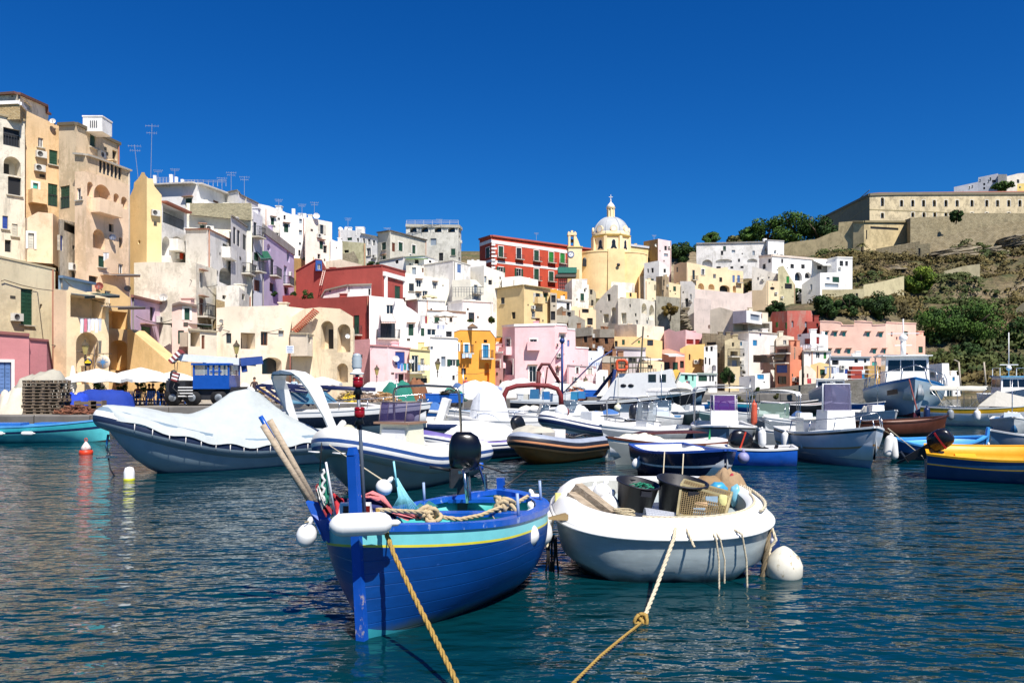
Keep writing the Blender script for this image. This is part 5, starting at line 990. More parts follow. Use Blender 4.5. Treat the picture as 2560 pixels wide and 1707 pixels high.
def cabin(root, x0, x1, w, z0, h, mat, rake=.15, roof=.08, win=None, name='cabin', nside=2, front=True, rm=None, glass=None):
 """box cabin, bow side is x1; windows as panes let proud of the wall"""
 m = MB(); z1 = z0+h
 pr = [(x0, z0), (x1, z0), (x1-rake, z1), (x0+rake*.2, z1)]
 L_ = [Vector((x, -w/2*(1 if z == z0 else .93), z)) for x, z in pr]; R_ = [Vector((p.x, -p.y, p.z)) for p in L_]
 m.face(L_); m.face(R_[::-1])
 for i in range(4): m.face([L_[i], R_[i], R_[(i+1) % 4], L_[(i+1) % 4]])
 c = m.build(name, mat, root); m = MB(); m.box(((x0+x1-rake*.8)/2, 0, z1+.04), (x1-x0+roof*2-rake*.6, w+roof*.8, .08)); m.build('cabin_roof', rm or mat, c)
 zw0, zw1 = z0+h*(win[0] if win else .5), z0+h*(win[1] if win else .85); gm = glass or glassdark('1c2630', .1)
 def fx(z): return x1-rake*(z-z0)/h
 if front:
  nf = 3 if w > 1.4 else 2
  for k in range(nf):
   ya = -w*.44+w*.88*k/nf+.03; yb = -w*.44+w*.88*(k+1)/nf-.03
   m = MB(); m.face([Vector((fx(zw0)+.012, ya, zw0)), Vector((fx(zw0)+.012, yb, zw0)), Vector((fx(zw1)+.012, yb*.97, zw1)), Vector((fx(zw1)+.012, ya*.97, zw1))]); m.build('window', gm, c)
 for sd in (-1, 1):
  for k in range(nside):
   xa = x0+.12+(x1-rake-x0-.2)*k/nside; xb = x0+.12+(x1-rake-x0-.2)*(k+1)/nside-.08
   yy = lambda z: sd*(w/2*(1-.07*(z-z0)/h)+.012); m = MB(); f = [Vector((xa, yy(zw0), zw0)), Vector((xb, yy(zw0), zw0)), Vector((xb, yy(zw1), zw1)), Vector((xa, yy(zw1), zw1))]
   m.face(f if sd < 0 else f[::-1]); m.build('window', gm, c)
 return c
def bimini(root, x0, x1, w, z0, z1, mat, n=3, sag=.12):
 m = MB(); rings = []
 for i in range(7):
  x = x0+(x1-x0)*i/6; rings.append([Vector((x, w/2*k, z1+sag*(1-k*k)*1.0-.05*abs(math.sin(i*PI/2))*.4-.12*(abs(k) > .98))) for k in (-1.0, -.96, -.6, -.2, .2, .6, .96, 1.0)])
 m.loft(rings, 0, False, True); m.loft([[p+Vector((0, 0, -.02)) for p in r] for r in rings], 0, False, True)
 c = m.build('bimini_canopy', mat, root); m = MB(); xm = (x0+x1)/2
 for i in range(n):
  x = x0+(x1-x0)*i/(n-1)
  m.tube([(xm+(x-xm)*.3, -w/2, z0), (x, -w/2, z1-.1), (x, -w/2*.9, z1+.01), (x, w/2*.9, z1+.01), (x, w/2, z1-.1), (xm+(x-xm)*.3, w/2, z0)], .016, 6)
 m.build('bimini_frame', STL, root); return c
def rib(root, L, B, r, zc, mats, stripe=None, rise=.45, hullm=None, cone=.5, floor=None, bowf=2.4, fl=.18, draft=.3, keel=True):
 """inflatable collar (one continuous tube) with rigid V hull; stripe: dict ring-index -> material index"""
 n = 24; path = []; N = 17
 def hbw(t): return (B/2-r)*(max(0, 1-max(0, (t-.55)/.45)**bowf))**.6
 ts = [0]+[i/N for i in range(1, N)]+[.975, .993, 1.0]
 up = lambda t: zc+rise*clampf((t-.45)/.55)**1.7
 pts = [(t, -1) for t in ts]+[(t, 1) for t in ts[-2::-1]]
 P3 = [Vector((-L/2+(L-r)*t, s*hbw(t), up(t))) for t, s in pts]; rings = []; R_ = []
 for i, p in enumerate(P3):
  tt = (P3[min(i+1, len(P3)-1)]-P3[max(i-1, 0)]).normalized(); nn = Vector((tt.y, -tt.x, 0)).normalized(); nn = nn if nn.dot(Vector((.3*(p.x), p.y*3+1e-5, 0))) > 0 or abs(p.y) < .02 else -nn
  if abs(p.y) < .02: nn = Vector((1, 0, 0))
  rings.append([p+nn*r*math.cos(2*PI*k/n)+Vector((0, 0, r*math.sin(2*PI*k/n))) for k in range(n)])
 for e, idx in ((0, 0), (1, -1)):
  base = rings[idx]; cc = P3[idx]
  cone_r = [[cc+Vector((-cone*q, 0, .0))+(v-cc)*s for v in base] for q, s in ((.5, .85), (.9, .45), (1, .1))]
  rings = (cone_r[::-1]+rings) if e == 0 else (rings+cone_r)
 m = MB(); mis = [(stripe or {}).get(k, 0) for k in range(n)]
 m.loft(rings, 0, True, True, True, mis); m.build('inflatable_collar', mats, root)
 if keel:
  m = MB(); hr = []
  for t in [i/20 for i in range(21)]:
   x = -L/2+(L-r*1.2)*t; h = max(.01, hbw(t)+r*.25); z = up(t)-r*.75; kz = -draft+(up(t)-r+draft)*clampf((t-.55)/.45)**2.2
   hr.append([Vector((x, -h, z)), Vector((x, -h*.9, z*.6+kz*.4)), Vector((x, -h*.45, z*.15+kz*.85)), Vector((x, 0, kz)), Vector((x, h*.45, z*.15+kz*.85)), Vector((x, h*.9, z*.6+kz*.4)), Vector((x, h, z))])
  m.loft(hr, 0, False, True); m.face([v for v in hr[0]]); m.build('hull', hullm or WHG, root)
  m = MB(); fr = [[Vector((r_[0].x, r_[0].y, up(i/20)-fl)), Vector((r_[0].x, -r_[0].y, up(i/20)-fl))] for i, r_ in enumerate(hr)]; m.loft(fr, 0, False, False); m.face([fr[0][0], fr[0][1], fr[0][1]-Vector((0, 0, .4)), fr[0][0]-Vector((0, 0, .4))]); m.build('floor', floor or WHG, root)
 return up, hbw
def fender(p, l, r, direc=(0, 0, 1), label='', mat=None, group='fenders hung on the boats', rope=None, name='fender', cat='fender', eye=True):
 p = Vector(p); d = Vector(direc).normalized(); Mx = d.to_track_quat('Z', 'Y').to_matrix(); m = MB(p)
 if l <= 2.2*r: prof = [(r*math.sin(PI*i/12), -r*math.cos(PI*i/12)*l/(2*r)) for i in range(13)]
 else: prof = [(.02, -l/2)]+[(r*math.sin(q), -l/2+r*1.1-r*1.1*math.cos(q)) for q in (.3, .7, 1.1, PI/2)]+[(r*math.sin(q), l/2-r*1.1-r*1.1*math.cos(q)) for q in (PI/2, 2.0, 2.45, 2.85)]+[(.02, l/2)]
 m.lathe(prof, p, 20, 0, True, M=Mx)
 if eye: m.lathe([(.3*r, l/2-.03), (.28*r, l/2+.05), (.1*r, l/2+.08)], p, 10, 0, True, M=Mx)
 o = m.build(name, mat or WH)
 tag(o, label, cat, group)
 if rope is not None: ropeline([p+d*(l/2+.03), rope], .008, parent=o, nm='lanyard', org=p)
 return o
ROPE = None
def ropemat(c='b8a888'):
 return wood(c, '8f7f5f', (30, 30, 30))
def ropeline(pts, r, mat=None, parent=None, nm='rope', label=None, twist=False, group=None, org=None, sag=0, n=10):
 P_ = [Vector(p) for p in pts]
 if len(P_) == 2: P_ = [P_[0].lerp(P_[1], i/n)-Vector((0, 0, sag*4*(i/n)*(1-i/n))) for i in range(n+1)]
 o_ = Vector(org) if org is not None else (Vector((0, 0, 0)) if parent else P_[0].copy()); m = MB(o_)
 if twist:
  S = [];
  for a, b in zip(P_, P_[1:]):
   k = max(2, int((b-a).length/(r*1.1)))
   for j in range(k): S.append(a.lerp(b, j/k))
  S.append(P_[-1])
  for ph in range(3):
   q = []
   for i, p in enumerate(S):
    t = (S[min(i+1, len(S)-1)]-S[max(0, i-1)]).normalized(); u = t.orthogonal().normalized() if i == 0 else (u-t*u.dot(t)).normalized(); v = t.cross(u); a = i*.62+ph*2*PI/3
    q.append(p+(u*math.cos(a)+v*math.sin(a))*r*.55)
   m.tube(q, r*.6, 5)
 else: m.tube(P_, r, 6)
 o = m.build(nm, mat or ropemat(), parent)
 if label: tag(o, label, 'rope', group)
 return o
HULLB = hullmat('06448c', .02); BLW = paint('0f4fae', .4, .15, wear=.2, wearc='b9ab92')
b1 = boat('fishing_boat', 'blue wooden fishing boat with turquoise strake and yellow line, nearest to the camera', 'boat', 1280+(-1.55+.358*2.0)/(8.25+.934*2.0)*2000, 0, -111, dd=8.25+.934*2.0, roll=3.5, pitch=-.5)
sh = hull(b1, 4.0, 2.35, .93, [TRQ, paint('d8cf3a', .4), HULLB, paint('2b8f9a', .5, .2)], bands=((.13, 0), (.15, 1), (.79, 2), (1, 3)), tr=0, sb=.2, ss=.1, rake=0, draft=.32, bow=3.8, inner=paint('4fb9b4', .45, .12), floor=.45, wall=.1, gun=paint('1257b8', .38, .2, wear=.25, wearc='9fb0c8'), gunw=.15, gunh=.07, vm=3.6, vb=1.5)
m = MB(); m.bar((1.99, 0, -.3), (2.0, 0, 1.9), .085, .1); m.box((2.0, 0, 1.93), (.1, .085, .08), taper=.7); m.build('stem_post', BLW, b1)
m = MB(); m.bar((-2.0, 0, -.2), (-2.03, 0, 1.22), .09, .1); m.build('stern_post', BLW, b1)
for i, (x, z, w) in enumerate(((.95, .92, .24), (-.55, .9, .26), (-1.6, .95, .3))):
 hb_ = abs(sh(x/4.0+.5).y)-.06; m = MB(); m.box((x, 0, z), (w, hb_*2, .05)); m.build('thwart', BLU, b1)
m = MB(); rr = [[Vector((1.9-.7*t, s*max(.02, sh((1.9-.7*t)/4.0+.5).y-.1), sh((1.9-.7*t)/4.0+.5).z-.01+.04*(1-s*s))) for s in (-1, -.5, 0, .5, 1)] for t in [i/6 for i in range(7)]]; m.loft(rr, 0, False, True); m.face(rr[-1]+[p-Vector((0, 0, .4)) for p in rr[-1][::-1]]); m.build('foredeck', BLU, b1)
for x in (.2, -1.25):
 for s in (-1, 1):
  p = sh(x/4.0+.5, s); m = MB(); m.tube([p+Vector((0, -.06*s, 0)), p+Vector((0, -.06*s, .3))], .02, 8); m.build('thole_pin', paint('8fa5c8', .5), b1)
m = MB()
for k in range(7):   # plank seams as thin battens inside
 m.tube([sh(t, -1)+Vector((0, .1, -.1-.06*k)) for t in (.2, .35, .5, .65, .8)], .006, 5)
m.build('inner_battens', paint('3ba3a2', .5), b1)
g = b1.matrix_world.inverted() @ P(1168, 1208, 11.6)  # motor on its bracket, far side
m = MB(); q = g+Vector((-.1, 0, .05))
m.tube([q+Vector((.35, .1, -.3)), q+Vector((.35, .08, .1)), q+Vector((.25, 0, .16)), q+Vector((-.35, 0, .18)), q+Vector((-.4, .1, -.25))], .022, 8)
m.box(q+Vector((.3, .12, -.1)), (.07, .02, .34)); m.box(q+Vector((-.3, .12, -.1)), (.07, .02, .3)); m.box(q+Vector((-.1, -.06, .12)), (.6, .05, .04)); m.build('motor_bracket', STL, b1)
om = outboard(b1, q.x-.12, q.y-.16, q.z+.12, .9, paint('0c0d11', .22, .1), rot=-60, lift=-4);
m = MB(); m.box((.0, -.0, .4), (.1, .375*1.28*.0+.45, .02));
ropeline([q+Vector((-.3, 0, .2)), q+Vector((-.7, .25, .02)), q+Vector((-1.2, .45, -.0)), Vector((-1.9, .1, 1.1))], .014, paint('17181c', .6), b1, 'fuel_cable')
m = MB(); m.tube([q+Vector((-.45, -.02, .1)), q+Vector((-.45, -.02, .2))], .05, 10); m.build('blue_cap', BLU, b1)
def on(v): return W(b1, v)
pB = on((2.03, 0, 1.9))
lm = empty('light_mast', on((1.78, -.03, 1.1)), 'grey mast with two red lamps and a clear lantern behind the blue stem post', 'light mast')
a, c = on((1.78, -.03, 1.1)), P(889, 905, 8.55); c.y = 8.6; ax = c-a; at = lambda py: a+ax*((P(0, py, 8.55).z-a.z)/(c.z-a.z))
m = MB(a); m.tube([a, c], .02, 10); m.build('pole', paint('5d6672', .4, .1), lm)
for py in (975, 1050):
 q = at(py); m = MB(a); m.lathe([(.03, .0-.1), (.03, -.05), (.055, -.045), (.03, .02), (.03, .05)], q, 16); m.build('lamp_base', BLK, lm)
 m = MB(a); m.lathe([(.05, .03), (.056, .035), (.056, .1), (.05, .105), (.056, .11), (.056, .13), (.04, .14)], q, 18); m.build('red_lens', paint('8c1016', .2, .1), lm)
q = at(925); m = MB(a); m.lathe([(.03, -.05), (.075, -.045), (.075, -.03), (.045, -.02), (.045, .02)], q, 16); m.build('lamp_base', WH, lm); m = MB(a); m.lathe([(.05, .02)]+[(.05+.006*(i % 2), .025+.02*i) for i in range(6)]+[(.045, .15), (.05, .16), (.02, .18)], q, 18); m.build('clear_lens', paint('aeb8bd', .15, .05), lm)
OAR = wood('b9a890', '8f7f6a', (1, 14, 14))
def oar(a, b, r, label, tip=None):
 a, b = Vector(a), Vector(b); e = empty('oar', b, label, 'oar', 'oars leaning out of the blue boat'); m = MB(b); m.tube([a, b], r, 10); m.build('shaft', OAR, e)
 if tip: m = MB(b); t = (b-a).normalized(); m.tube([a-t*.01, a+t*.28], r*1.05, 10); m.build('painted_end', tip, e)
 m = MB(b); t = (b-a).normalized(); s = t.cross(Vector((0, 1, 0))).normalized()
 m.raw([b+s*x*.08+t*y+Vector((0, z, 0)) for z in (-.012, .012) for x, y in ((-.5, -.1), (.5, -.1), (1, .35), (-1, .35))], [(0, 3, 2, 1), (4, 5, 6, 7), (0, 1, 5, 4), (1, 2, 6, 5), (2, 3, 7, 6), (3, 0, 4, 7)]); m.build('blade', BLU, e); return e
oar(P(657, 1062, 8.6), P(796, 1284, 8.85), .034, 'front wooden oar shaft with pale handle leaning left out of the blue boat')
oar(P(674, 1050, 8.9), P(800, 1278, 9.1), .036, 'rear thicker wooden oar shaft leaning left out of the blue boat')
oar(P(652, 1042, 9.0), P(788, 1280, 9.15), .026, 'oar with bright blue painted end between the two wooden shafts', BLU)
bb = empty('rudder', P(790, 1290, 8.7), 'blue wooden rudder board lying in the bow beside the oars', 'rudder'); m = MB(bb.location); f = [P(764, 1254, 8.7), P(800, 1260, 8.75), P(828, 1284, 8.8), P(820, 1296, 8.75), P(796, 1300, 8.7), P(778, 1284, 8.7)]
m.face(f); m.face([p+Vector((.01, .05, .01)) for p in f][::-1])
for i in range(6): m.face([f[i], f[(i+1) % 6], f[(i+1) % 6]+Vector((.01, .05, .01)), f[i]+Vector((.01, .05, .01))])
m.build('board', BLW, bb)
fl = empty('flag', P(838, 1290, 8.7), 'furled green, white and red flag in the bow of the blue boat', 'flag'); m = MB(fl.location); m.tube([P(838, 1290, 8.7), P(815, 1155, 8.6)], .012, 8); m.build('pole', paint('d8dade', .4), fl)
def drape(o, pts, mat, nm, parent=None, w=6):
 rows = []
 for i, (a, b) in enumerate(pts): a, b = Vector(a), Vector(b); rows.append([a.lerp(b, k/w)+Vector((0, .05*math.sin(k*2.1+i*1.3), .025*math.sin(k*3+i))) for k in range(w+1)])
 m = MB(o); m.loft(rows, 0, False, True); m.loft([[p+Vector((0, .02, -.006)) for p in r] for r in rows][::-1], 0, False, True); return m.build(nm, mat, parent)
d0 = 8.68
drape(fl.location, [(P(812, 1180, d0), P(812, 1180, d0)+Vector((.02, .02, 0))), (P(797, 1200, d0), P(815, 1196, d0)), (P(794, 1235, d0), P(820, 1235, d0)), (P(806, 1262, d0), P(824, 1258, d0))], cloth('1f8068'), 'green_stripe', fl)
drape(fl.location, [(P(792, 1222, d0-.03), P(798, 1212, d0-.03)), (P(796, 1245, d0-.03), P(806, 1240, d0-.03)), (P(806, 1268, d0-.03), P(815, 1262, d0-.03))], cloth('e8e6e0'), 'white_stripe', fl)
drape(fl.location, [(P(789, 1215, d0+.03), P(796, 1208, d0+.03)), (P(794, 1250, d0+.02), P(800, 1240, d0)), (P(815, 1285, d0), P(830, 1282, d0))], cloth('a03038'), 'red_stripe', fl)
m = MB(fl.location); m.tube([P(808+math.sin(i*1.9)*4, 1172+i*7, d0-.04) for i in range(13)], .016, 6); m.build('cord', cloth('e6e4de'), fl)
def blob(name, label, cat, c, r, mat, noi=.25, rz=0, n=18, group=None, sq=0):
 m = MB(c); m.ball(c, r, n, 0, Matrix.Rotation(rz, 3, 'Z'), noi)
 return tag(m.build(name, mat), label, cat, group)
def lumpy(name, label, cat, c, sx, sy, sz, mat, seed=0, amp=.3, pw=4, n=16, rz=0, group=None, parent=None):
 """tarpaulin or cloth heap: a displaced dome sitting on something"""
 c = Vector(c); m = MB(c); rows = []; Mz = Matrix.Rotation(rz, 3, 'Z')
 for i in range(n+1):
  row = []
  for j in range(n+1):
   u, v = i/n*2-1, j/n*2-1; k = max(abs(u), abs(v)); l = math.hypot(u, v) or 1; uu, vv = u*k/l*1., v*k/l*1.
   h = (1-k**pw)*(1+amp*noise.fractal(Vector((u*1.6+seed, v*1.6, seed)), 1, 2, 3))+.06*noise.noise(Vector((u*7, v*7+seed, 1)))*(1 if k < .99 else 0)
   row.append(Mz @ Vector((uu*sx*(1+.12*noise.noise(Vector((u*3, v*3, seed)))), vv*sy, max(0, h)*sz))+c)
  rows.append(row)
 m.loft(rows, 0, False, True); o = m.build(name, mat, parent)
 if parent: o.location = c; return o
 return tag(o, label, cat, group)
o_ = P(850, 1262, 9); o_.z = 1.33
vest = empty('life_vest', P(850, 1285, 9.0), 'folded red and navy life vest in the bow of the blue boat', 'life vest')
drape(vest.location, [(P(826, 1228, 9), P(845, 1240, 9)), (P(830, 1255, 9), P(868, 1248, 9.1)), (P(842, 1285, 8.95), P(862, 1285, 9))], cloth('c8323c'), 'red_panel', vest)
drape(vest.location, [(P(850, 1244, 9.1), P(872, 1246, 9.1)), (P(838, 1268, 9), P(872, 1276, 9.1)), (P(832, 1290, 9), P(866, 1295, 9.0))], cloth('1c2a5a'), 'navy_panel', vest)
v2 = empty('folded_canopy', on((1.1, 0, 1.05)), 'folded navy canopy with pale red lining right of the blue stem post', 'canopy')
drape(v2.location, [(P(897, 1242, 9.3), P(900, 1260, 9.2)), (P(925, 1238, 9.4), P(930, 1285, 9.2)), (P(955, 1248, 9.5), P(960, 1290, 9.3)), (P(985, 1285, 9.5), P(990, 1296, 9.4))], cloth('27306a'), 'navy_cloth', v2, 8)
drape(v2.location, [(P(898, 1238, 9.25), P(898, 1246, 9.2)), (P(930, 1232, 9.3), P(925, 1244, 9.25)), (P(960, 1245, 9.4), P(950, 1256, 9.35)), (P(985, 1272, 9.4), P(975, 1284, 9.35)), (P(1055, 1292, 9.6), P(1020, 1300, 9.5))], cloth('dd7f80'), 'red_lining', v2, 6)
for px, l in ((862, 'white navigation lamp left of the blue stem post'), (916, 'white navigation lamp with red lens right of the blue stem post')):
 q = P(px, 1270, 8.6); e = empty('navigation_lamp', q, l, 'lamp', 'white navigation lamps on the bow'); m = MB(q); m.box(q, (.12, .1, .12), taper=.75); m.box(q-Vector((0, 0, .065)), (.14, .12, .02)); m.build('housing', WH, e); m = MB(q); m.box(q+Vector((.02, -.048, -.005)), (.055, .012, .075)); m.build('lens', paint('6e1a12', .2), e)
nt_ = MB(on((.4, .2, 1))); q0 = P(990, 1195, 10.4)
for i in range(16): nt_.tube([q0+Vector((.02*math.sin(i), 0, 0)), q0+Vector((.03+.018*i*.5, .02, -.25)), q0+Vector((-.08+.028*i, .03*math.sin(i), -.46))], .006, 4)
nt_.tube([q0+Vector((-.03, 0, .42-.2)), q0+Vector((.01, 0, -.1))], .014, 6)
tag(nt_.build('fishing_net', paint('8fd6e2', .5, .1)), 'light turquoise net hanging from a pin inside the blue boat', 'net')
m = MB(P(1075, 1265, 10));
for k, (px, py) in enumerate(((1040, 1268), (1050, 1256), (1072, 1250))): q = P(px, py, 10.2); m.face([q, q+Vector((.12, .02, -.08)), q+Vector((.05, .1, -.1)), q+Vector((-.06, .05, -.06))])
tag(m.build('plastic_sheet', paint('bfe8e6', .4, .05)), 'crumpled pale turquoise plastic sheet on the thwart of the blue boat', 'sheet')
RP = wood('c9b692', '9a8660', (40, 40, 40)); RPY = wood('b8964a', '7a602a', (40, 40, 40)); RPW = wood('d9cfb6', 'a8997a', (40, 40, 40))
ropeline([P(946, 1282, 8.75), P(944, 1276, 8.45), P(956, 1305, 8.22), P(985, 1385, 8.02), P(1030, 1480, 7.75), P(1080, 1580, 7.4), P(1125, 1670, 7.0), P(1160, 1745, 6.7)], .024, RPY, label='thick ochre mooring rope running from the blue bow down into the water', twist=True)
ropeline([P(941, 1274, 8.95), P(1000, 1277, 9.2), P(1060, 1280, 9.5), P(1100, 1292, 9.7), P(1150, 1298, 9.8), P(1200, 1288, 10.1), P(1250, 1268, 10.4), P(1290, 1258, 10.7), P(1320, 1240, 11)], .026, RP, label='beige rope lying knotted along the near gunwale of the blue boat', twist=True)
def knot(p, r, mat, label, k=5, seed=0, rr=.02):
 m = MB(p); rd = random.Random(seed)
 for i in range(k):
  c = Vector(p)+Vector((rd.uniform(-r, r)*.7, rd.uniform(-r, r)*.3, rd.uniform(-r, r)*.4)); a0 = rd.uniform(0, 6); ax_ = Vector((rd.uniform(-1, 1), rd.uniform(-1, 1), rd.uniform(-1, 1))).normalized(); u = ax_.orthogonal().normalized(); v = ax_.cross(u)
  m.tube([c+(u*math.cos(a0+t*.7)+v*math.sin(a0+t*.7)*.6)*r*.8 for t in range(10)], rr, 7)
 return tag(m.build('rope_knot', mat), label, 'knot')
knot(P(1075, 1283, 9.55), .13, RP, 'big beige rope knot in the middle of the blue boat gunwale', 6, 1, .028); knot(P(1262, 1262, 10.5), .13, RP, 'big beige rope knot near the stern of the blue boat', 6, 2, .028); knot(P(1340, 1300, 11.6), .16, paint('3a3226', .8, .4), 'dark weedy rope tangle between the blue boat and white dinghy', 8, 3, .018)
fender(P(903, 1310, 7.95), .62, .115, (1, .25, .0), 'long white fender lying across the bow of the blue boat', rope=P(960, 1293, 8.6))
fender(P(766, 1338, 8.7), .26, .11, (.25, 0, 1), 'white fender hanging off the left side of the blue bow', rope=P(762, 1305, 8.6))
fender(P(1302, 1333, 9.9), .46, .17, (-1, -.1, .25), 'short white fender hanging lowest at the blue boat stern', rope=P(1232, 1290, 10.2))
fender(P(1345, 1315, 10.9), .55, .17, (-.35, 0, 1), 'tall white fender at the blue boat stern corner', rope=P(1330, 1245, 11.2))
fender(P(1350, 1275, 11.3), .5, .12, (-.5, .2, 1), 'narrow white fender squeezed behind the stern post', rope=P(1330, 1235, 11.4))
fender(P(960, 1218, 11.2), .22, .12, (.5, 0, .6), 'small round white float with green patch on the far bow gunwale', rope=P(975, 1205, 11.2))
FG = paint('f1f0ea', .35, .05, scale=2); FGH = hullmat('b4c0c0', .04, plank=False, grime='26281c')
b2 = empty('dinghy', (2.13, 11.8, 0), 'white fibreglass work dinghy loaded with black tubs, traps and ropes', 'boat')
def se(a, n=3.0): c, s = math.cos(a), math.sin(a); return math.copysign(abs(c)**(2/n), c), math.copysign(abs(s)**(2/n), s)
def ring2(sx, z, tilt=.24, lob=0, nn=3.0, dip=0, K=72):
 r = []
 for k in range(K):
  a = 2*PI*k/K; x, y = se(a, nn); xx = x*1.53*sx; yy = y*1.45*sx
  if y > 0: xx *= 1-.06*y
  l = lob*math.cos(x*7.0)*clampf(-y+.2)
  r.append(Vector((xx, yy*(1+l*.25), z+(tilt*(y+1)/2+.07*x*x)*(1 if z > .3 else .5)+l-dip*clampf(-y))))
 return r
m = MB(); m.loft([ring2(1.0, .60), ring2(.985, .55), ring2(.965, .4), ring2(.93, .2, lob=-.03), ring2(.84, .0, lob=.1), ring2(.6, -.28, lob=-.1), ring2(.2, -.35)], 0, True, True, True); m.build('hull', FGH, b2)
m = MB(); m.loft([ring2(1.0, .60), ring2(1.012, .63), ring2(1.0, .66), ring2(.95, .78), ring2(.88, .86), ring2(.82, .85), ring2(.79, .8)], 0, True, True); m.build('side_deck', FG, b2)
m = MB(); m.loft([ring2(.79, .8), ring2(.77, .45), ring2(.74, .3)], 0, True, True); m.face(ring2(.74, .3)); m.build('inner_shell', paint('b9b9b0', .6, .2), b2)
m = MB(); m.loft([ring2(1.003, .585), ring2(1.03, .6), ring2(1.03, .625), ring2(1.005, .64)], 0, True, True); m.build('rub_rail', FG, b2)
m = MB(); q = P(1590, 1320, 10.45)-b2.location;
for dz in (0, -.07): m.lathe([(.0, .01), (.018, .01), (.018, -.01)], q+Vector((0, 0, dz)), 10, M=Matrix.Rotation(PI/2, 3, 'X'))
m.build('drain_fitting', paint('6a3a22', .5), b2)
def tub(px, py, d, r, h, label, tilt):
 c = P(px, py, d); e = empty('tub', c, label, 'tub', 'black tubs in the white dinghy'); Mx = Matrix.Rotation(rad(tilt), 3, 'Y') @ Matrix.Rotation(rad(8), 3, 'X'); m = MB(c)
 m.lathe([(0, 0), (r*.78, 0), (r*.97, h*.95), (r*1.05, h*.95), (r*1.06, h), (r*.96, h), (r*.77, .03), (0, .03)], c, 32, M=Mx, cap=False); m.build('shell', paint('17181f', .45, .15), e)
 m = MB(c)
 for a in (-PI*.42, PI*.55): q = Vector((math.cos(a)*r, math.sin(a)*r, h*.8)); m.box(c+Mx @ q, (.16, .05, .07), M=Mx @ Matrix.Rotation(a+PI/2, 3, 'Z'))
 m.build('handle', paint('22232b', .5), e); return c, Mx
c1, M1 = tub(1585, 1268, 11.6, .31, .38, 'left black tub with a green net inside', 9)
m = MB(c1)
for i in range(26): a = R.uniform(0, 6.3); q = c1+M1 @ Vector((math.cos(a)*.13*R.random()+.08, math.sin(a)*.13, .3+R.uniform(0, .05))); m.tube([q, q+Vector((R.uniform(-.09, .09), R.uniform(-.09, .09), R.uniform(-.02, .05))), q+Vector((R.uniform(-.12, .12), R.uniform(-.1, .1), 0))], .008, 4)
tag(m.build('green_net', paint('1f8a68', .6)), 'tangled green net inside the left black tub', 'net')
tub(1695, 1278, 11.7, .36, .47, 'right larger black tub behind the fish trap', 7)
CR = wood('b3a48e', '6f604c', (1, 9, 9))
cr = empty('wooden_crate', P(1455, 1270, 11.3), 'weathered wooden crate of grey boards tipped on the dinghy side', 'crate')
for i, (a, b, w) in enumerate(((P(1440, 1222, 11.6), P(1530, 1292, 11.2), .2), (P(1426, 1240, 11.5), P(1490, 1290, 11.1), .14), (P(1447, 1218, 11.8), P(1545, 1288, 11.5), .1))):
 m = MB(cr.location); m.bar(a, b, .16, w); m.build('board', CR, cr)
m = MB(cr.location); m.bar(P(1424, 1246, 11.5), P(1446, 1218, 11.8), .05, .12); m.build('board', wood('8a7a62', '4a3d2e', (9, 9, 1)), cr)
for px, py, d, r, l in ((1505, 1232, 12.2, .15, 'white float with black strap behind the crate'), (1520, 1262, 11.6, .16, 'white round float right of the crate boards'), (1478, 1235, 12.3, .12, 'white float behind the left end of the crate')):
 fender(P(px, py, d), 2*r, r, (.4, .2, 1), l, group='floats in the white dinghy')
m = MB(P(1393, 1245, 11.7)); m.tube([P(1392, 1280, 11.7), P(1395, 1232, 11.75)], .045, 10); tag(m.build('fender_stub', paint('d9cf7a', .6, .2)), 'yellowed fender stub with cloth top at the left end of the dinghy', 'fender');
lumpy('burlap', 'brown burlap strip on the left rim of the white dinghy', 'cloth', P(1470, 1296, 11.0), .62, .14, .07, cloth('8a744c'), 3, .5, rz=.03)
lumpy('sacking', 'tan sackcloth peak behind the fish trap on the dinghy', 'cloth', P(1820, 1232, 12.3), .3, .25, .33, cloth('a88c6a'), 5, .4)
blob('plastic_bag', 'bright blue plastic bag on top of the fish trap', 'bag', P(1795, 1222, 11.9), (.15, .12, .1), paint('3f9bc4', .35, .2), .4); blob('plastic_bag', 'light blue plastic bag at the right end of the fish trap', 'bag', P(1838, 1238, 11.9), (.08, .08, .16), paint('7ab8cc', .35, .2), .4)
blob('red_cloth', 'small red cloth on the tip of the sackcloth peak', 'cloth', P(1829, 1196, 12.2), (.04, .04, .08), cloth('b03848'), .6, n=12)
blob('yellow_bag', 'pale yellow crumpled bag standing at the end of the fish trap', 'bag', P(1808, 1262, 11.3), (.06, .05, .18), cloth('d3cf8a'), .5, n=14)
tp = empty('fish_trap', P(1752, 1262, 11.4), 'rectangular wire mesh fish trap of rusty beige mesh', 'fish trap'); m = MB(tp.location); A_, B_, C_, D_ = P(1693, 1288, 11.1), P(1812, 1296, 11.1), P(1826, 1243, 11.35), P(1704, 1210, 11.35)
def grid(a, b, c, d, nu, nv, r):
 for i in range(nu+1): t = i/nu; m.bar(a.lerp(b, t), d.lerp(c, t), r)
 for i in range(nv+1): t = i/nv; m.bar(a.lerp(d, t), b.lerp(c, t), r)
off = Vector((.12, .35, .02)); grid(A_, B_, C_, D_, 22, 16, .007); grid(A_+off, B_+off, C_+off, D_+off, 22, 16, .007); grid(D_, C_, C_+off, D_+off, 20, 7, .008); grid(B_, B_+off, C_+off, C_, 5, 10, .007)
m.build('mesh', paint('8f7a52', .8, .3), tp); m = MB(tp.location)
for a, b in ((A_, B_), (B_, C_), (C_, D_), (D_, A_), (D_, D_+off), (C_, C_+off), (D_+off, C_+off)): m.bar(a, b, .03)
m.build('frame', paint('a89b72', .8, .3), tp)
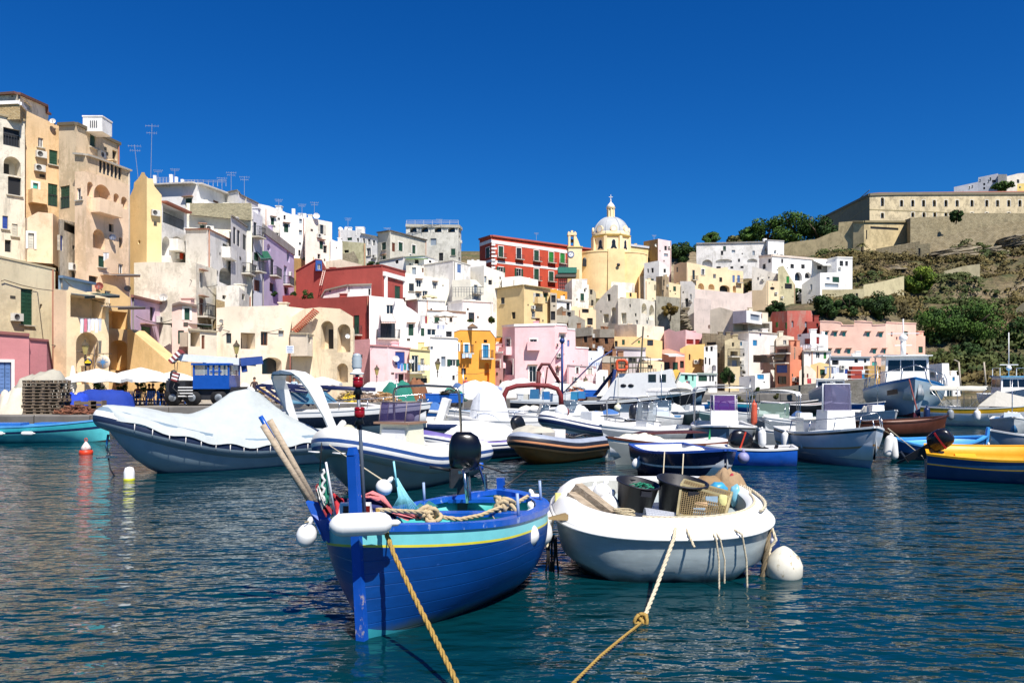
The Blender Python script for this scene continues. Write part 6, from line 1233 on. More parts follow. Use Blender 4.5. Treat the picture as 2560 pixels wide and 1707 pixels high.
for q, cc in ((A_.lerp(C_, .45), 'd8b48a'), (A_.lerp(C_, .62)+Vector((.02, -.0, .04)), '8fa8b8'), (A_.lerp(C_, .25)+Vector((.12, 0, -.03)), '9db4c4')):
 m = MB(tp.location); q = q+Vector((0, .012, 0)); m.box(q, (.17, .006, .14)); m.build('patch', paint(cc, .8, .3), tp)
m = MB(P(1640, 1285, 11.2)); c = P(1630, 1296, 11.25); rings = []
for i in range(13):
 t = i/12; cx_ = c+Vector((.52*t-.1, -.02, -.0)); r = .155*(1-t*.55)
 rings.append([cx_+Vector((0, math.cos(a)*r, abs(math.sin(a))*r)) for a in [PI*k/12 for k in range(13)]])
for r in rings: m.tube(r, .004, 4)
for k in range(13): m.tube([r[k] for r in rings], .004, 4)
m.loft([[p*.985+c*.015 for p in r] for r in rings], 1, False, True); tag(m.build('landing_net', [paint('b8bcc4', .6), clear('c8ccd4', .5, .6)]), 'grey mesh cone net lying at the feet of the black tubs', 'net')
blob('red_can', 'small red can between the white floats and the left tub', 'can', P(1544, 1284, 11.2), (.05, .05, .06), paint('c8402a', .5), .1, n=12)
dk = lambda a, s=.93, dz=.03: (lambda i: ring2(s, .8)[i]+Vector((0, 0, dz))+b2.location)(int(a % 72))
ropeline([dk(k, .86, .06) for k in range(52, 72)]+[dk(k, .9, .05) for k in range(0, 10)], .02, RPW, label='off white rope laid round the near rim of the white dinghy', twist=True)
ropeline([dk(k, .95, .03) for k in range(64, 84)], .022, RPW, label='second thick rope draped over the right side of the white dinghy', twist=True)
ropeline([P(1692, 1300, 10.6), P(1685, 1345, 10.2), P(1665, 1400, 9.9), P(1640, 1470, 9.5), P(1612, 1540, 9.0)], .024, RPW, label='thick off white mooring rope from the dinghy rim to the yellow knot', twist=True)
knot(P(1604, 1553, 8.85), .085, RPY, 'yellow rope knot tied at the water below the dinghy', 6, 5, .02)
ropeline([P(1604, 1556, 8.85), P(1560, 1590, 8.2), P(1500, 1640, 7.6), P(1440, 1700, 7.0), P(1410, 1730, 6.8)], .015, RPY, label='thin yellow rope slanting from the yellow knot into the dark water', twist=True)
for i, (pts, l) in enumerate(((((1707, 1300, 10.55), (1720, 1330, 10.35), (1736, 1368, 10.2)), 'short frayed rope end beside the thick mooring rope'), (((1762, 1300, 10.6), (1790, 1345, 10.3), (1797, 1400, 10.3), (1798, 1500, 10.25)), 'long thin rope hanging from the dinghy rim into the water'), (((1772, 1300, 10.6), (1800, 1345, 10.3), (1812, 1400, 10.3), (1811, 1458, 10.3)), 'shorter white tipped rope beside the long hanging one'),
 (((1805, 1305, 10.6), (1855, 1335, 10.35), (1866, 1400, 10.4), (1868, 1470, 10.4), (1862, 1488, 10.4)), 'rope with yellow weed hanging from the right side of the dinghy'), (((1924, 1318, 11.1), (1918, 1370, 10.9), (1912, 1400, 10.9), (1903, 1455, 10.9)), 'thick weedy rope bundle strand at the right end of the dinghy'), (((1930, 1320, 11.1), (1940, 1350, 11), (1926, 1368, 11), (1912, 1440, 10.9)), 'looped frayed rope strand at the right end of the dinghy'), (((1385, 1290, 11.3), (1378, 1330, 11.2), (1367, 1368, 11.1)), 'pale cord hanging at the left end of the dinghy'))):
 ropeline([P(*q) for q in pts], (.016, .012, .011, .013, .034, .02, .014)[i], RPW if i not in (4,) else wood('8a7a5c', '4a4030', (30, 30, 30)), label=l, twist=True)
m = MB(P(1375, 1400, 11.2))
for i in range(9): x = 1366+i*3; m.tube([P(x, 1330+R.uniform(0, 20), 11.2), P(x+R.uniform(-4, 4), 1390, 11.2), P(x+R.uniform(-6, 6), 1400+R.uniform(0, 40), 11.2)], .014, 5)
tag(m.build('seaweed', paint('201c16', .8, .4)), 'black seaweed strands hanging at the left end of the dinghy', 'seaweed')
by = empty('mooring_buoy', (P(1960, 0, 10.9).x, 10.9, .2), 'dirty white conical mooring buoy right of the white dinghy', 'buoy'); m = MB(by.location); m.lathe([(.0, -.12), (.17, -.08), (.24, .03), (.245, .16), (.2, .27), (.1, .37), (.03, .41)], (by.location.x, 10.9, .0), 28); m.build('float', paint('ddd8c6', .6, .12, wear=.6, wearc='8a7648'), by)
m = MB(by.location); m.lathe([(.0, .4), (.05, .36), (.06, .34)], (by.location.x, 10.9, 0), 12); m.build('top_ring', paint('c87a4a', .6), by)
m = MB(P(1925, 1380, 11.25)); c = P(1925, 1372, 11.3); m.lathe([(0, -.28), (.12, -.2), (.16, 0), (.12, .16), (.04, .22)], c, 20); tag(m.build('fender', NAV), 'navy blue fender hanging between the dinghy and the dirty buoy', 'fender', 'fenders hung on the boats')
e = empty('buoy', P(215, 1133, 28.6), 'red and white conical buoy floating left of the covered inflatable', 'buoy'); m = MB(e.location); c = Vector((e.location.x, 28.6, 0)); m.lathe([(.0, -.2), (.2, -.1), (.235, .06), (.2, .14)], c, 22); m.build('float', paint('d8401c', .4, .15), e); m = MB(e.location); m.lathe([(.2, .14), (.13, .28), (.05, .4), (.02, .44)], c, 22); m.build('cone', paint('e8d8d0', .5, .1, wear=.8, wearc='d8563a'), e)
m = MB(e.location); m.tube([c+Vector((.05*math.cos(k*.7), 0, .5+.06*math.sin(k*.7))) for k in range(10)], .014, 6); m.build('ring', paint('d8401c', .4), e)
e = empty('buoy', P(323, 1199, 21.2), 'white capsule buoy with yellow base under the covered inflatable bow', 'buoy'); m = MB(e.location); c = Vector((e.location.x, 21.2, 0)); m.lathe([(.0, -.2), (.12, -.15), (.135, -.0), (.135, .22), (.1, .33), (.0, .36)], c, 22); m.build('float', WH, e); m = MB(e.location); m.lathe([(.138, -.03), (.142, .0), (.142, .045), (.137, .05)], c, 22); m.build('yellow_band', paint('c8c81c', .5, .2), e)
for i, (px, py, d, l, c) in enumerate(((1468, 1282, 11.4, 'coil of dark rope in front of the wooden crate', '3a352c'), (1560, 1290, 11.0, 'coil of pale rope between the floats and the left tub', 'c9bc9c'), (1735, 1222, 12.4, 'coil of green rope behind the right tub', '3a6a50'))):
 p = P(px, py, d); m = MB(p); m.tube([p+Vector((math.cos(k*.5)*(.13+.02*math.sin(k*1.7)), math.sin(k*.5)*.1, k*.0016)) for k in range(60)], .014, 5); tag(m.build('rope_coil', ropemat(c)), l, 'rope', 'rope coils in the dinghy')
blob('burlap_sack', 'brown burlap sack behind the fish trap in the dinghy', 'sack', P(1770, 1222, 12.2), (.3, .22, .2), cloth('9a7c56'), .4)
blob('plastic_bag', 'dull white plastic bag left of the sackcloth peak', 'bag', P(1742, 1236, 12.0), (.13, .1, .12), paint('cfd2cc', .5, .1), .5)
b = boat('inflatable_boat', 'big grey inflatable under a pale grey cover with a white arch', 'boat', 575, 0, -137, dd=24.4)
RG = paint('7f93a0', .45, .12, scale=1.5); RN = paint('1d2c4a', .5, .1)
up, hbw = rib(b, 7.7, 2.7, .31, .62, [RG, RN, WH], {0: 1, 23: 1, 2: 2, 1: 2, 22: 0}, rise=1.0, hullm=paint('8fa6b2', .35, .12, scale=1.2), draft=.4, bowf=2.4)
m = MB(); rows = []; rid = [(0, .95), (.14, 1.1), (.27, 1.6), (.39, 2.25), (.45, 2.42), (.51, 2.3), (.6, 1.9), (.68, 1.72), (.76, 1.78), (.87, 1.95), (.97, 2.02), (1.0, 1.98)]
for i in range(57):
 t = i/56; x = -3.85+7.45*t; w = hbw(t)+.33 if t < .985 else hbw(t)+.3*(1-t)/.015+.02; e = up(t)+.0; rz_ = max(interp(rid, t), e+.3); row = []
 for j in range(33):
  k = -1+2*j/32; a = abs(k); pk = math.exp(-((t-.45)/.16)**2); prof = (1-a)**(1.0 if pk > .3 else 1.5)
  tube_ = math.sqrt(max(0, 1-((a*w-(w-.33))/.33)**2))*.31 if a*w > w-.66 else .2
  z = max(e+tube_-.0, e+(rz_-e)*(pk*(1-a**1.15)+(1-pk)*(1-a*a)*.9)) if a < .97 else e+.05-.05*math.sin(t*40)
  fold = .035*pk*math.sin(j*2.2+t*30)+.03*noise.noise(Vector((t*14, k*5, 2)))+.02*noise.noise(Vector((t*40, k*16, 2)))
  row.append(Vector((x, k*w*(1.02 if a > .97 else 1), z+fold*(a < .98))))
 rows.append(row)
m.loft(rows, 0, False, True); m.build('cover', cloth('bcc3c1'), b)
for i in range(16):
 t = .1+.055*i
 for s in (-1, 1): m = MB(); p = Vector((-3.85+7.45*t, s*(hbw(t)+.35), up(t))); m.tube([p+Vector((0, -s*.02, .06)), p+Vector((.02, 0, -.14))], .014, 5); m.build('lashing', cloth('e8e6e0'), b)
m = MB(); rings = []; arch = [(1.22, .7, -3.0), (1.18, 1.5, -2.65), (1.08, 2.35, -2.25), (.92, 2.68, -2.05), (.6, 2.84, -1.95), (0, 2.9, -1.9)]; arch = [(y, z, x) for y, z, x in arch]+[(-y, z, x) for y, z, x in arch[-2::-1]]
for y, z, x in arch:
 wd = .15 if abs(y) > 1.1 else .25; n_ = Vector((0, y/1.2*1.2, max(0, z-1.9))).normalized() if z > 1.6 else Vector((0, math.copysign(1, y), 0)); c = Vector((x, y, z))
 rings.append([c+n_*.06+Vector((wd, 0, 0)), c+n_*.06-Vector((wd, 0, 0)), c-n_*.06-Vector((wd*.9, 0, 0)), c-n_*.06+Vector((wd*.9, 0, 0))])
m.loft(rings, 0, True, False, True); m.build('radar_arch', WH, b); m = MB(); m.box((-1.95, 0, 2.8), (.5, 1.5, .03)); m.build('arch_lining', BLK, b)
m = MB(); m.tube([(-3.3, .7, .95), (-3.6, .55, 1.2), (-3.8, .2, 1.0)], .12, 8); m.box((-3.3, 0, .85), (1.0, 1.6, .22)); m.build('stern_locker', WH, b)
m = MB(); m.tube([(3.45, 0, 1.15), (3.5, 0, .8), (3.42, 0, .55)], .035, 8); m.box((3.5, 0, .52), (.5, .12, .04)); m.box((3.4, 0, .55), (.1, .42, .05)); m.build('anchor', STL, b)
ropeline([W(b, (3.45, 0, .5)), W(b, (3.4, 0, .2)), W(b, (3.3, .1, -.05))], .02, paint('20242c', .7), label='short dark mooring line under the anchor of the covered inflatable')
b = boat('inflatable_boat', 'cream and navy striped inflatable with steel arch and console behind the blue boat', 'boat', 985, 0, -116, dd=20.2)
CW = paint('e9e7de', .4, .06, scale=1); NV = paint('2b4c86', .45, .1); LG_ = paint('98a4a2', .45, .15, scale=1)
up, hbw = rib(b, 5.2, 2.8, .34, .66, [CW, NV, WH, LG_], {0: 1, 23: 2, 22: 1, 21: 3, 20: 3, 19: 3, 18: 3, 17: 3, 16: 3, 15: 3, 14: 3, 13: 1, 12: 2, 11: 1}, rise=.62, hullm=paint('84918d', .4, .15, scale=1), draft=.35, bowf=3.0)  # light reflected off the water is put into the underside and hull greys
m = MB()
for s in (-1, 1):
 for t in (.955, ):
  for k in range(1): pass
for y in (-.45, .25): m.tube([Vector((2.5-.1*abs(y), y-.14, 1.02)), Vector((2.6-.1*abs(y), y-.12, 1.03)), Vector((2.6-.1*abs(y), y+.12, 1.03)), Vector((2.5-.1*abs(y), y+.14, 1.02))], .022, 6)
m.build('grab_handles', WH, b)
m = MB(); m.box((-.35, 0, 1.05), (.75, .95, 1.0), taper=.9); m.build('console', paint('e8e6cc', .4, .06), b); m = MB(); m.box((-.0, 0, 1.1), (.1, .7, .6)); m.build('console_door', WH, b)
m = MB(); m.box((-.3, 0, 1.57), (.9, 1.05, .05)); m.build('wood_trim', paint('9a7860', .5), b)
windscreen(b, .1, 1.6, .98, .5, .1, '5a4f80', .72, .5, paint('8f8078', .5))
m = MB(); m.ball((-.35, .25, 1.68), .12, 12); m.build('cap_on_console', paint('e8d8cc', .7), b); m = MB(); m.box((-1.15, 0, .78), (.7, 1.3, .4)); m.build('seat', WH, b)
m = MB(); m.tube([(-1.6, -1.06, .9), (-1.5, -1.04, 2.25), (-1.48, -.98, 2.4), (-1.46, -.8, 2.47), (-1.45, 0, 2.5), (-1.46, .8, 2.47), (-1.48, .98, 2.4), (-1.5, 1.04, 2.25), (-1.6, 1.06, .9)], .035, 10); m.build('steel_arch', paint('9a958c', .25, .1, metal=.9), b)
m = MB(); m.ball((2.0, .1, 1.5), (.2, .16, .14), 12); m.tube([(2.05, -.1, 1.55), (2.2, 0, 1.5), (2.4, .1, 1.3)], .012, 6); m.build('bow_bollard', paint('c9c4a8', .6, .2), b)
ropeline([W(b, (2.2, .0, 1.5)), W(b, (2.6, .05, 1.2)), P(975, 1212, 11.4)], .013, RPW, label='thin pale line from the striped inflatable bow to the round float')
ropeline([W(b, (2.15, -.15, 1.5)), W(b, (2.56, -.2, 1.25)), W(b, (2.62, -.2, .6))], .014, paint('17181c', .7), label='short black line hanging down the striped inflatable bow')
b = boat('inflatable_boat', 'purple and navy inflatable under a white cover with TX on its collar', 'boat', 1178, 0, -140, dd=27.2)
PU = paint('6f62a0', .5, .15, scale=2); up, hbw = rib(b, 4.3, 2.0, .25, .42, [PU, NAV, WH], {0: 1, 1: 2, 23: 2, 22: 1, 21: 1, 20: 1, 19: 1, 11: 1, 12: 2}, rise=.35, hullm=paint('3a4468', .5), draft=.2)
lumpy('cover', '', '', (-.35, 0, .62), 1.6, .95, .5, cloth('eeeeea'), 4, .25, parent=b)
def glyph(root, segs, o, ux, uz, w, mat, nm='lettering'):
 m = MB()
 for (a, b_), (c, d) in segs: m.bar(o+ux*a+uz*b_, o+ux*c+uz*d, w, .008)
 return m.build(nm, mat, root)
q = Vector((1.0, hbw(.74)+.24, up(.74)+.2)); ux = Vector((-.97, .22, 0)); uz = Vector((-.03, -.35, .5)).normalized()
glyph(b, [((0, .16), (.15, .16)), ((.075, .16), (.075, 0)), ((.24, 0), (.38, .16)), ((.38, 0), (.24, .16))], q, ux, uz, .035, WH)
outboard(b, -2.2, 0, .75, 1, BLK, lift=25)
b = boat('inflatable_boat', 'orange and grey inflatable dinghy with dark stripe and brown underside', 'boat', 1383, 0, -128, dd=26.2)
OR = paint('e8a070', .5, .12, scale=2); up, hbw = rib(b, 4.0, 2.1, .24, .5, [OR, paint('20222c', .5), paint('9aa2b0', .5)], {5: 2, 4: 2, 3: 2, 2: 2, 1: 1, 0: 1, 22: 1, 21: 1, 7: 2, 8: 2, 9: 1, 10: 1}, rise=.3, hullm=paint('8a5a26', .5, .25), draft=.25, bowf=3)
m = MB(); m.box((.1, .1, .85), (.6, .5, .35)); m.build('cool_box', WH, b); m = MB()
for i in range(12): m.tube([(-.6-.1*i, -.5+.09*i, .72), (-.7-.08*i, -.2+.04*i, .8), (-.9, .1, .7)], .03, 5)
m.build('black_gear', BLK, b)
lumpy('tarp', 'grey beige tarp over the bow of the orange inflatable', 'tarp', W(b, (1.1, 0, 1.0)), .7, .55, .16, cloth('c0bbaa'), 8, .5)
b = boat('inflatable_boat', 'white inflatable with two navy stripes and a low steel arch', 'boat', 1480, 0, -142, dd=33.5)
up, hbw = rib(b, 5.6, 2.3, .3, .55, [WH, NAV, RG], {1: 1, 23: 1, 22: 1, 21: 2, 20: 2, 19: 2, 11: 1, 12: 1}, rise=.55, hullm=WHG, draft=.3)
m = MB(); m.box((0, 0, .95), (.8, .8, .7), taper=.8); m.build('console', WHG, b); m = MB(); m.tube([(-1.9, -1, .7), (-1.85, -1, 1.7), (-1.85, -.8, 1.85), (-1.85, .8, 1.85), (-1.85, 1, 1.7), (-1.9, 1, .7)], .03, 8); m.build('steel_arch', STL, b); outboard(b, -2.6, 0, .8, 1.2, paint('22242c', .3)); m = MB(); m.ball((1.7, 0, 1.35), (.3, .25, .28), 12, noi=.2); m.build('covered_seat', WHG, b)
b = boat('inflatable_boat', 'small white inflatable with navy underside and raised white outboard bracket', 'boat', 1078, 0, 172, dd=37)
rib(b, 5.0, 1.9, .27, .5, [WH, NAV], {0: 1, 1: 1, 23: 1, 22: 1, 21: 1, 11: 1, 12: 1}, rise=.4, hullm=NAV, draft=.2); m = MB(); m.bar((-.4, 0, .6), (-.75, 0, 1.75), .35, .6); m.box((.4, 0, .75), (1.2, .8, .3)); m.build('console', WH, b)
b = boat('motor_yacht', 'white motor yacht with navy hull band and dark framed windscreen', 'yacht', 812, 0, -8, dd=35)
NB = paint('1a2233', .25, .1); sh = hull(b, 9.6, 3.0, 1.25, [WH, NB, paint('66808c', .3)], bands=((.14, 0), (.42, 1), (1, 2)), tr=.9, sb=.4, rake=.9, bow=2.4, inner=WH, floor=.6, gun=WH, deck=(.45, .995, -.02))
m = MB(); m.loft([[Vector((x, y*w, z)) for y in (-1, -.5, .5, 1)] for x, w, z in ((-1.6, 1.1, 1.35), (-1.2, 1.0, 1.65), (1.6, .7, 1.62), (2.6, .3, 1.5))], 0, False, True); m.build('coach_roof', WH, b)
windscreen(b, .3, 1.6, 2.2, .5, .6, '5a8fa8', .35, 1.5, NAV)
m = MB()
for s in (-1, 1):
 f = [(-1.2, 1.45), (-2.6, 2.35), (-2.3, 2.42), (-.2, 2.2), (-.3, 2.1), (-2.15, 2.3), (-1.0, 1.5)]
 for a, c in zip(f, f[1:]): m.bar((a[0], s*1.2, a[1]), (c[0], s*1.2, c[1]), .09)
m.box((-1.4, 0, 2.35), (2.2, 2.4, .05)); m.build('navy_canopy', paint('1d2450', .6), b)
m = MB(); m.bar((-2.0, -1.25, 1.3), (-2.9, -1.2, 2.3), .3, .08); m.bar((-2.0, 1.25, 1.3), (-2.9, 1.2, 2.3), .3, .08); m.build('side_wing', WH, b)
for x in (-2.6, -.9): m = MB(); t = x/9.6+.5; p = sh(t, -1); m.ball((x, p.y-.02, .86), (.26, .03, .1), 12); m.build('porthole', glassdark(), b)
rail(b, [sh(t, -1)+Vector((0, .06, .42)) for t in (.5, .62, .74, .86, .95)]+[sh(1)+Vector((0, 0, .42))]+[sh(t, 1)+Vector((0, -.06, .42)) for t in (.95, .86, .74, .62, .5)], .016, [(sh(t, s)+Vector((0, 0, 0)), sh(t, s)+Vector((0, -.06*s, .42))) for t in (.62, .74, .86, .95) for s in (-1, 1)], 'bow_rail')
m = MB(); m.tube([(-.3, 0, 2.3), (2.2, .3, 2.2)], .09, 8); m.build('folded_awning', paint('1d2450', .6), b)
b = boat('motorboat', 'white motorboat wrapped in a tall white sheet with brown bottom', 'boat', 1255, 0, 178, dd=37)
sh = hull(b, 5.4, 2.1, .75, [WH, paint('4a2a24', .5)], bands=((.5, 0), (1, 1)), tr=.85, sb=.25, inner=WH, gun=WH, floor=.4, deck=(.6, .99, .0))
lumpy('sheet', '', '', (.6, 0, .75), .95, .9, 1.35, cloth('f0f2f4'), 2, .25, parent=b)
rail(b, [sh(t, -1)+Vector((0, 0, .4)) for t in (.1, .4, .7, .9, 1)]+[sh(t, 1)+Vector((0, 0, .4)) for t in (.9, .7, .4, .1)], .014, [(sh(t, s), sh(t, s)+Vector((0, 0, .4))) for t in (.1, .4, .7, .9) for s in (-1, 1)])
b = boat('motorboat', 'white motorboat with folded burgundy canopy hoop behind the sheeted boat', 'boat', 1330, 0, 185, dd=41)
sh = hull(b, 5.6, 2.2, .8, [WH, BLK], bands=((.75, 0), (1, 1)), tr=.85, sb=.25, inner=WH, gun=WH, floor=.4)
m = MB(); rings = []
for y, z in ((-1.1, 1.3), (-1.08, 1.8), (-.95, 2.15), (-.6, 2.3), (0, 2.35), (.6, 2.3), (.95, 2.15), (1.08, 1.8), (1.1, 1.3)): rings.append(Vector((0, y, z)))
m.tube([Vector((y*1.35, .2, z)) for _, y, z in rings], .13, 10); m.build('folded_canopy', paint('7a1f22', .7, .15), b); m = MB()
for s in (-1, 1): m.tube([(s*1.45, .2, 1.3), (s*1.0, .2, .7)], .02, 6)
m.build('canopy_frame', STL, b); windscreen(b, -.3, .85, 1.5, .5); m = MB(); m.lathe([(.0, .02), (.26, .02), (.26, -.02), (0, -.02)], (-1.5, 1.05, 1.0), 16, M=Matrix.Rotation(PI/2, 3, 'X')); m.build('round_seat_back', paint('8a2024', .6), b)
def small(label, px, d, hd, L, B, D, mats, bands=((1, 0),), inner=None, gun=None, tr=.8, name='motorboat', cons=None, screen=None, ob=None, group=None, deck=None, bim=None, sb=.25, cat='boat', roll=0, **kw):
 b = boat(name, label, cat, px, 0, hd, group, dd=d, roll=roll); sh = hull(b, L, B, D, mats, bands, tr=tr, sb=sb, inner=inner or WHG, gun=gun or WH, floor=.25, deck=deck, **kw)
 if cons: m = MB(); m.box((cons[0], 0, D*.5+cons[2]/2), (cons[1], cons[1]*1.1, cons[2]+D*.3), taper=.85); m.build('console', WH, b)
 if screen: windscreen(b, *screen)
 if ob: outboard(b, -L/2-.1, 0, D*.85, ob[0], ob[1] if len(ob) > 1 else BLK, lift=ob[2] if len(ob) > 2 else 10)
 if bim: bimini(b, *bim)
 return b, sh
b, sh = small('cream and brown edged white boat with a brown board, left of the navy boat', 1668, 25.6, -160, 4.3, 1.7, .62, [paint('e6e4d8', .35, .06), BRN, paint('9aa09c', .4, .1)], ((.05, 1), (.12, 0), (1, 2)), gun=BRN, deck=(.05, .95, -.03), dmat=WH)
m = MB(); m.box((-.3, -.3, .95), (2.3, .9, .05), taper=.8); m.build('brown_hatch_board', paint('4a2018', .5), b); lumpy('tarp', 'cream tarp heaped on the brown edged white boat', 'tarp', W(b, (1.0, 0, .72)), .9, .5, .2, cloth('e8e2cc'), 3, .5, rz=.3)
b, sh = small('dark navy boat with white line, blue rim and white cover inside', 1722, 21.5, -74, 3.9, 2.15, .72, [paint('10183c', .3, .1), WH], ((.3, 0), (.345, 1), (1, 0)), inner=WH, gun=paint('2450a8', .4), sb=.22, tr=.8, bow=2.6, name='rowing_boat')
lumpy('white_cover', '', '', (-.2, 0, .5), 1.4, .75, .3, cloth('f2f2ee'), 6, .4, parent=b)
fender(W(b, (-.9, -1.12, .35)), .3, .12, (.5, 0, 1), 'small white fender at the left side of the navy boat', rope=W(b, (-.9, -1.0, .75))); fender(W(b, (.9, 1.1, .62)), .3, .15, (0, 0, 1), 'lavender grey ball fender at the right side of the navy boat', mat=paint('8f8fb8', .5), rope=W(b, (.9, 1.0, .85)))
for i, (x, y) in enumerate(((.6, -1.02), (1.2, -.8))): ropeline([W(b, (x, y, .8)), W(b, (x+.03, y-.06, .1)), W(b, (x+.1, y-.15, -.1))], .015, RPW, label=('left', 'right')[i]+' pale line hanging over the navy boat side into the water')
b, sh = small('bright blue hulled open boat with white inside and black red outboard', 1850, 25.3, 168, 3.3, 1.45, .5, [BLU, BLK], ((.07, 1), (1, 0)), inner=WH, gun=WH, sb=.15, deck=(.62, .98, -.02))
outboard(b, -.3, .35, .62, 1.15, paint('16161a', .25), rot=20, lift=70, stripe=paint('c8402a', .4)); fender(W(b, (-.62, .55, .85)), .55, .12, (0, .05, 1), 'white upright fender beside the red striped outboard')
m = MB(W(b, (.9, 0, .9))); m.face([W(b, (.9, 0, .75)), W(b, (.98, 0, .75)), W(b, (.92, 0, 1.1))]); m.face([W(b, (.9, .01, .75)), W(b, (.92, .01, 1.1)), W(b, (.98, .01, .75))]); tag(m.build('pennant', paint('1f9a5a', .6)), 'tiny green pennant on the bright blue boat bow', 'flag')
b, sh = small('white fishing boat with purple windscreen, steering wheel and white bimini', 1808, 31.5, -100, 5.2, 2.4, .8, [WHG, BLK, GREY], ((.07, 1), (.3, 2), (1, 2)), sb=.15, deck=(.55, .98, 0), bow=4)
m = MB(); m.box((.3, 0, 1.05), (.6, 1.0, .8)); m.build('console', WH, b); windscreen(b, .6, 1.42, 1.0, .62, .05, '6a3a8a', .5, .4, WH); bimini(b, -1.8, .4, 2.15, .9, 2.32, cloth('eceae4')); m = MB(); m.tube([Vector((.35, .22*math.cos(a), 1.6+.22*math.sin(a))) for a in [k*PI/8 for k in range(17)]], .025, 6); m.build('steering_wheel', BLK, b)
fender(W(b, (-.4, 1.22, 1.3)), .9, .12, (0, 0, 1), 'long orange fender on the purple windscreen boat', mat=paint('c8563a', .5, .15))
b, sh = small('white boat with second bimini and greenish windscreen', 1932, 35.5, -115, 5.4, 2.2, .8, [WH, GREY], ((.1, 0), (1, 1)), sb=.3, deck=(.5, .98, 0), screen=(.5, .95, 1.4, .65, .2, '8fa898', .6), bim=(-2.0, .2, 2.0, .8, 2.05, cloth('eceae4')), cons=(.2, .7, .6))
b, sh = small('little cream open boat with steel bow rail right of the purple windscreen boat', 1968, 30.5, -150, 3.2, 1.4, .6, [WHG, GREY], ((.1, 0), (1, 1)), deck=(.5, .98, 0)); rail(b, [sh(.6, -1)+Vector((0, .1, .3)), sh(.85, -1)+Vector((0, .05, .35)), sh(1)+Vector((0, 0, .35)), sh(.85, 1)+Vector((0, -.05, .35)), sh(.6, 1)+Vector((0, -.1, .3))], .014)
b, sh = small('white boat with tall grey violet windscreen, gold stripe and bow rail', 2085, 26.2, -84, 5.0, 2.35, .9, [WH, BLK, paint('b9c2c8', .35, .1), paint('b58a52', .5), paint('8fa2ae', .35, .12)], ((.03, 0), (.08, 1), (.36, 2), (.4, 3), (1, 4)), sb=.35, deck=(.5, .98, 0), bow=2.8, rake=.35)
m = MB(); m.box((-.1, .1, 1.25), (.8, 1.0, .8), taper=.92); m.build('console', WH, b); m = MB(); m.box((-.0, .1, 2.05), (.12, .92, .9), taper=.94); m.build('tall_windscreen', clear('8a86a8', .72), b); m = MB(); m.tube([(-.02, -.38, 1.6), (-.05, -.35, 2.5), (-.05, .55, 2.5), (-.02, .58, 1.6)], .035, 8); m.build('windscreen_frame', WHG, b); m = MB(); m.box((-1.2, -.3, 1.0), (.6, .6, .7)); m.build('seat_box', paint('eceadc', .5), b)
rail(b, [sh(t, -1)+Vector((0, .08, .38)) for t in (.35, .5, .7, .88)]+[sh(1)+Vector((.02, 0, .42))]+[sh(t, 1)+Vector((0, -.08, .38)) for t in (.88, .7, .5, .35)], .018, [(sh(t, s), sh(t, s)+Vector((0, -.08*s, .38))) for t in (.35, .6, .8, .93) for s in (-1, 1)], 'bow_rail')
fender(W(b, (-.8, -1.3, .6)), .6, .12, (0, 0, 1), 'white fender on the left side of the gold striped boat', rope=W(b, (-.8, -1.15, 1.0))); fender(W(b, (1.0, 1.28, .55)), .7, .13, (.2, 0, 1), 'white pear fender between the gold striped boat and the blue open boat', rope=W(b, (1.0, 1.05, 1.1)))
fender(W(b, (.6, 1.7, .45)), .75, .13, (-.1, 0, 1), 'second white pear fender hanging from the blue open boat bow')
ropeline([W(b, (1.6, .9, 1.15)), P(2320, 1152, 25.5)], .014, RPW, label='taut white line from the gold striped boat down to the right')
b, sh = small('deep blue open wooden boat with light blue inside and stern post', 2342, 26.9, 6, 3.5, 1.45, .55, [paint('0e4f86', .4, .15), paint('0a1c3a', .4)], ((.35, 0), (1, 1)), inner=paint('5fb0ea', .45, .08), gun=paint('4a9ee0', .45, .08), tr=0, sb=.2, ss=.2, name='rowing_boat', roll=7)
m = MB(); m.bar((1.74, 0, .4), (1.76, 0, 1.05), .09); m.build('stem_post', paint('4a9ee0', .45), b); m = MB(); m.box((.2, 0, .45), (.2, 1.2, .05)); m.box((-.8, 0, .45), (.2, 1.1, .05)); m.build('thwart', paint('3f8ed0', .45), b); fender(W(b, (1.5, -.45, .3)), .5, .13, (0, 0, 1), 'white fender at the right end of the deep blue open boat')
b = boat('rowing_boat', 'dark blue boat with bright yellow inside and black outboard at the right edge', 'boat', 2560, 0, -24, dd=21.0, roll=8)
YI = paint('f2b020', .45, .08); sh = hull(b, 4.6, 1.75, .72, [paint('0f4a78', .4, .12), paint('c9a030', .5), paint('0d3f6a', .4, .12)], ((.22, 0), (.25, 1), (1, 2)), tr=.7, sb=.3, ss=.05, inner=YI, gun=YI, gunw=.06, floor=.3, bow=2.4)
m = MB(); m.box((-1.3, 0, .5), (.5, 1.4, .06)); m.box((.3, 0, .5), (.3, 1.5, .06)); m.box((-2.0, 0, .6), (.3, 1.2, .2)); m.build('thwart', YI, b); outboard(b, -2.2, 0, .85, 1.0, paint('15141a', .25), rot=-10, lift=55, stripe=paint('9a1c24', .4))
ropeline([W(b, (.1, -.86, .82)), W(b, (.0, -.95, .7)), W(b, (.0, -1.0, .2)), W(b, (.0, -.98, -.05))], .025, RPW, label='thick white rope hanging over the side of the yellow inside boat')
b, sh = small('brown varnished wooden boat seen over the blue open boat', 2245, 37, 8, 5.0, 1.8, .7, [paint('5a3222', .35, .15), paint('2a1812', .4)], ((.5, 0), (1, 1)), inner=paint('7a4a30', .5), gun=paint('4a2818', .4), tr=0, name='rowing_boat')
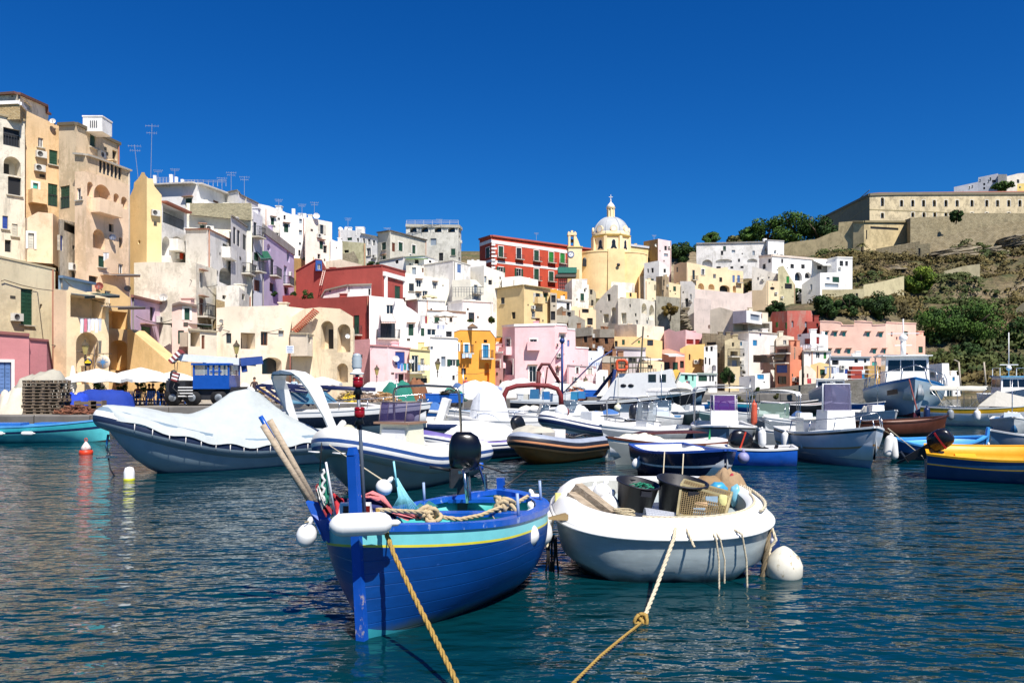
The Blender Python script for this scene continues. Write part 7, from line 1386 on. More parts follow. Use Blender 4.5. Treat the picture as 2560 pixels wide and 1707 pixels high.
b, sh = small('grey inflatable tender cut by the right edge', 2580, 29.5, 180, 3.2, 1.5, .55, [paint('8f98a4', .5), GREY], ((.4, 0), (1, 1)), name='tender', tr=.6)
b, sh = small('white boat with yellow top stripe, awning frame and tent cover', 2462, 45, -38, 6.2, 2.5, 1.0, [paint('d8a81c', .4), WHG, paint('1f78a8', .4)], ((.2, 0), (.9, 1), (1, 2)), sb=.35, deck=(.55, .98, 0))
bimini(b, -2.6, .2, 2.2, .9, 2.15, cloth('d8d4c4')); m = MB(); m.loft([[Vector((x, -1.0*w, 1.15)), Vector((x, 0, z)), Vector((x, 1.0*w, 1.15))] for x, w, z in ((-.2, 1, 1.3), (.6, 1, 2.0), (2.9, .25, 1.4))], 0, False, False); m.build('tent_cover', cloth('c4c0b4'), b)
for i, (x, l, mm) in enumerate(((-2.7, 'navy fender at the stern of the yellow striped boat', NAV), (-1.5, 'small grey fender on the yellow striped boat', GREY), (-.2, 'white fender in the middle of the yellow striped boat', WH))): fender(W(b, (x, -1.3, .65)), .8 if i == 0 else .6, .17, (0, 0, 1), l, mat=mm)
m = MB(); m.tube([(-2.9, 0, .9), (-3.5, 0, .6)], .2, 8); m.build('covered_outboard', NAV, b)
b, sh = small('small white console boat with grey windscreen behind the cream brown boat', 1618, 32, -150, 4.6, 1.9, .65, [WH, GREY], ((.15, 0), (1, 1)), deck=(.5, .98, 0), cons=(0, .7, .6), screen=(.3, 1.0, .9, .75, .1, 'b0b8bc', .6)); rail(b, [sh(.5, -1)+Vector((0, .08, .3)), sh(.8, -1)+Vector((0, .05, .35)), sh(1)+Vector((0, 0, .35)), sh(.8, 1)+Vector((0, -.05, .35)), sh(.5, 1)+Vector((0, -.08, .3))], .018)
b, sh = small('white boat with clear screen moored before the trawler bow', 1570, 37, -120, 4.4, 1.8, .65, [WH, GREY], ((.15, 0), (1, 1)), cons=(0, .6, .7), screen=(.25, 1.0, .8, .5))
b, sh = small('dark green fishing boat with black stem seen between the masts', 1742, 43, -100, 4.6, 1.9, .8, [paint('2f4f52', .5, .1), paint('c8d8d4', .4), paint('35545a', .5)], ((.1, 1), (.5, 0), (1, 2)), tr=0, cons=(0, .8, .7))
g = 'small boats moored along the sea wall'
b, sh = small('blue wooden boat moored at the sea wall, left one', 1755, 66, 4, 6, 1.8, .6, [paint('1f5fa8', .4), WHG], ((.5, 0), (1, 1)), tr=0, group=g); b, sh = small('turquoise and blue boat moored at the sea wall, middle one', 1870, 64, 176, 6.5, 1.9, .65, [paint('2fa0b8', .4), paint('1f4fa0', .4)], ((.3, 0), (1, 1)), tr=0, group=g)
b, sh = small('black hulled little boat with red seats left of the small trawler', 1975, 62, -30, 4.2, 1.7, .8, [BLK, GREY], ((.6, 0), (1, 1)), inner=paint('a8402e', .6), group=g); b, sh = small('dark rubber dinghy with red gear beside the small trawler', 2022, 60, 10, 3.8, 1.7, .7, [BLK], inner=paint('6f2a22', .6), group=g, gun=WH)
b, sh = small('little blue work boat with white deck box right of the small trawler', 2150, 58, -60, 4, 1.7, .8, [paint('1f5fa0', .4), WHG], ((.4, 0), (1, 1)), group=g)
g = 'small moored boats in the middle of the harbour'
for i, (px, d, hd, L, hc, kw, l) in enumerate(((905, 44, 10, 5, 'f0efea', {'cons': (0, .7, .6)}, 'white boat behind the striped inflatable arch'), (985, 48, -30, 4.6, 'dfe4e6', {}, 'pale grey open boat below the green tarpaulin'), (1055, 50, 170, 4.6, 'f0efea', {'screen': (.3, .9, 1.2, .5)}, 'white boat with low windscreen beneath the brown tarpaulin'), (1150, 47, -20, 5, '2a68b0', {}, 'blue wooden boat before the white sheeted heap'),
 (1215, 46, 200, 4.6, 'f0efea', {'cons': (0, .7, .7)}, 'white console boat left of the burgundy canopy'), (1420, 45, -150, 5, 'e8e8e2', {'screen': (.3, .95, 1.3, .5), 'ob': (1,)}, 'white boat with black outboard below the trawler stern'), (1540, 44, -20, 4.4, 'f2f2ee', {}, 'white rowing boat moored by the grey work boat'), (1655, 40, -110, 4.6, 'f0efea', {'cons': (0, .8, .8), 'screen': (.35, 1.1, .9, .5)}, 'white console boat right of the clear screened boat'),
 (1700, 47, -60, 5, 'e6e6e0', {'bim': (-2, 0, 1.8, .8, 2.0, cloth('eceae4'))}, 'white boat with bimini nearest the trawler bow'), (1880, 44, -140, 4.4, 'e9e9e4', {'ob': (1,)}, 'white boat with outboard behind the second bimini'), (2010, 38, -100, 4.6, 'f0efea', {'cons': (0, .7, .6)}, 'white boat just left of the gold striped boat'), (2190, 46, -90, 4.8, 'dfe2e2', {'cons': (0, .7, .7)}, 'white boat in front of the large white trawler'), (2365, 50, -140, 4.6, 'e4e6e4', {}, 'pale boat right of the large white trawler'),
 (2530, 38, -120, 4.6, 'cfd2d0', {'cons': (0, .7, .6)}, 'pale boat under the pilot boat at the right edge'), (700, 41, 15, 4.6, 'e8e8e4', {}, 'white boat between the covered inflatable and the yacht'), (1350, 51, 5, 5, '8a9aa4', {}, 'grey blue boat beneath the loading crane boat'))):
 b, sh = small(l, px, d, hd, L, 1.8, .7, [hullmat(hc, .05, plank=False), NAV if i % 3 == 0 else GREY], ((.78, 0), (1, 1)), group=g, deck=(.55, .98, 0), inner=[WHG, paint('5f9ac8', .5), CW][i % 3], **kw)
 if i % 2: m = MB(); m.tube([(.2, 0, .5), (.2, 0, 2.2+.4*(i % 4))], .02, 6); m.build('mast', STL, b)
 lumpy('cover', '', '', (-.6, 0, .55), .9, .6, .35+.1*(i % 3), cloth(('f0efe8', 'dfe3e4', '3f6fae', 'e8e2d0')[i % 4]), i, .4, parent=b)
b = boat('trawler', 'long black hulled fishing trawler with white wheelhouse and blue bow', 'trawler', 1520, 0, -14, dd=55)
sh = hull(b, 13.2, 3.4, 1.05, [WH, paint('15181f', .4), paint('e4e8e8', .4, .1), paint('5a2a28', .5)], ((.08, 0), (.4, 1), (.72, 2), (1, 3)), tr=.8, sb=1.0, ss=.1, rake=1.1, bow=2.6, inner=paint('4a6a80', .6), gun=WH, floor=.9, draft=.5)
m = MB()
for s in (-1, 1):
 f = [Vector((x, s*1.35, z)) for x, z in ((-.4, 1.2), (.9, 3.0), (3.2, 3.1), (4.3, 3.3), (4.7, 2.0), (5.0, 1.7))]; m.face(f if s < 0 else f[::-1])
pr = [(-.4, 1.2), (.9, 3.0), (3.2, 3.1), (4.3, 3.3), (4.7, 2.0), (5.0, 1.7)]
for a, c in zip(pr, pr[1:]): m.face([(a[0], -1.35, a[1]), (c[0], -1.35, c[1]), (c[0], 1.35, c[1]), (a[0], 1.35, a[1])])
m.build('wheelhouse', WH, b)
for x, w in ((3.1, .5), (3.8, .4)): m = MB(); m.box((x, -1.36, 2.7), (w, .03, .5)); m.build('window', glassdark(), b)
m = MB(); m.bar((4.5, 0, 2.2), (4.9, 0, 3.1), 2.4, .06); m.build('front_screen', glassdark('3a4658'), b)
for x in (1.2, 1.7): m = MB(); m.ball((x, -1.37, 2.2), (.2, .03, .12), 10); m.build('porthole', BLK, b)
m = MB();
rg_ = [Vector((-.1+.33*(abs(math.cos(a))**.5)*math.copysign(1, math.cos(a)), -1.5, 3.55+.33*(abs(math.sin(a))**.5)*math.copysign(1, math.sin(a)))) for a in [k*PI/12 for k in range(25)]]; m.tube([p+Vector((1.2, 0, 0)) for p in rg_], .1, 8); m.build('orange_life_raft', paint('d8562a', .6, .15), b)
m = MB(); rl = [(.3, 3.1), (.3, 4.3), (2.8, 4.3), (2.8, 3.2)]
for y in (-1.1, 1.1):
 for k in range(6): x = .3+.5*k; m.bar((x, y, 3.05), (x, y, 4.1), .05)
 for z in (3.4, 3.75, 4.1): m.bar((.3, y, z), (2.8, y, z), .05)
m.bar((2.2, 0, 3), (2.4, 0, 6.2), .1); m.bar((1.6, 0, 5), (2.4, 0, 5.6), .06); m.build('top_rails', paint('5c5a48', .6), b)
m = MB(); m.loft([[(-.9, -1.2, 1.5), (-.9, 1.2, 1.5)], [(-.2, -1.2, 2.4), (-.2, 1.2, 2.4)], [(.5, -1.0, 3.3), (.5, 1.0, 3.3)], [(.1, -1.2, 1.4), (.1, 1.2, 1.4)]], 0, False, False); m.build('blue_tarp', cloth('1b4a9a'), b)
m = MB(); m.tube([(-3.2, 0, 1), (-3.2, 0, 5.2)], .09, 8); m.tube([(-3.2, 0, 1.6), (-1.0, 0, 3.8), (.3, 0, 4.6)], .05, 6); m.tube([(-3.2, 0, 5), (-4.2, 0, 3.4)], .02, 4); m.ball((-3.2, 0, 5.3), .2, 8); m.build('mast', paint('1f3a78', .5), b)
for x, z, s_, c in ((-2.2, 1.5, .5, '2b86b0'), (-1.7, 1.55, .45, '2f7fb8'), (-4.2, 1.5, .5, '2472b0'), (-5.0, 1.6, .6, '2f6f9a'), (-5.6, 1.4, .35, 'd8d4c4')): m = MB(); m.box((x, -.7, z), (s_, s_, s_*1.1), taper=.9); m.build('deck_gear', paint(c, .6), b)
fender(W(b, (.9, -1.9, .7)), .55, .28, (0, 0, 1), 'round cream float hanging on the black trawler side', mat=paint('e8e6c8', .5))
ropeline([W(b, (.9, -1.6, 3.0)), W(b, (.9, -1.9, 1.0))], .03, paint('c8c8c0', .6), label='thin line above the round cream float of the trawler')
b = boat('work_boat', 'low grey and white work boat moored alongside the black trawler', 'boat', 1500, 0, -6, dd=49)
sh = hull(b, 6.5, 2.0, .6, [WH, paint('c4cdd2', .4, .1), paint('6a3a30', .5)], ((.2, 0), (.8, 1), (1, 2)), tr=.8, inner=GREY, gun=paint('5a646c', .5))
b = boat('work_boat', 'grey white wooden boat with blue lower hull and red loading crane', 'boat', 1372, 0, 4, dd=58)
sh = hull(b, 4.6, 1.9, 1.5, [WHG, paint('23588a', .5, .15), WHG], ((.3, 0), (1, 1)), tr=.6, inner=BRN, gun=WHG, sb=.3)
m = MB(); m.tube([(-.8, 0, 1), (-.75, 0, 3.2)], .16, 8); m.tube([(-.8, 0, 3.2), (-.5, 0, 3.7), (0, 0, 3.7), (.4, 0, 3.0), (.75, 0, 2.4)], .12, 8); m.tube([(.75, 0, 2.4), (.75, 0, 1.9)], .03, 5); m.tube([(-.3, 0, 1.9), (-.1, 0, 3.5)], .06, 6); m.build('crane', paint('5a1c18', .6, .2), b)
b = boat('trawler', 'large white trawler with red waterline, flared bow and high wheelhouse', 'trawler', 2258, 0, -110, dd=61)
sh = hull(b, 14, 5.4, 1.75, [paint('2f7fc0', .4), paint('a9bcc6', .35, .12, scale=.6), paint('6a2430', .5)], ((.05, 0), (.78, 1), (1, 2)), tr=.8, sb=1.0, ss=.1, rake=1.0, bow=3.2, inner=WHG, gun=paint('2f7fc0', .4), floor=1.2, deck=(.3, .98, .2), draft=.6, vb=1.15)
c = cabin(b, -1.5, 2.6, 3.0, 1.9, 2.4, WH, win=(.55, .88), nside=3, roof=.35); m = MB(); m.box((-3.0, 0, 4.45), (4.5, 3.4, .12)); m.build('aft_canopy', WH, b)
m = MB(); m.tube([(0, 0, 4.3), (0, 0, 5.6)], .2, 8); m.tube([(0, 0, 5.5), (0, 0, 7.2)], .05, 6); m.ball((0, 0, 5.75), .32, 10); m.box((0, 0, 6.1), (.12, 2.2, .07)); m.box((0, 0, 5.2), (.2, 1.2, .08)); m.build('mast', WH, b)
for s in (-1, 1):
 m = MB(); p = sh(.93, s); q = sh(.87, s); m.face([p+Vector((.12, s*.08-.0, -.95)), p+Vector((.14, s*.1, -.6)), q+Vector((.05, s*.1, -.6)), q+Vector((.05, s*.08, -.95))][::s]); m.build('hawse_opening', BLK, b)
rail(b, [sh(t, -1)+Vector((0, .1, .8)) for t in (.45, .6, .75, .88)]+[sh(1)+Vector((0, 0, .85))]+[sh(t, 1)+Vector((0, -.1, .8)) for t in (.88, .75, .6, .45)], .035, [(sh(t, s), sh(t, s)+Vector((0, -.1*s, .8))) for t in (.45, .55, .65, .75, .85, .94) for s in (-1, 1)], 'bow_rail')
m = MB()
for s in (-1, 1): m.tube([(-4.5, s*1.6, 1.8), (-4.5, s*1.6, 4.4)], .05, 6)
m.build('canopy_posts', WH, b); ropeline([W(b, (7.2, -.4, 2.6)), P(2298, 1045, 52)], .05, paint('7a3a34', .7), label='rusty anchor chain at the large white trawler bow')
ropeline([W(b, (6.6, .8, 2.7)), P(2360, 1015, 54)], .03, RPW, label='pale mooring line right of the large white trawler')
b = boat('trawler', 'small blue grey trawler with dark wraparound wheelhouse windows', 'trawler', 2075, 0, -110, dd=64)
sh = hull(b, 8, 3.2, 1.5, [WH, paint('9ab0bc', .4, .1), NAV], ((.06, 0), (.9, 1), (1, 2)), tr=.8, sb=.9, rake=.8, inner=WHG, gun=WHG, floor=1.0, deck=(.3, .98, .1))
cabin(b, -1.2, 1.2, 2.2, 1.4, 1.2, WH, win=(.3, .85), rm=WH, roof=.25); m = MB(); m.tube([(-.5, 0, 2.6), (-.5, 0, 4.6)], .05, 6); m.tube([(-1, 0, 2.7), (-3.5, .4, 1.6)], .12, 6); m.box((-.5, 0, 3.6), (.1, .9, .08)); m.build('mast', GREY, b); m = MB(); m.box((-1.6, .9, 2.0), (.5, .1, .7)); m.build('orange_life_ring', paint('e88a1c', .5), b)
b = boat('pilot_boat', 'white pilot boat with light blue cabin roof at the far right', 'boat', 2522, 0, -100, dd=72)
sh = hull(b, 8, 3.0, 1.2, [WH, paint('1f60a8', .5)], ((.5, 0), (1, 1)), tr=.8, sb=.6, inner=WHG, gun=WH, deck=(.3, .98, .1), floor=.8)
cabin(b, -1, 1.2, 2.2, 1.3, 1.5, WH, win=(.4, .85), rm=paint('5fb0e0', .5), roof=.2); m = MB(); m.tube([(0, 0, 2.8), (0, 0, 6.8)], .04, 6); m.box((0, 0, 3.9), (.15, 1.5, .08)); m.ball((0, 0, 3.6), .25, 8)
for s in (-1, 1): m.bar((-.9, s*1, 2.9), (-.9, s*1, 3.6), .05); m.bar((.7, s*1, 2.9), (.7, s*1, 3.6), .05); m.bar((-.9, s*1, 3.6), (.7, s*1, 3.6), .05)
m.build('mast', WH, b); m = MB()
for k in range(3): m.bar((-1.2, 1.4, 1.5+.25*k), (-3.8, 1.4, 1.5+.25*k), .06)
m.build('red_side_rail', paint('c84a3a', .5), b)
b = boat('fishing_boat', 'long turquoise fishing boat with navy stripe moored at the left quay', 'boat', 62, 0, 3, dd=34)
sh = hull(b, 6.9, 1.9, .66, [paint('3bb0bc', .4, .12), NAV, paint('58c4c8', .4, .12), paint('3a2622', .6)], ((.24, 0), (.34, 1), (.82, 2), (1, 3)), tr=0, sb=.3, ss=.2, inner=paint('3f8fd0', .5), gun=paint('5aa8e4', .5), rake=-.1, floor=.3, draft=.2, bow=3)
for x, l in ((-.55, 'left'), (.65, 'right')): fender(W(b, (x, -1.02, .42)), .5, .085, (1, 0, 0), l+' white fender lying along the turquoise boat side')
m = MB(); m.box((-.9, .1, .75), (1.7, .7, .1)); m.box((1.2, .1, .78), (1.4, .6, .06)); m.build('blue_hatch', paint('2f78c8', .5), b)
def hit(px, py, off=.12):
 """nearest house wall seen at a photo pixel: point just proud of it, wall direction, outward normal"""
 best = None
 for A, B, tuz, zl, L in WALLS:
  t, d = face_hit(A, B, px)
  if 0 <= t <= 1 and d > 5:
   z = H-(py-YH)*d/F
   if zl <= z <= interp(tuz, t*L)+.02 and (best is None or d < best[0]): best = (d, A, B, L)
 if not best: return None
 d, A, B, L = best; u = Vector(((B[0]-A[0])/L, (B[1]-A[1])/L, 0)); n = Vector((u.y, -u.x, 0)); return P(px, py, d)+n*off, u, n, d
def dish(px, py, rp, label, c='c9c6bd', up=False):
 h = hit(px, py+(rp*2 if up else 0));
 if not h: print('NOHIT', label); return
 p = P(px, py, h[3]-.35); r = rp*h[3]/F; e = empty('satellite_dish', p, label, 'satellite dish', 'satellite dishes on the houses')
 dr = Vector((.35, -1, .35)).normalized(); Mx = dr.to_track_quat('Z', 'Y').to_matrix(); m = MB(p)
 m.lathe([(0, 0), (r*.5, r*.07), (r*.85, r*.2), (r, r*.3)], p, 18, M=Mx, cap=False); m.lathe([(r, r*.3), (r*.98, r*.24), (0, -.02)], p, 18, M=Mx, cap=False); m.build('reflector', paint(c, .5, .08), e)
 m = MB(p); m.bar(p, p+Mx @ Vector((0, -.2*r, r*.9)), .03); m.bar(p+Mx @ Vector((0, -r*.9, .2*r)), p+Mx @ Vector((0, -.2*r, r*.9)), .03); m.bar(p, p+Vector((0, .35, -r*.8)), .06); m.build('arm', GREY, e)
for a in ((132, 304, 7, 'small white satellite dish on the roof edge of the ochre wall', 'dedcd4', True), (248, 716, 10, 'rust red satellite dish by the blue loggia', '8f4a3c'), (319, 722, 8, 'grey satellite dish at the corner of the yellow house', '8f8d86'), (282, 594, 8, 'blue grey satellite dish on the buttressed wing', '5c6478'), (271, 508, 6, 'white satellite dish beside the big arched loggia', 'dedcd4'),
   (409, 744, 10, 'large pale satellite dish against the old cream white house', 'c9c6bd'), (623, 688, 5, 'tiny white satellite dish on the slanted roof house', 'dedcd4'), (791, 541, 8, 'big white satellite dish on the skyline roof of the cream white block', 'ecebe6', True), (869, 841, 6, 'white satellite dish in the right tall arch of the flaking house', 'dedcd4'), (990, 897, 8, 'white satellite dish beside the blue doorway', 'ecebe6'), (1028, 903, 6, 'white satellite dish next to the yellow house balcony', 'dedcd4'),
   (553, 803, 5, 'small dark dish on the stone shed', '7a7770'), (1640, 614, 4, 'white satellite dish on the yellow church house roof', 'dedcd4', True), (489, 505, 5, 'faint white dish on the long white hilltop house wall', 'e4e2da'), (515, 505, 6, 'round white dish above the mossy parapet', 'e4e2da')): dish(*a)
def antenna(px, y0, y1, label, lean=0, arms=2):
 h = hit(px, y1+4) or hit(px, y1+10)
 d = h[3]+.8 if h else 100
 a, b = P(px, y1+3, d), P(px+lean, y0, d); e = empty('tv_antenna', a, label, 'antenna', 'television antennas on the skyline'); m = MB(a); w = max(.03, d*.0004); m.bar(a, b, w); m.build('mast', paint('8f98a8', .5), e); m = MB(a)
 for i in range(arms):
  c = b.lerp(a, .04+.13*i); L = .55-.12*(i % 2); m.bar(c-Vector((L, .1, 0)), c+Vector((L, .1, 0)), w*.7)
  for k in (-1, -.5, .5, 1): m.bar(c+Vector((L*k, 0, -.12)), c+Vector((L*k, 0, .12)), w*.5)
 m.build('elements', paint('8f98a8', .5), e)
for a in ((377, 310, 442, 'tallest television mast on the skyline above the yellow gable tower', 3), (346, 362, 446, 'leaning tall television mast left of the tallest one', -10), (395, 425, 450, 'short antenna right of the tallest mast'), (437, 422, 445, 'short antenna among the white roof posts'), (555, 444, 478, 'thin antenna on the long white roof, left of three'), (578, 430, 475, 'thin antenna on the long white roof, middle of three'), (611, 441, 488, 'double cross antenna right of the long white roof'),
   (697, 498, 526, 'antenna on the broken edged white wall house'), (755, 510, 540, 'antenna left of the big white dish'), (786, 505, 545, 'antenna directly behind the big white dish'), (870, 545, 575, 'antenna on the round tank roof'), (968, 570, 578, 'low antenna on the grey beige hill house'), (1098, 548, 562, 'tiny antenna over the grey hilltop block'), (1341, 582, 600, 'thin antenna on the red palace roof'), (1635, 588, 600, 'thin antenna on the pink tower house'), (2162, 492, 520, 'white pole beside the fortress corner')): antenna(*a)
def chimney(px, y0, y1, w, label, d=None, mat=WHT, name='chimney'):
 h = hit(px, y1+4); d = d or (h[3]+1 if h else 90); z0, z1 = P(px, y1+6, d).z, P(px, y0, d).z; ww = w*d/F; x = P(px, 0, d).x; e = empty(name, (x, d, z0), label, 'chimney'); m = MB(e.location); m.box((x, d, (z0+z1)/2), (ww, ww, z1-z0)); m.build('stack', mat, e); m = MB(e.location); m.box((x, d, z1+.04), (ww*1.06, ww*1.06, .1)); m.build('chimney_cap', mat, e); return e
for a in ((387, 441, 458, 6, 'white roof post at the left end of the long white house'), (428, 439, 456, 7, 'tallest white roof post on the long white house'), (441, 445, 458, 6, 'white roof post right of the tallest one'), (456, 451, 460, 6, 'lowest white roof post on the long white house'), (734, 524, 536, 7, 'stubby white chimney on the skyline left of the big dish'), (762, 536, 546, 7, 'short white chimney with red base near the big dish'), (901, 570, 584, 20, 'broad white chimney block on the round tank roof'), (1457, 700, 715, 20, 'beige box chimney below the yellow apse'), (1912, 598, 612, 8, 'small white chimney on the arcaded villa roof')): chimney(*a)
e = chimney(244, 300, 330, 48, 'white box shaped chimney house with louvre on the ochre tower', d=63.5); m = MB(e.location); p = P(234, 310, 62.7)
for k in range(4): m.box(p+Vector((-.25+.16*k, 0, 0)), (.06, .04, .5))
m.build('louvre', DGR, e)
for px, py, r_ in ((851, 574, 5), (866, 573, 5)):
 m = MB(P(px, py, 139)); m.ball(P(px, py, 139), .45, 10); tag(m.build('roof_tank', WHT), ('left' if px < 860 else 'right')+' round white tank on the hilltop roof', 'tank')
def laundry(px0, px1, py, cols, drop, label):
 a, b = hit(px0, py, .9), hit(px1, py, .9)
 if not a or not b: print('NOHIT', label); return
 A, B = P(px0, py, a[3]-.9), P(px1, py, b[3]-.9); e = empty('washing_line', A, label, 'laundry', 'laundry hung on house fronts'); m = MB(A); m.bar(A, B, .02); m.build('line', paint('8a8a84', .6), e); n = len(cols)
 for i, c in enumerate(cols):
  s, t = A.lerp(B, (i+.06)/n), A.lerp(B, (i+.94)/n); dz = drop*a[3]/F*R.uniform(.75, 1.1); m = MB(A); rows = [[s.lerp(t, k/4)+Vector((0, .04*math.sin(k*2+j), -dz*j/3)) for k in range(5)] for j in range(4)]
  m.loft(rows, 0, False, True); m.build('garment', cloth(c), e)
laundry(200, 254, 796, ['e8e8ee', 'd87a8a', 'dcdce4', 'f0f0f2', 'e8eaf0', 'c9ccd2'], 36, 'white and pink laundry below the blue loggia'); laundry(258, 272, 632, ['f0f0f0', 'c8ccd4', 'eeeeee'], 18, 'white clothes on the buttressed wing'); laundry(449, 459, 632, ['e8502a'], 15, 'orange towel on the white loggia house balcony')
laundry(986, 1010, 748, ['e6e6ee', 'dcdce2', 'f2cc2a', 'eac020'], 14, 'white and yellow clothes on the big white house roof edge'); laundry(1050, 1074, 790, ['e8e6e0', 'f0f0ea', 'b02a34', 'eeee66'], 26, 'white, red and yellow towels by the wooden lean-to'); laundry(993, 1024, 908, ['2f62b8', '6a9ad8', '1f8f88', '9cc8e8'], 18, 'blue and green laundry at the blue doorway')
laundry(1044, 1074, 912, ['8fb0e0', 'e8eef8', 'f2f4f8', 'f4f4f6'], 15, 'pale blue laundry on the yellow house balcony'); laundry(1092, 1112, 812, ['8a90a8', 'c8ccd8', 'a8aec0'], 14, 'striped grey laundry under the wooden lean-to'); laundry(1155, 1180, 884, ['bcd4ec', 'dce8f4', 'b0cce8'], 10, 'pale blue cloths on the orange house balcony'); laundry(2000, 2032, 862, ['f0f0f2', 'e4e4e8', 'f4f4f4', 'dcdce2', 'f0f0f0'], 12, 'white sheets on the red shuttered house terrace')
laundry(2062, 2098, 918, ['b8c8e0', 'e8ecf4', '6a7898', 'dce4f0', 'c8d0e0'], 15, 'blue and white clothes over the low yellow house'); laundry(2018, 2028, 946, ['d02a3c', 'c82a44'], 12, 'red clothes by the quay wall cream house'); laundry(1755, 1790, 915, ['f0e4e4', 'e8e8ee', 'e0e0e8'], 12, 'pale laundry above the green veranda house'); laundry(1715, 1725, 952, ['b03a44', '5a4a6a'], 14, 'dark red clothes on the mint green kiosk')
def awning(x0, x1, y0, y1, label, c='ecd8c8', out=1.3, spread=1.15, stripes=None):
 a, b = hit(x0, y0, .05), hit(x1, y0, .05)
 if not a or not b: print('NOHIT', label); return
 A, B = a[0], b[0]; n = a[2]; dz = (y1-y0)*a[3]/F*.8; e = empty('awning', A, label, 'awning', 'awnings on house fronts'); C_, D_ = A+n*out-Vector((0, 0, dz))-(B-A)*(spread-1)/2, B+n*out-Vector((0, 0, dz))+(B-A)*(spread-1)/2; m = MB(A); N = 12
 for k in range(N): m.face([A.lerp(B, k/N), A.lerp(B, (k+1)/N), C_.lerp(D_, (k+1)/N), C_.lerp(D_, k/N)], k % 2); m.face([C_.lerp(D_, k/N), C_.lerp(D_, (k+1)/N), C_.lerp(D_, (k+1)/N)-Vector((0, 0, .18)), C_.lerp(D_, k/N)-Vector((0, 0, .18))], k % 2)
 m.build('canopy', [cloth(c), cloth(stripes or c)], e); m = MB(A); m.bar(A, C_, .04); m.bar(B, D_, .04); m.bar(C_, D_, .05); m.build('arms', GREY, e)
awning(950, 980, 784, 812, 'pale pink striped awning over the white house balcony', 'f0dccc', 1.6, 1.2, 'e2c0b0'); awning(2030, 2066, 650, 672, 'big white sun awning on the hill edge terrace', 'f4f0e4', 4, 1.1); awning(2002, 2026, 756, 764, 'grey lean-to awning of the faded red house', '8a8478', 1.5); awning(1012, 1060, 646, 650, 'green pergola awning on the low white house', '6a8a4a', 1.5)
awning(176, 266, 733, 744, 'dark green lean-to roof over the blue loggia', '2a4a44', 1.4, 1.02); awning(252, 320, 765, 772, 'brown corrugated lean-to on the yellow house', '8a7258', 1.8, 1.1); awning(250, 305, 684, 690, 'rusty lean-to above the rust red dish', '8a6a4c', 1.5, 1.1); awning(382, 470, 808, 813, 'dark green porch roof of the lilac pink house', '34503c', 1.6); awning(1900, 1930, 886, 890, 'dark flat awning over the garage opening', '6a4a38', 1.2); awning(1135, 1180, 808, 822, 'brown wooden lean-to roof over the striped laundry', '8a6a48', 1.6, 1.1)
awning(1598, 1650, 896, 903, 'white fabric awning behind the trawler wheelhouse', 'f4f2ec', 2.5, 1.1); awning(1655, 1690, 884, 890, 'second white fabric awning right of the trawler wheelhouse', 'f4f2ec', 2, 1.1); awning(1942, 1968, 884, 900, 'yellow beige blind on the tan house balcony', 'd8b47c', .7, 1.0); awning(640, 668, 628, 652, 'green roller blind on the grey white townhouse', '1f6a4c', .5, 1)
for a_, b_, w_ in (((957, 684), (1012, 699), .55), ((962, 692), (962, 744), .5), ((1009, 702), (1009, 744), .4)):
 h1, h2 = hit(*a_), hit(*b_)
 if h1 and h2: m = MB(h1[0]); m.bar(h1[0], h2[0], .3, w_) if a_[0] != b_[0] else m.bar(h1[0], P(b_[0], b_[1], h1[3])+h1[2]*.12, w_, .2); o = m.build('white_trim', W1); o.parent = [k for k in col.objects if k.get('label', '').startswith('big dark red house')][0]; o.location = h1[0]-o.parent.location
m = MB(P(810, 712, 103)); a, b = P(799, 714, 102.4), P(808, 676, 104)
for s in (0, .75): m.bar(a+Vector((s*.35, 0, 0)), b+Vector((s*.35, 0, 0)), .07)
for k in range(7): c = a.lerp(b, (k+.5)/7); m.bar(c, c+Vector((.28, 0, 0)), .05)
tag(m.build('ladder', paint('d8b8a8', .7)), 'pale ladder leaning on the dark red house wall', 'ladder')
hh = hit(760, 800, .1)
m = MB(hh[0]); tm = pl('b5563a', .5)
for k in range(15):
 t = k/14; q = P(792-52*t, 778+50*t, hh[3]-.5); m.box(q, (.34, .5, .09), M=Matrix.Rotation(.7, 3, 'Y')); m.box(q+Vector((-.28, 0, .14)), (.12, .12, .16))
tag(m.build('tiled_coping', tm), 'red tiled coping sloping down the flaking cream house', 'tiles')
def fence(px0, px1, py, hp, d0, d1, label, n=8, mat=None):
 A, B = P(px0, py, d0), P(px1, py, d1); e = empty('roof_railing', A, label, 'railing'); m = MB(A); h = hp*d0/F; w = d0*.00035
 for k in range(n+1): c = A.lerp(B, k/n); m.bar(c-Vector((0, 0, .4)), c+Vector((0, 0, h)), w*1.3)
 for k in (1, .66, .33): m.bar(A+Vector((0, 0, h*k)), B+Vector((0, 0, h*k)), w)
 m.build('rails', mat or paint('b8bcc4', .5), e)
fence(1016, 1146, 561, 10, 150.5, 150.2, 'white railing along the roof of the grey hilltop block', 6); fence(392, 424, 458, 14, 88, 87, 'thin roof railing between the white posts', 4); fence(462, 495, 460, 10, 87, 86, 'roof railing on the front of the long white house', 4); fence(495, 565, 458, 8, 86, 101, 'roof railing receding along the long white house', 6)
fence(1388, 1490, 954, 13, 95.5, 96, 'white railing of the pink wing terrace', 12, WH); fence(1132, 1202, 735, 17, 114, 114.5, 'iron railing of the white balcony house', 10, DGR); fence(1474, 1520, 914, 8, 102, 102, 'blue railing of the pale blue flat house', 8, paint('2f6fc0', .5)); fence(1600, 1640, 930, 8, 97, 97, 'iron railing above the trawler awnings', 6, DGR)
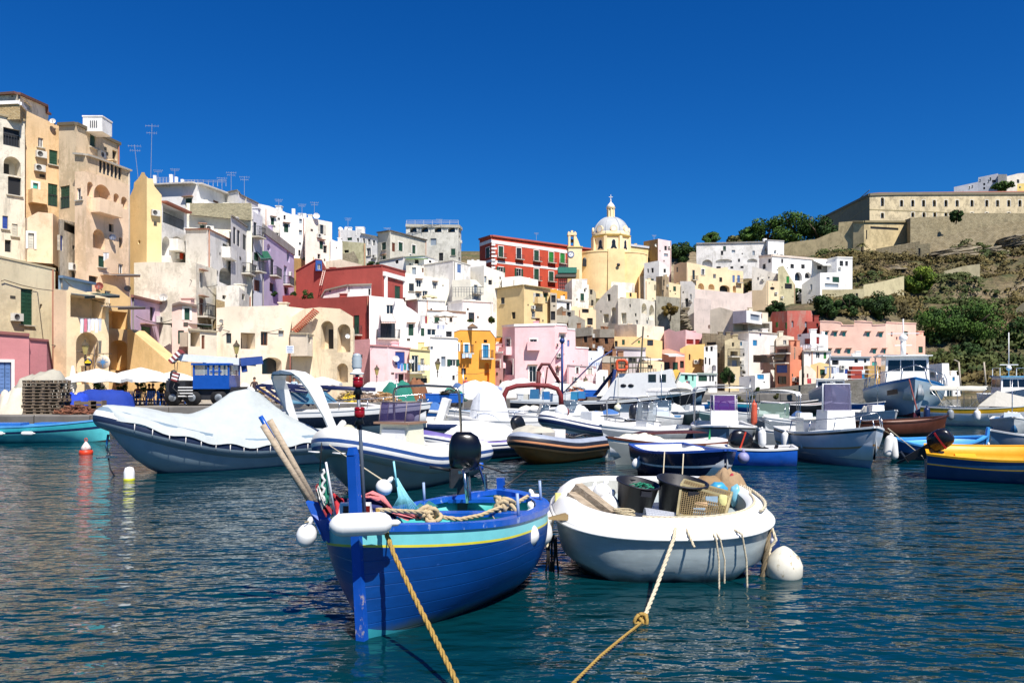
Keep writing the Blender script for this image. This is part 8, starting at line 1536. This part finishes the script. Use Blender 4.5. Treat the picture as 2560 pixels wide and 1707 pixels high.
def umbrella(px, py, d, hw, label, c='f4f2ea', base=None, folded=False):
 zt = P(px, py, d).z; zb = base if base is not None else 1.0; x = P(px, 0, d).x; r = hw*d/F; e = empty('parasol', (x, d, zb), label, 'parasol', 'white parasols'); m = MB(e.location); m.tube([(x, d, zb), (x, d, zt)], .035, 8); m.build('pole', paint('8a8478', .5), e); m = MB(e.location)
 if folded: m.lathe([(.1, zb+.8), (.22, zb+1.2), (.16, zt-.6), (.05, zt)], (x, d, 0), 12); m.build('canopy', cloth(c), e); return
 dr = r*.34; n = 8; top = Vector((x, d, zt))
 q = [Vector((x+r*math.cos(PI/8+2*PI*k/n), d+r*math.sin(PI/8+2*PI*k/n), zt-dr)) for k in range(n)]
 for k in range(n):
  a, b = q[k], q[(k+1) % n]; mid = (a+b)/2+Vector((0, 0, .06)); h1, h2 = top.lerp(a, .5)+Vector((0, 0, dr*.12)), top.lerp(b, .5)+Vector((0, 0, dr*.12))
  m.face([top, h1, h2], 0, True); m.face([h1, a, mid, b, h2], 0, True); m.face([a, a-Vector((0, 0, .2)), mid-Vector((0, 0, .17)), mid]); m.face([mid, mid-Vector((0, 0, .17)), b-Vector((0, 0, .2)), b])
 m.build('canopy', cloth(c), e); m = MB(e.location)
 for a in q: m.bar(Vector((x, d, zt-dr*1.3)), top.lerp(a, .6)-Vector((0, 0, .03)), .02)
 m.build('ribs', GREY, e)
umbrella(243, 921, 46.5, 80, 'white cafe parasol, leftmost of the three behind the blue tarp'); umbrella(352, 918, 50, 88, 'white cafe parasol, middle and highest of the three'); umbrella(432, 928, 53, 64, 'white cafe parasol beside the blue crane cab'); umbrella(182, 914, 46, 8, 'folded white parasol standing by the left cafe parasol', folded=True)
umbrella(806, 941, 59, 50, 'white parasol in front of the flaking cream house'); umbrella(690, 946, 58, 40, 'white parasol behind the white radar arch'); umbrella(975, 950, 68, 44, 'white parasol above the green tarpaulin'); umbrella(1060, 957, 70, 34, 'white parasol behind the tall promenade lamp'); umbrella(1112, 960, 71, 34, 'white parasol right of the promenade lamp'); umbrella(1180, 958, 72, 38, 'white parasol before the orange house'); umbrella(1230, 961, 66, 27, 'blue grey parasol before the pink house', 'a8b4d8'); umbrella(1420, 972, 76, 34, 'white parasol in front of the pink garage wing')
umbrella(1505, 978, 80, 30, 'white parasol left of the trawler mast'); umbrella(1113, 778, 98, 32, 'white parasol on the roof terrace above the orange house', base=P(0, 806, 98).z); umbrella(1074, 735, 112, 20, 'cream parasol on the terrace of the long white house', 'e8dcb0', base=P(0, 748, 112).z)
for px, py in ((245, 965), (300, 966), (352, 965), (418, 968)):
 p = P(px, py, 46.3 if px < 300 else 49.5); e = empty('hanging_plant', p, {245: 'hanging flower basket under the leftmost cafe parasol', 300: 'hanging flower basket between the left and middle parasols', 352: 'hanging flower basket under the middle cafe parasol', 418: 'hanging flower basket near the crane hook'}[px], 'plant', 'hanging flower baskets'); m = MB(p); leaves(m, p, .36, .3, .34, 160, .09, 7, -1); m.build('foliage', LD, e); m = MB(p); m.lathe([(.02, -.35), (.16, -.3), (.2, -.15)], p, 10); m.build('basket', paint('5a4030', .7), e)
def chair(px, d, rz, label):
 p = P(px, 0, d); e = empty('plastic_chair', (p.x, d, 1.0), label, 'chair', 'blue plastic cafe chairs', rz); B_ = paint('1a66c4', .4, .08); m = MB(); m.box((0, 0, .44), (.46, .44, .035)); m.build('seat', B_, e); m = MB()
 for k in range(5): m.bar((-.18+.09*k, .2, .45), (-.2+.1*k, .27, .88), .05, .02)
 m.bar((-.22, .27, .88), (.22, .27, .88), .06, .03); m.build('backrest', B_, e)
 for s in (-1, 1):
  m = MB(); m.bar((s*.25, .22, .66), (s*.26, -.2, .66), .05, .03); m.bar((s*.26, -.2, .66), (s*.23, -.2, .44), .05, .03); m.build('armrest', B_, e)
  for y in (-.2, .2): m = MB(); m.bar((s*.2, y, .44), (s*.25, y*1.15, 0), .045); m.build('leg', B_, e)
for i, (px, d, rz, l) in enumerate(((335, 50, 2.9, 'blue plastic chair at the left table end'), (350, 51.5, .5, 'blue plastic chair behind the leftmost one'), (376, 50, -2.6, 'blue plastic chair turned towards the middle table'), (405, 50, 2.4, 'blue plastic chair right of the middle table'), (420, 51.5, .2, 'blue plastic chair with its back to the parasol pole'), (432, 50, 3.3, 'blue plastic chair nearest the crane truck'), (452, 52, -2.9, 'blue plastic chair beside the crane truck wheel'))): chair(px, d, rz, l)
for px, l in ((356, 'white topped cafe table between the left chairs'), (418, 'cafe table among the right chairs')):
 p = P(px, 0, 51); e = empty('cafe_table', (p.x, 51, 1), l, 'table'); m = MB(e.location); m.box((p.x, 51, 1.73), (.9, .9, .04)); m.build('table_top', paint('c8b8b0', .5), e)
 for a in (-1, 1):
  for b_ in (-1, 1): m = MB(e.location); m.bar((p.x+a*.38, 51+b_*.38, 1), (p.x+a*.38, 51+b_*.38, 1.72), .05); m.build('leg', paint('3a5a8a', .5), e)
def person(px, d, z, label, seated=True, shirt='4a3a40', trousers='2a3040', skin='b98a6a', hair='2a201a', rz=0, reach=0):
 p = P(px, 0, d); e = empty('person', (p.x, d, z), label, 'person', None, rz); me = bpy.data.meshes.new('body'); hz = .48 if seated else .92
 V = [(0, 0, hz), (0, 0, hz+.25), (0, 0, hz+.48), (0, 0, hz+.56), (0, -.01, hz+.66), (0, -.01, hz+.78)]; r_ = [.15, .14, .15, .06, .085, .08]; E = [(0, 1), (1, 2), (2, 3), (3, 4), (4, 5)]
 for s in (-1, 1):
  n = len(V)
  if seated: V += [(s*.1, -.05, hz), (s*.13, -.45, hz+.02), (s*.13, -.48, .06), (s*.13, -.6, .03)]
  else: V += [(s*.1, 0, hz-.05), (s*.12, -.02-.05*s, .48), (s*.12, .03+.06*s, .08), (s*.12, -.1+.06*s, .03)]
  r_ += [.09, .065, .045, .035]; E += [(0, n), (n, n+1), (n+1, n+2), (n+2, n+3)]
  n = len(V); V += [(s*.2, 0, hz+.46), (s*.26, -.05, hz+.2), (s*.18, -.3 if seated or reach else -.08, hz+(.2 if seated or reach else -.02)), (s*.16, -.4 if seated or reach else -.1, hz+(.22 if seated or reach else -.1))]
  r_ += [.06, .045, .035, .03]; E += [(2, n), (n, n+1), (n+1, n+2), (n+2, n+3)]
 me.from_pydata(V, E, []); o = bpy.data.objects.new('body', me); col.objects.link(o); o.parent = e
 md = o.modifiers.new('skin', 'SKIN');
 for v, r in zip(me.skin_vertices[0].data, r_): v.radius = (r, r*.85)
 me.skin_vertices[0].data[0].use_root = True; ss = o.modifiers.new('sub', 'SUBSURF'); ss.levels = ss.render_levels = 1
 sm, nt, b = newmat('clothed_skin'); g = nt.nodes.new('ShaderNodeTexCoord'); sx = nt.nodes.new('ShaderNodeSeparateXYZ'); nt.links.new(g.outputs['Object'], sx.inputs[0]); mz = ramp(nt, sx.outputs[2], .0, 1.0)
 def step(z):
  q = nt.nodes.new('ShaderNodeMath'); q.operation = 'GREATER_THAN'; q.inputs[1].default_value = z; nt.links.new(sx.outputs[2], q.inputs[0]); return q.outputs[0]
 nt.links.new(mix(nt, step(hz+.54), mix(nt, step(hz+.05), hx(trousers), hx(shirt)), hx(skin)), b.inputs['Base Color']); b.inputs['Roughness'].default_value = .8; me.materials.append(sm)
 m = MB(); m.ball((0, .02, hz+.77), (.1, .11, .1), 10); m.build('hair', paint(hair, .7), e)
 m = MB(); m.ball((0, -.1, hz+.7), (.018, .022, .02), 6)
 for s in (-1, 1): m.ball((s*.035, -.088, hz+.735), (.012, .01, .008), 6); m.ball((s*.092, 0, hz+.71), (.012, .02, .03), 6)
 m.build('face', paint('8a5a42', .7), e)
person(345, 52, 1, 'person in a dark red shirt seated at the left cafe table', shirt='6a2028'); person(373, 52.5, 1, 'person in a dark shirt seated behind the turned blue chair', shirt='2c2826', rz=.4); person(382, 53.5, 1, 'person with short dark hair seated beside the one in black', shirt='3a2c22', rz=-.3); person(403, 52, 1, 'person in a brown top seated under the middle parasol', shirt='4a3428', rz=.2)
person(424, 53, 1, 'person in dark clothes standing by the crane truck', False, '2a2422', '1f1d20'); person(636, 56, 1, 'person in a dark cap standing behind the covered inflatable', False, '3a2a2c', '20242c'); person(1618, 78, 1.0, 'person in white standing near the sea wall kiosk', False, 'dcdcd8', '3a4460')
def lamp(px, py, d, label, base=1.0):
 p = P(px, py, d); e = empty('street_lamp', (p.x, d, base), label, 'street lamp', 'old style promenade lanterns'); s = 1.0; m = MB(e.location); m.tube([(p.x, d, base), (p.x, d, base+.8), (p.x, d, base+.82), (p.x, d, p.z-.35)], [.1, .07, .045, .04], 8); m.ball((p.x, d, p.z-.5), .08, 8); m.build('post', paint('3a3428', .6), e)
 m = MB(e.location); m.lathe([(.1, -.35), (.22, .18), (.22, .2)], p, 6, 0, False); m.build('lantern_glass', paint('b8a868', .3), e); m = MB(e.location); m.lathe([(.27, .2), (.2, .3), (.08, .42), (.03, .6)], p, 6, 0, False); m.build('lantern_roof', paint('4a3f2c', .6), e)
lamp(213, 872, 50, 'tall lantern lamp at the left cafe parasol'); lamp(591, 872, 55, 'tall lantern lamp in front of the cream quayside house'); lamp(942, 928, 74, 'lantern lamp before the pink house with the blue door'); lamp(1094, 914, 66, 'lantern lamp between the middle white parasols'); lamp(1348, 940, 82, 'lantern lamp behind the red loading crane'); lamp(1464, 954, 84, 'lantern lamp left of the trawler mast')
for i, (px, d, s_, c_, l) in enumerate(((600, 56, 1.2, 'e6e2d6', 'white covered stall heap behind the crane cab'), (760, 56, 1.3, 'e8e4dc', 'white sheet over goods below the cream bay room'), (940, 64, 1.2, 'f0eee6', 'white sheeted heap behind the grey net pile'), (1160, 68, 1.2, '4a6a9a', 'blue covered goods near the pink house steps'), (1290, 70, 1.5, 'e8e6de', 'white sheeted heap before the pink house'), (1460, 76, 1.3, 'e2ded2', 'pale covered heap by the brick garage'), (1570, 80, 1.4, 'eceae2', 'white covered stall behind the trawler wheelhouse'), (1700, 83.5, 1.2, 'd8d4c6', 'pale heap beside the yellow kiosk'))):
 lumpy('covered_goods', l, 'tarpaulin', (P(px, 0, d).x, d, 1.0), s_*1.3, 1, s_, cloth(c_), i, .3)
def signpost(px, py0, py1, d, label): p = P(px, py1, d); e = empty('sign_post', (p.x, d, 1), label, 'sign'); m = MB(e.location); m.tube([(p.x, d, 1), (p.x, d, P(0, py0, d).z)], .035, 8); m.build('post', paint('6a5a4c', .6), e); return e
e = signpost(236, 864, 965, 50.5, 'round cream sign with a blue compass star hanging from a post'); c = P(258, 905, 50.4); Mr = Matrix.Rotation(PI/2, 3, 'X'); m = MB(e.location); m.bar(P(236, 884, 50.4), P(279, 884, 50.4), .04); m.bar(P(258, 884, 50.4), P(258, 888, 50.4), .03); m.build('bracket', paint('4a3f38', .6), e)
m = MB(e.location); m.lathe([(0, .03), (.43, .03), (.44, 0), (.43, -.03), (0, -.03)], c, 28, M=Mr); dsc = m.build('sign_disc', paint('d8c8b0', .6), e); m = MB(e.location)
for k in range(8): a = k*PI/4; L = .38 if k % 2 == 0 else .26; m.face([c+Vector((math.cos(a)*L, -.045, math.sin(a)*L)), c+Vector((math.cos(a+.39)*.1, -.045, math.sin(a+.39)*.1)), c+Vector((0, -.05, 0)), c+Vector((math.cos(a-.39)*.1, -.045, math.sin(a-.39)*.1))])
m.build('compass_star', paint('4f86b8', .5), dsc)
c = P(220, 905, 49.7); e = empty('round_sign', c, 'small round navy sign with a yellow emblem on the left lamp post', 'sign'); m = MB(c); m.lathe([(0, .02), (.24, .02), (.24, -.02), (0, -.02)], c, 24, M=Mr); m.build('disc', paint('1c2048', .5), e); m = MB(c); m.box(c+Vector((0, -.03, -.01)), (.38, .02, .12)); m.face([c+Vector((-.12, -.035, .06)), c+Vector((.12, -.035, .06)), c+Vector((0, -.035, .2))]); m.build('emblem', paint('e8d02a', .5), e)
def board(px, py, w, h, d, label, base=1.0, tc='7a9ac8'):
 c = P(px, py, d); e = empty('notice_board', (c.x, d, base), label, 'sign'); m = MB(e.location); m.box(c, (w*d/F, .04, h*d/F)); m.build('panel', paint('eef0f2', .5, .04), e); m = MB(e.location); m.tube([(c.x, d+.04, base), (c.x, d+.04, c.z)], .03, 6); m.build('post', paint('a04a3a', .5), e)
 m = MB(e.location)
 for k in range(4): m.box(c+Vector((0, -.03, (1.5-k)*h*d/F*.2)), (w*d/F*(.8-.12*(k % 2)), .01, h*d/F*.06))
 m.build('print_lines', paint(tc, .6), e)
board(725, 873, 19, 19, 60, 'white notice board with blue lines before the cream house'); board(592, 913, 20, 24, 54, 'white notice board below the lamp by the crane cab')
e = empty('crane_truck', (P(500, 0, 50).x, 50, 1), 'blue cabbed mobile crane truck with white boom and striped hook', 'crane truck'); o = e.location; BC = paint('1450a8', .35, .12, obj=False)
x0, x1 = P(482, 0, 49).x, P(573, 0, 49).x; zc, zt, zf = P(0, 972, 49).z, P(0, 910, 49).z, 1.55
m = MB(o)
for a, b, c_, d_ in ((x0, x1, zc, zc+.85), ): m.box(((a+b)/2, 50, (c_+d_)/2), (b-a, 2.0, d_-c_))
for x in (x0+.05, x0+.93, x0+1.25, x1-.62, x1-.05): m.box((x, 49.05, (zc+.85+zt)/2), (.1, .1, zt-zc-.85)); m.box((x, 50.95, (zc+.85+zt)/2), (.1, .1, zt-zc-.85))
m.box(((x0+x1)/2, 50, zt), (x1-x0+.15, 2.2, .12)); m.box((x0+1.4, 49.04, zt-.45), (.7, .06, .08)); m.build('cab', BC, e)
m = MB(o); m.box(((x0+x1)/2, 50, (zc+.85+zt)/2), (x1-x0-.12, 1.85, zt-zc-.9)); m.build('cab_glass', clear('b8c4cc', .6), e)
m = MB(o); m.box(((x0+x1)/2-.6, 50.4, 1.75), (4.4, 2.3, .8)); m.box((x0-1.1, 49.9, 2.2), (1.2, 1.6, .7)); m.build('chassis', paint('23252b', .6, .2), e)
for x in (x0-1.3, x0-.1, x1-.7):
 for y in (49.25,): w_ = MB(o); w_.lathe([(.0, .14), (.5, .14), (.52, 0), (.5, -.14), (0, -.14)], (x, y, 1.5), 20, M=Mr); wh = w_.build('wheel', paint('17171a', .8), e); w_ = MB(o); w_.lathe([(0, .17), (.22, .17), (.24, .14)], (x, y, 1.5), 14, M=Mr); w_.build('rim', GREY, wh)
m = MB(o);
for k in range(4): m.box((x0-.45, 49.0, 1.6+.18*k), (.9, .06, .06))
m.build('steps', WH, e)
m = MB(o); a, b = P(448, 893, 49), P(640, 907, 50); m.bar(a, b, .42, .42); m.build('boom', paint('dfe4ec', .4, .08, obj=False), e); m = MB(o); m.bar(P(600, 905, 49.4), P(655, 900, 50), .6, .5); m.bar(P(608, 902, 49.5), P(612, 930, 49.5), .3, .2); m.build('boom_foot', paint('2a4a90', .5), e)
def stripes(a, b, w, n, nm):
 m = MB(o)
 for k in range(n): m.bar(a.lerp(b, k/n), a.lerp(b, (k+1)/n), w, w*.6, k % 2)
 return m.build(nm, [paint('8a3a38', .6), WH], e)
stripes(P(428, 905, 48.8), P(455, 878, 48.8), .5, 7, 'striped_boom_head'); stripes(P(436, 952, 48.6), P(442, 932, 48.6), .38, 5, 'striped_hook_block')
m = MB(o)
for k in (-1, 1): m.bar(P(440+k*4, 905, 48.8), P(440+k*2, 930, 48.7), .03)
m.tube([P(438, 955, 48.6), P(432, 970, 48.5), P(450, 985, 48.5), P(470, 990, 48.5)], .03, 6); m.ball(P(434, 940, 48.7), (.25, .2, .4), 10); m.build('hoist_cables', paint('2a2a2c', .6), e)
m = MB(o); m.lathe([(.0, .12), (.08, .1), (.1, 0), (.1, -.1)], P(511, 906, 49.5), 12); m.build('beacon', paint('e8b81c', .3), e)
PW = wood('8a7862', '4f4234', (1, 10, 10))
def pallet():
 e = empty('pallet', (0, 0, 0), '', 'pallet', 'wooden pallets stacked on the left quay'); m = MB()
 for k in range(5): m.box((0, -.36+.18*k, .13), (1.0, .12, .022))
 m.build('top_boards', PW, e); m = MB()
 for x in (-.44, 0, .44):
  for y in (-.34, 0, .34): m.box((x, y, .066), (.12, .1, .1))
  m.box((x, 0, .012), (.12, .8, .018))
 for y in (-.34, 0, .34): m.box((0, y, .014), (1.0, .1, .02))
 m.build('base', PW, e); return e
p0 = pallet(); first = True; ordn = ['lowest', 'second', 'third', 'fourth', 'fifth', 'sixth', 'seventh', 'eighth', 'ninth', 'tenth', 'topmost']
for si, (px, sn, rz) in enumerate(((93, 'left', .1), (139, 'right', -.12))):
 for k in range(11):
  c = p0 if first else copy_tree(p0); first = False; c.location = (P(px, 0, 38).x+R.uniform(-.05, .05), 38, 1.0+.146*k); c.rotation_euler = (0, 0, rz+R.uniform(-.12, .12)); c['label'] = 'weathered wooden pallet, %s of the %s stack' % (ordn[k]+(' from the bottom' if 0 < k < 10 else ''), sn)
ll = lumpy('tarpaulin', 'bright blue tarpaulin covering goods on the left quay', 'tarpaulin', (P(245, 0, 40).x, 40.5, 1.0), 1.6, 1.0, 1.0, cloth('123a9c'), 2, .2, pw=9)
lumpy('tarpaulin', 'crumpled blue tarpaulin corner beside the brown nets', 'tarpaulin', (P(185, 0, 39).x, 39.2, 1.0), .8, .7, .85, cloth('1a44c0'), 9, .5)
lumpy('canvas', 'grey beige canvas heap with a green patch behind the pallets', 'canvas', (P(75, 0, 40).x, 41, 1.0), 1.7, 1.4, 1.9, cloth('b8b2a0'), 4, .3); lumpy('canvas', 'cream canvas bundle on the left quay before the rose house', 'canvas', (P(30, 0, 38).x, 38.5, 1.0), .95, .8, 1.15, cloth('e6dcc4'), 11, .5)
def netheap(name, label, px, d, sx, sy, sz, cols, seed=0, n=140, z=1.0):
 c = Vector((P(px, 0, d).x, d, z)); m = MB(c); rd = random.Random(seed)
 for i in range(n):
  a = rd.uniform(0, 6.28); q = rd.random()**.6; b = c+Vector((math.cos(a)*q*sx, math.sin(a)*q*sy, (1-q*q)*sz*rd.uniform(.5, 1)))
  pts = [b+Vector((rd.uniform(-.3, .3)*sx, rd.uniform(-.2, .2), rd.uniform(-.12, .12)*sz)) for _ in range(4)]
  for p_ in pts: p_.z = max(z+.02, p_.z)
  m.tube(pts, .035, 4, rd.randrange(len(cols)))
 m.ball(c, (sx*.9, sy*.9, sz*.75), 14, 0, noi=.3)
 tag(m.build(name, [paint(k, .9, .3, obj=False) for k in cols]), label, 'net')
netheap('net_heap', 'reddish brown fishing net heap at the left quay edge', 188, 37.8, .9, .6, .42, ['7a4a34', '8a5a40', '5a3424'], 1); netheap('net_heap', 'white net pile right of the pallets', 176, 41.5, .6, .5, 1.25, ['d8d4c8', 'c8c2b2'], 2, 90)
for px, l, s in ((213, 'wooden crate leaning on the left quay near the covered boat', .5), (225, 'second wooden crate stacked behind the leaning one', .42)):
 c = Vector((P(px, 0, 38.5).x, 38.5 if px < 220 else 39.2, 1.0)); e = empty('crate', c, l, 'crate', 'crates on the left quay')
 for k in range(3): m = MB(c); m.box(c+Vector((0, 0, .1+.2*k)), (s*1.6, s, .13)); m.build('side_board', PW, e)
 for a in (-1, 1): m = MB(c); m.box(c+Vector((a*s*.75, 0, .3)), (.05, s*1.05, .62)); m.build('end_board', PW, e)
def cq(px, d): return (P(px, 0, d).x, d, 1.0)
lumpy('tarpaulin', 'big sea green tarpaulin over a net pile in the middle quay', 'tarpaulin', cq(995, 60), 1.5, 1.2, 1.3, cloth('1f7a68'), 3, .35); lumpy('tarpaulin', 'brown striped hide-like tarpaulin right of the green one', 'tarpaulin', cq(1042, 60.5), .9, 1, 1.5, cloth('8a5a3a'), 5, .35); lumpy('tarpaulin', 'white sheeted heap on the quay right of the brown tarpaulin', 'tarpaulin', cq(1085, 64), 1.9, 1.2, 1.45, cloth('e8e4da'), 6, .35)
lumpy('tarpaulin', 'large white sheeted boat heap before the blue grey parasol', 'tarpaulin', cq(1195, 64), 2.0, 1.4, 1.4, cloth('ecebe4'), 7, .15); lumpy('tarpaulin', 'low teal tarpaulin left of the white sheeted boat heap', 'tarpaulin', cq(1130, 62), 1.0, .8, .8, cloth('3a9a84'), 8, .5); lumpy('tarpaulin', 'white cover heap on the quay by the trawler bow crates', 'tarpaulin', cq(1395, 73), 1.8, 1, 1.1, cloth('eceade'), 9, .4)
netheap('net_heap', 'grey brown net heap behind the motor yacht bow', 905, 57, 1.3, .8, .75, ['a8907a', '8a7868', '6a5a50'], 3, 120); netheap('net_heap', 'tan and orange net heap beside the green tarpaulin', 955, 58, 1.2, .8, .7, ['b08a5a', '9a7a58', 'c0a078'], 4, 120); netheap('net_heap', 'yellow floats and nets heap behind the yacht windscreen', 870, 56, .8, .6, .9, ['d8b82a', 'b89a6a', '8a7a5a'], 5, 90); netheap('net_heap', 'dark net heap with rust frames behind the sheeted motorboat', 1125, 58.5, 1.1, .7, .9, ['4a4440', '6a5a4c', '2f5a54'], 6, 120); netheap('net_heap', 'orange buoy and net heap right of the red crane', 1440, 72, 1.3, .8, .9, ['c86a3a', '7a6a5a', '3a6a9a'], 7, 120)
netheap('net_heap', 'pinkish grey net heap left of the yacht windscreen', 655, 51.5, 1.0, .7, 1.0, ['8a8078', 'a09080', 'c8a040'], 8, 100)
for i, (px, py, l) in enumerate(((1095, 1018, 'blue fish crate, left one on the centre quay edge'), (1130, 1020, 'blue fish crate, right one on the centre quay edge'), (1475, 992, 'blue plastic barrel crate near the trawler stern'), (1540, 990, 'blue plastic crate under the trawler boom'))):
 d = 55 if i < 2 else 72; c = P(px, py, d); c.z = 1.0; e = empty('fish_crate', c, l, 'crate', 'blue crates on the quay'); m = MB(c); s = 1.5 if i < 2 else 1.1; m.box(c+Vector((0, 0, .3)), (s, 1, .55), taper=1.08); m.build('body', paint('1a62c0', .5, .15), e); m = MB(c); m.box(c+Vector((0, 0, .6)), (s*1.12, 1.12, .06)); m.build('rim', paint('1a62c0', .5, .15), e)
for i, (px, py, d, c_, l) in enumerate(((2138, 950, 94, 'a8402e', 'red box stack beside the blue shuttered kiosk'), (2160, 948, 95, 'c8a05a', 'pile of yellow wooden crates by the blue shuttered kiosk'), (2200, 950, 96, 'c09a58', 'tall pile of yellow crates left of the large white trawler'))):
 c = P(px+(0, 20, 10)[i], py, d); e = empty('crate_pile', c, l, 'crates');
 for k in range(5): m = MB(c); m.box(c+Vector((R.uniform(-.1, .1), 0, -.6+.5*k)), (1.3, 1, .44)); m.build('crate', paint(c_, .8, .25), e)
m = MB(P(2007, 900, 90)); m.tube([P(2007, 962, 87), P(2007, 880, 87)], .12, 8); tag(m.build('pole', paint('4a4238', .8)), 'dark wooden pole standing at the sea wall', 'pole')
for px, y0, y1, l in ((2397, 905, 985, 'thin leaning lamp pole on the beach right of the large trawler'), (2460, 905, 975, 'thin white mast pole left of the pilot boat')):
 m = MB(P(px, y1, 105)); m.tube([P(px+6, y1, 105), P(px, y0, 105)], .1, 6)
 if px < 2400: m.tube([P(px, y0, 105), P(px-12, y0-6, 105)], .07, 6)
 tag(m.build('pole', paint('b8ac98', .7)), l, 'pole')
for i, (pts, l) in enumerate(((((0, 703), (8, 700), (50, 713), (90, 722), (137, 727)), 'sagging cable along the beige house front'), (((134, 862), (200, 880), (250, 890)), 'cable crossing the arched doorway house'), (((545, 815), (560, 812), (560, 812)), 'short cable on the cream house edge'))):
 q = [hit(x, y, .12) for x, y in pts]
 if all(q): ropeline([k[0] for k in q], .03, paint('6a6050', .8), label=l)
for px, d, l, sh_, tr_, st in ((735, 56, 'person in a pale blue shirt walking before the cream bay room', 'a8bcd0', '3a4250', 0), (900, 66, 'person in a white shirt on the quay by the pink house', 'e0ddd6', '2c3444', 1), (1165, 71, 'person in a red top near the orange house archway', 'b03030', '4a4440', 0), (1395, 74, 'person in a navy top in front of the pink wing', '202c50', '8a7c64', 1), (1560, 80, 'person in a khaki shirt by the brick garage', '8a8058', '2a2c34', 0), (1672, 84, 'person in a striped grey shirt beside the yellow kiosk', '8a8e96', '1f2430', 1)):
 person(px, d, 1.0, l, False, sh_, tr_, rz=R.uniform(-1, 1), reach=st)
for a_, b_, l in (((150, 700), (270, 760), 'cable sagging above the blue loggia'), ((330, 790), (430, 800), 'cable across the lilac pink house'), ((560, 825), (700, 822), 'wire along the cream quayside house'), ((930, 865), (1020, 868), 'wire above the blue doorway'), ((1140, 930), (1225, 925), 'cable across the orange house front'), ((480, 700), (535, 712), 'cable on the old cream white house side')):
 h1, h2 = hit(*a_, .3), hit(*b_, .3)
 if h1 and h2: ropeline([h1[0], h2[0]], .025, paint('4a4438', .8), label=l, sag=.35)
w = bpy.data.worlds.new('World'); scene.world = w; w.use_nodes = True; nt = w.node_tree; bg = nt.nodes['Background']
SV = Vector((.46, -.89, 0)).normalized(); EL = rad(54)
sv = Vector((SV.x*math.cos(EL), SV.y*math.cos(EL), math.sin(EL)))
sk = nt.nodes.new('ShaderNodeTexSky'); sk.sky_type = 'NISHITA'; sk.sun_disc = False; sk.sun_elevation = EL; sk.sun_rotation = math.atan2(SV.x, SV.y)
sk.altitude = 0; sk.air_density = 1.0; sk.dust_density = 0.0; sk.ozone_density = 4.0
hs = nt.nodes.new('ShaderNodeHueSaturation'); hs.inputs['Saturation'].default_value = 1.35; nt.links.new(sk.outputs[0], hs.inputs['Color'])
ml = nt.nodes.new('ShaderNodeMix'); ml.data_type = 'RGBA'; ml.blend_type = 'MULTIPLY'; ml.inputs[0].default_value = 1; ml.inputs[7].default_value = (.22, .68, 1.08, 1); nt.links.new(hs.outputs[0], ml.inputs[6])
nt.links.new(ml.outputs[2], bg.inputs[0]); bg.inputs[1].default_value = .062
ld = bpy.data.lights.new('sun', 'SUN'); ld.energy = 5.0; ld.angle = rad(.5); ld.color = (1, .95, .89); lo = bpy.data.objects.new('sun', ld); col.objects.link(lo); lo.rotation_euler = sv.to_track_quat('Z', 'Y').to_euler()
cd = bpy.data.cameras.new('camera'); co = bpy.data.objects.new('camera', cd); col.objects.link(co); scene.camera = co
co.location = (0, 0, H); co.rotation_euler = (PI/2, 0, 0); cd.sensor_width = 36; cd.lens = F/2560*36; cd.shift_y = (YH-853.5)/2560; cd.clip_end = 3000; cd.clip_start = .05
vs = scene.view_settings; scene.display_settings.display_device = 'sRGB'; vs.view_transform = 'Standard'; vs.look = 'None'; vs.exposure = 0.62; vs.gamma = 1
scene.render.resolution_x = 1024; scene.render.resolution_y = 682
print('WINDOWS', NWIN[0], 'OBJECTS', len(bpy.data.objects))
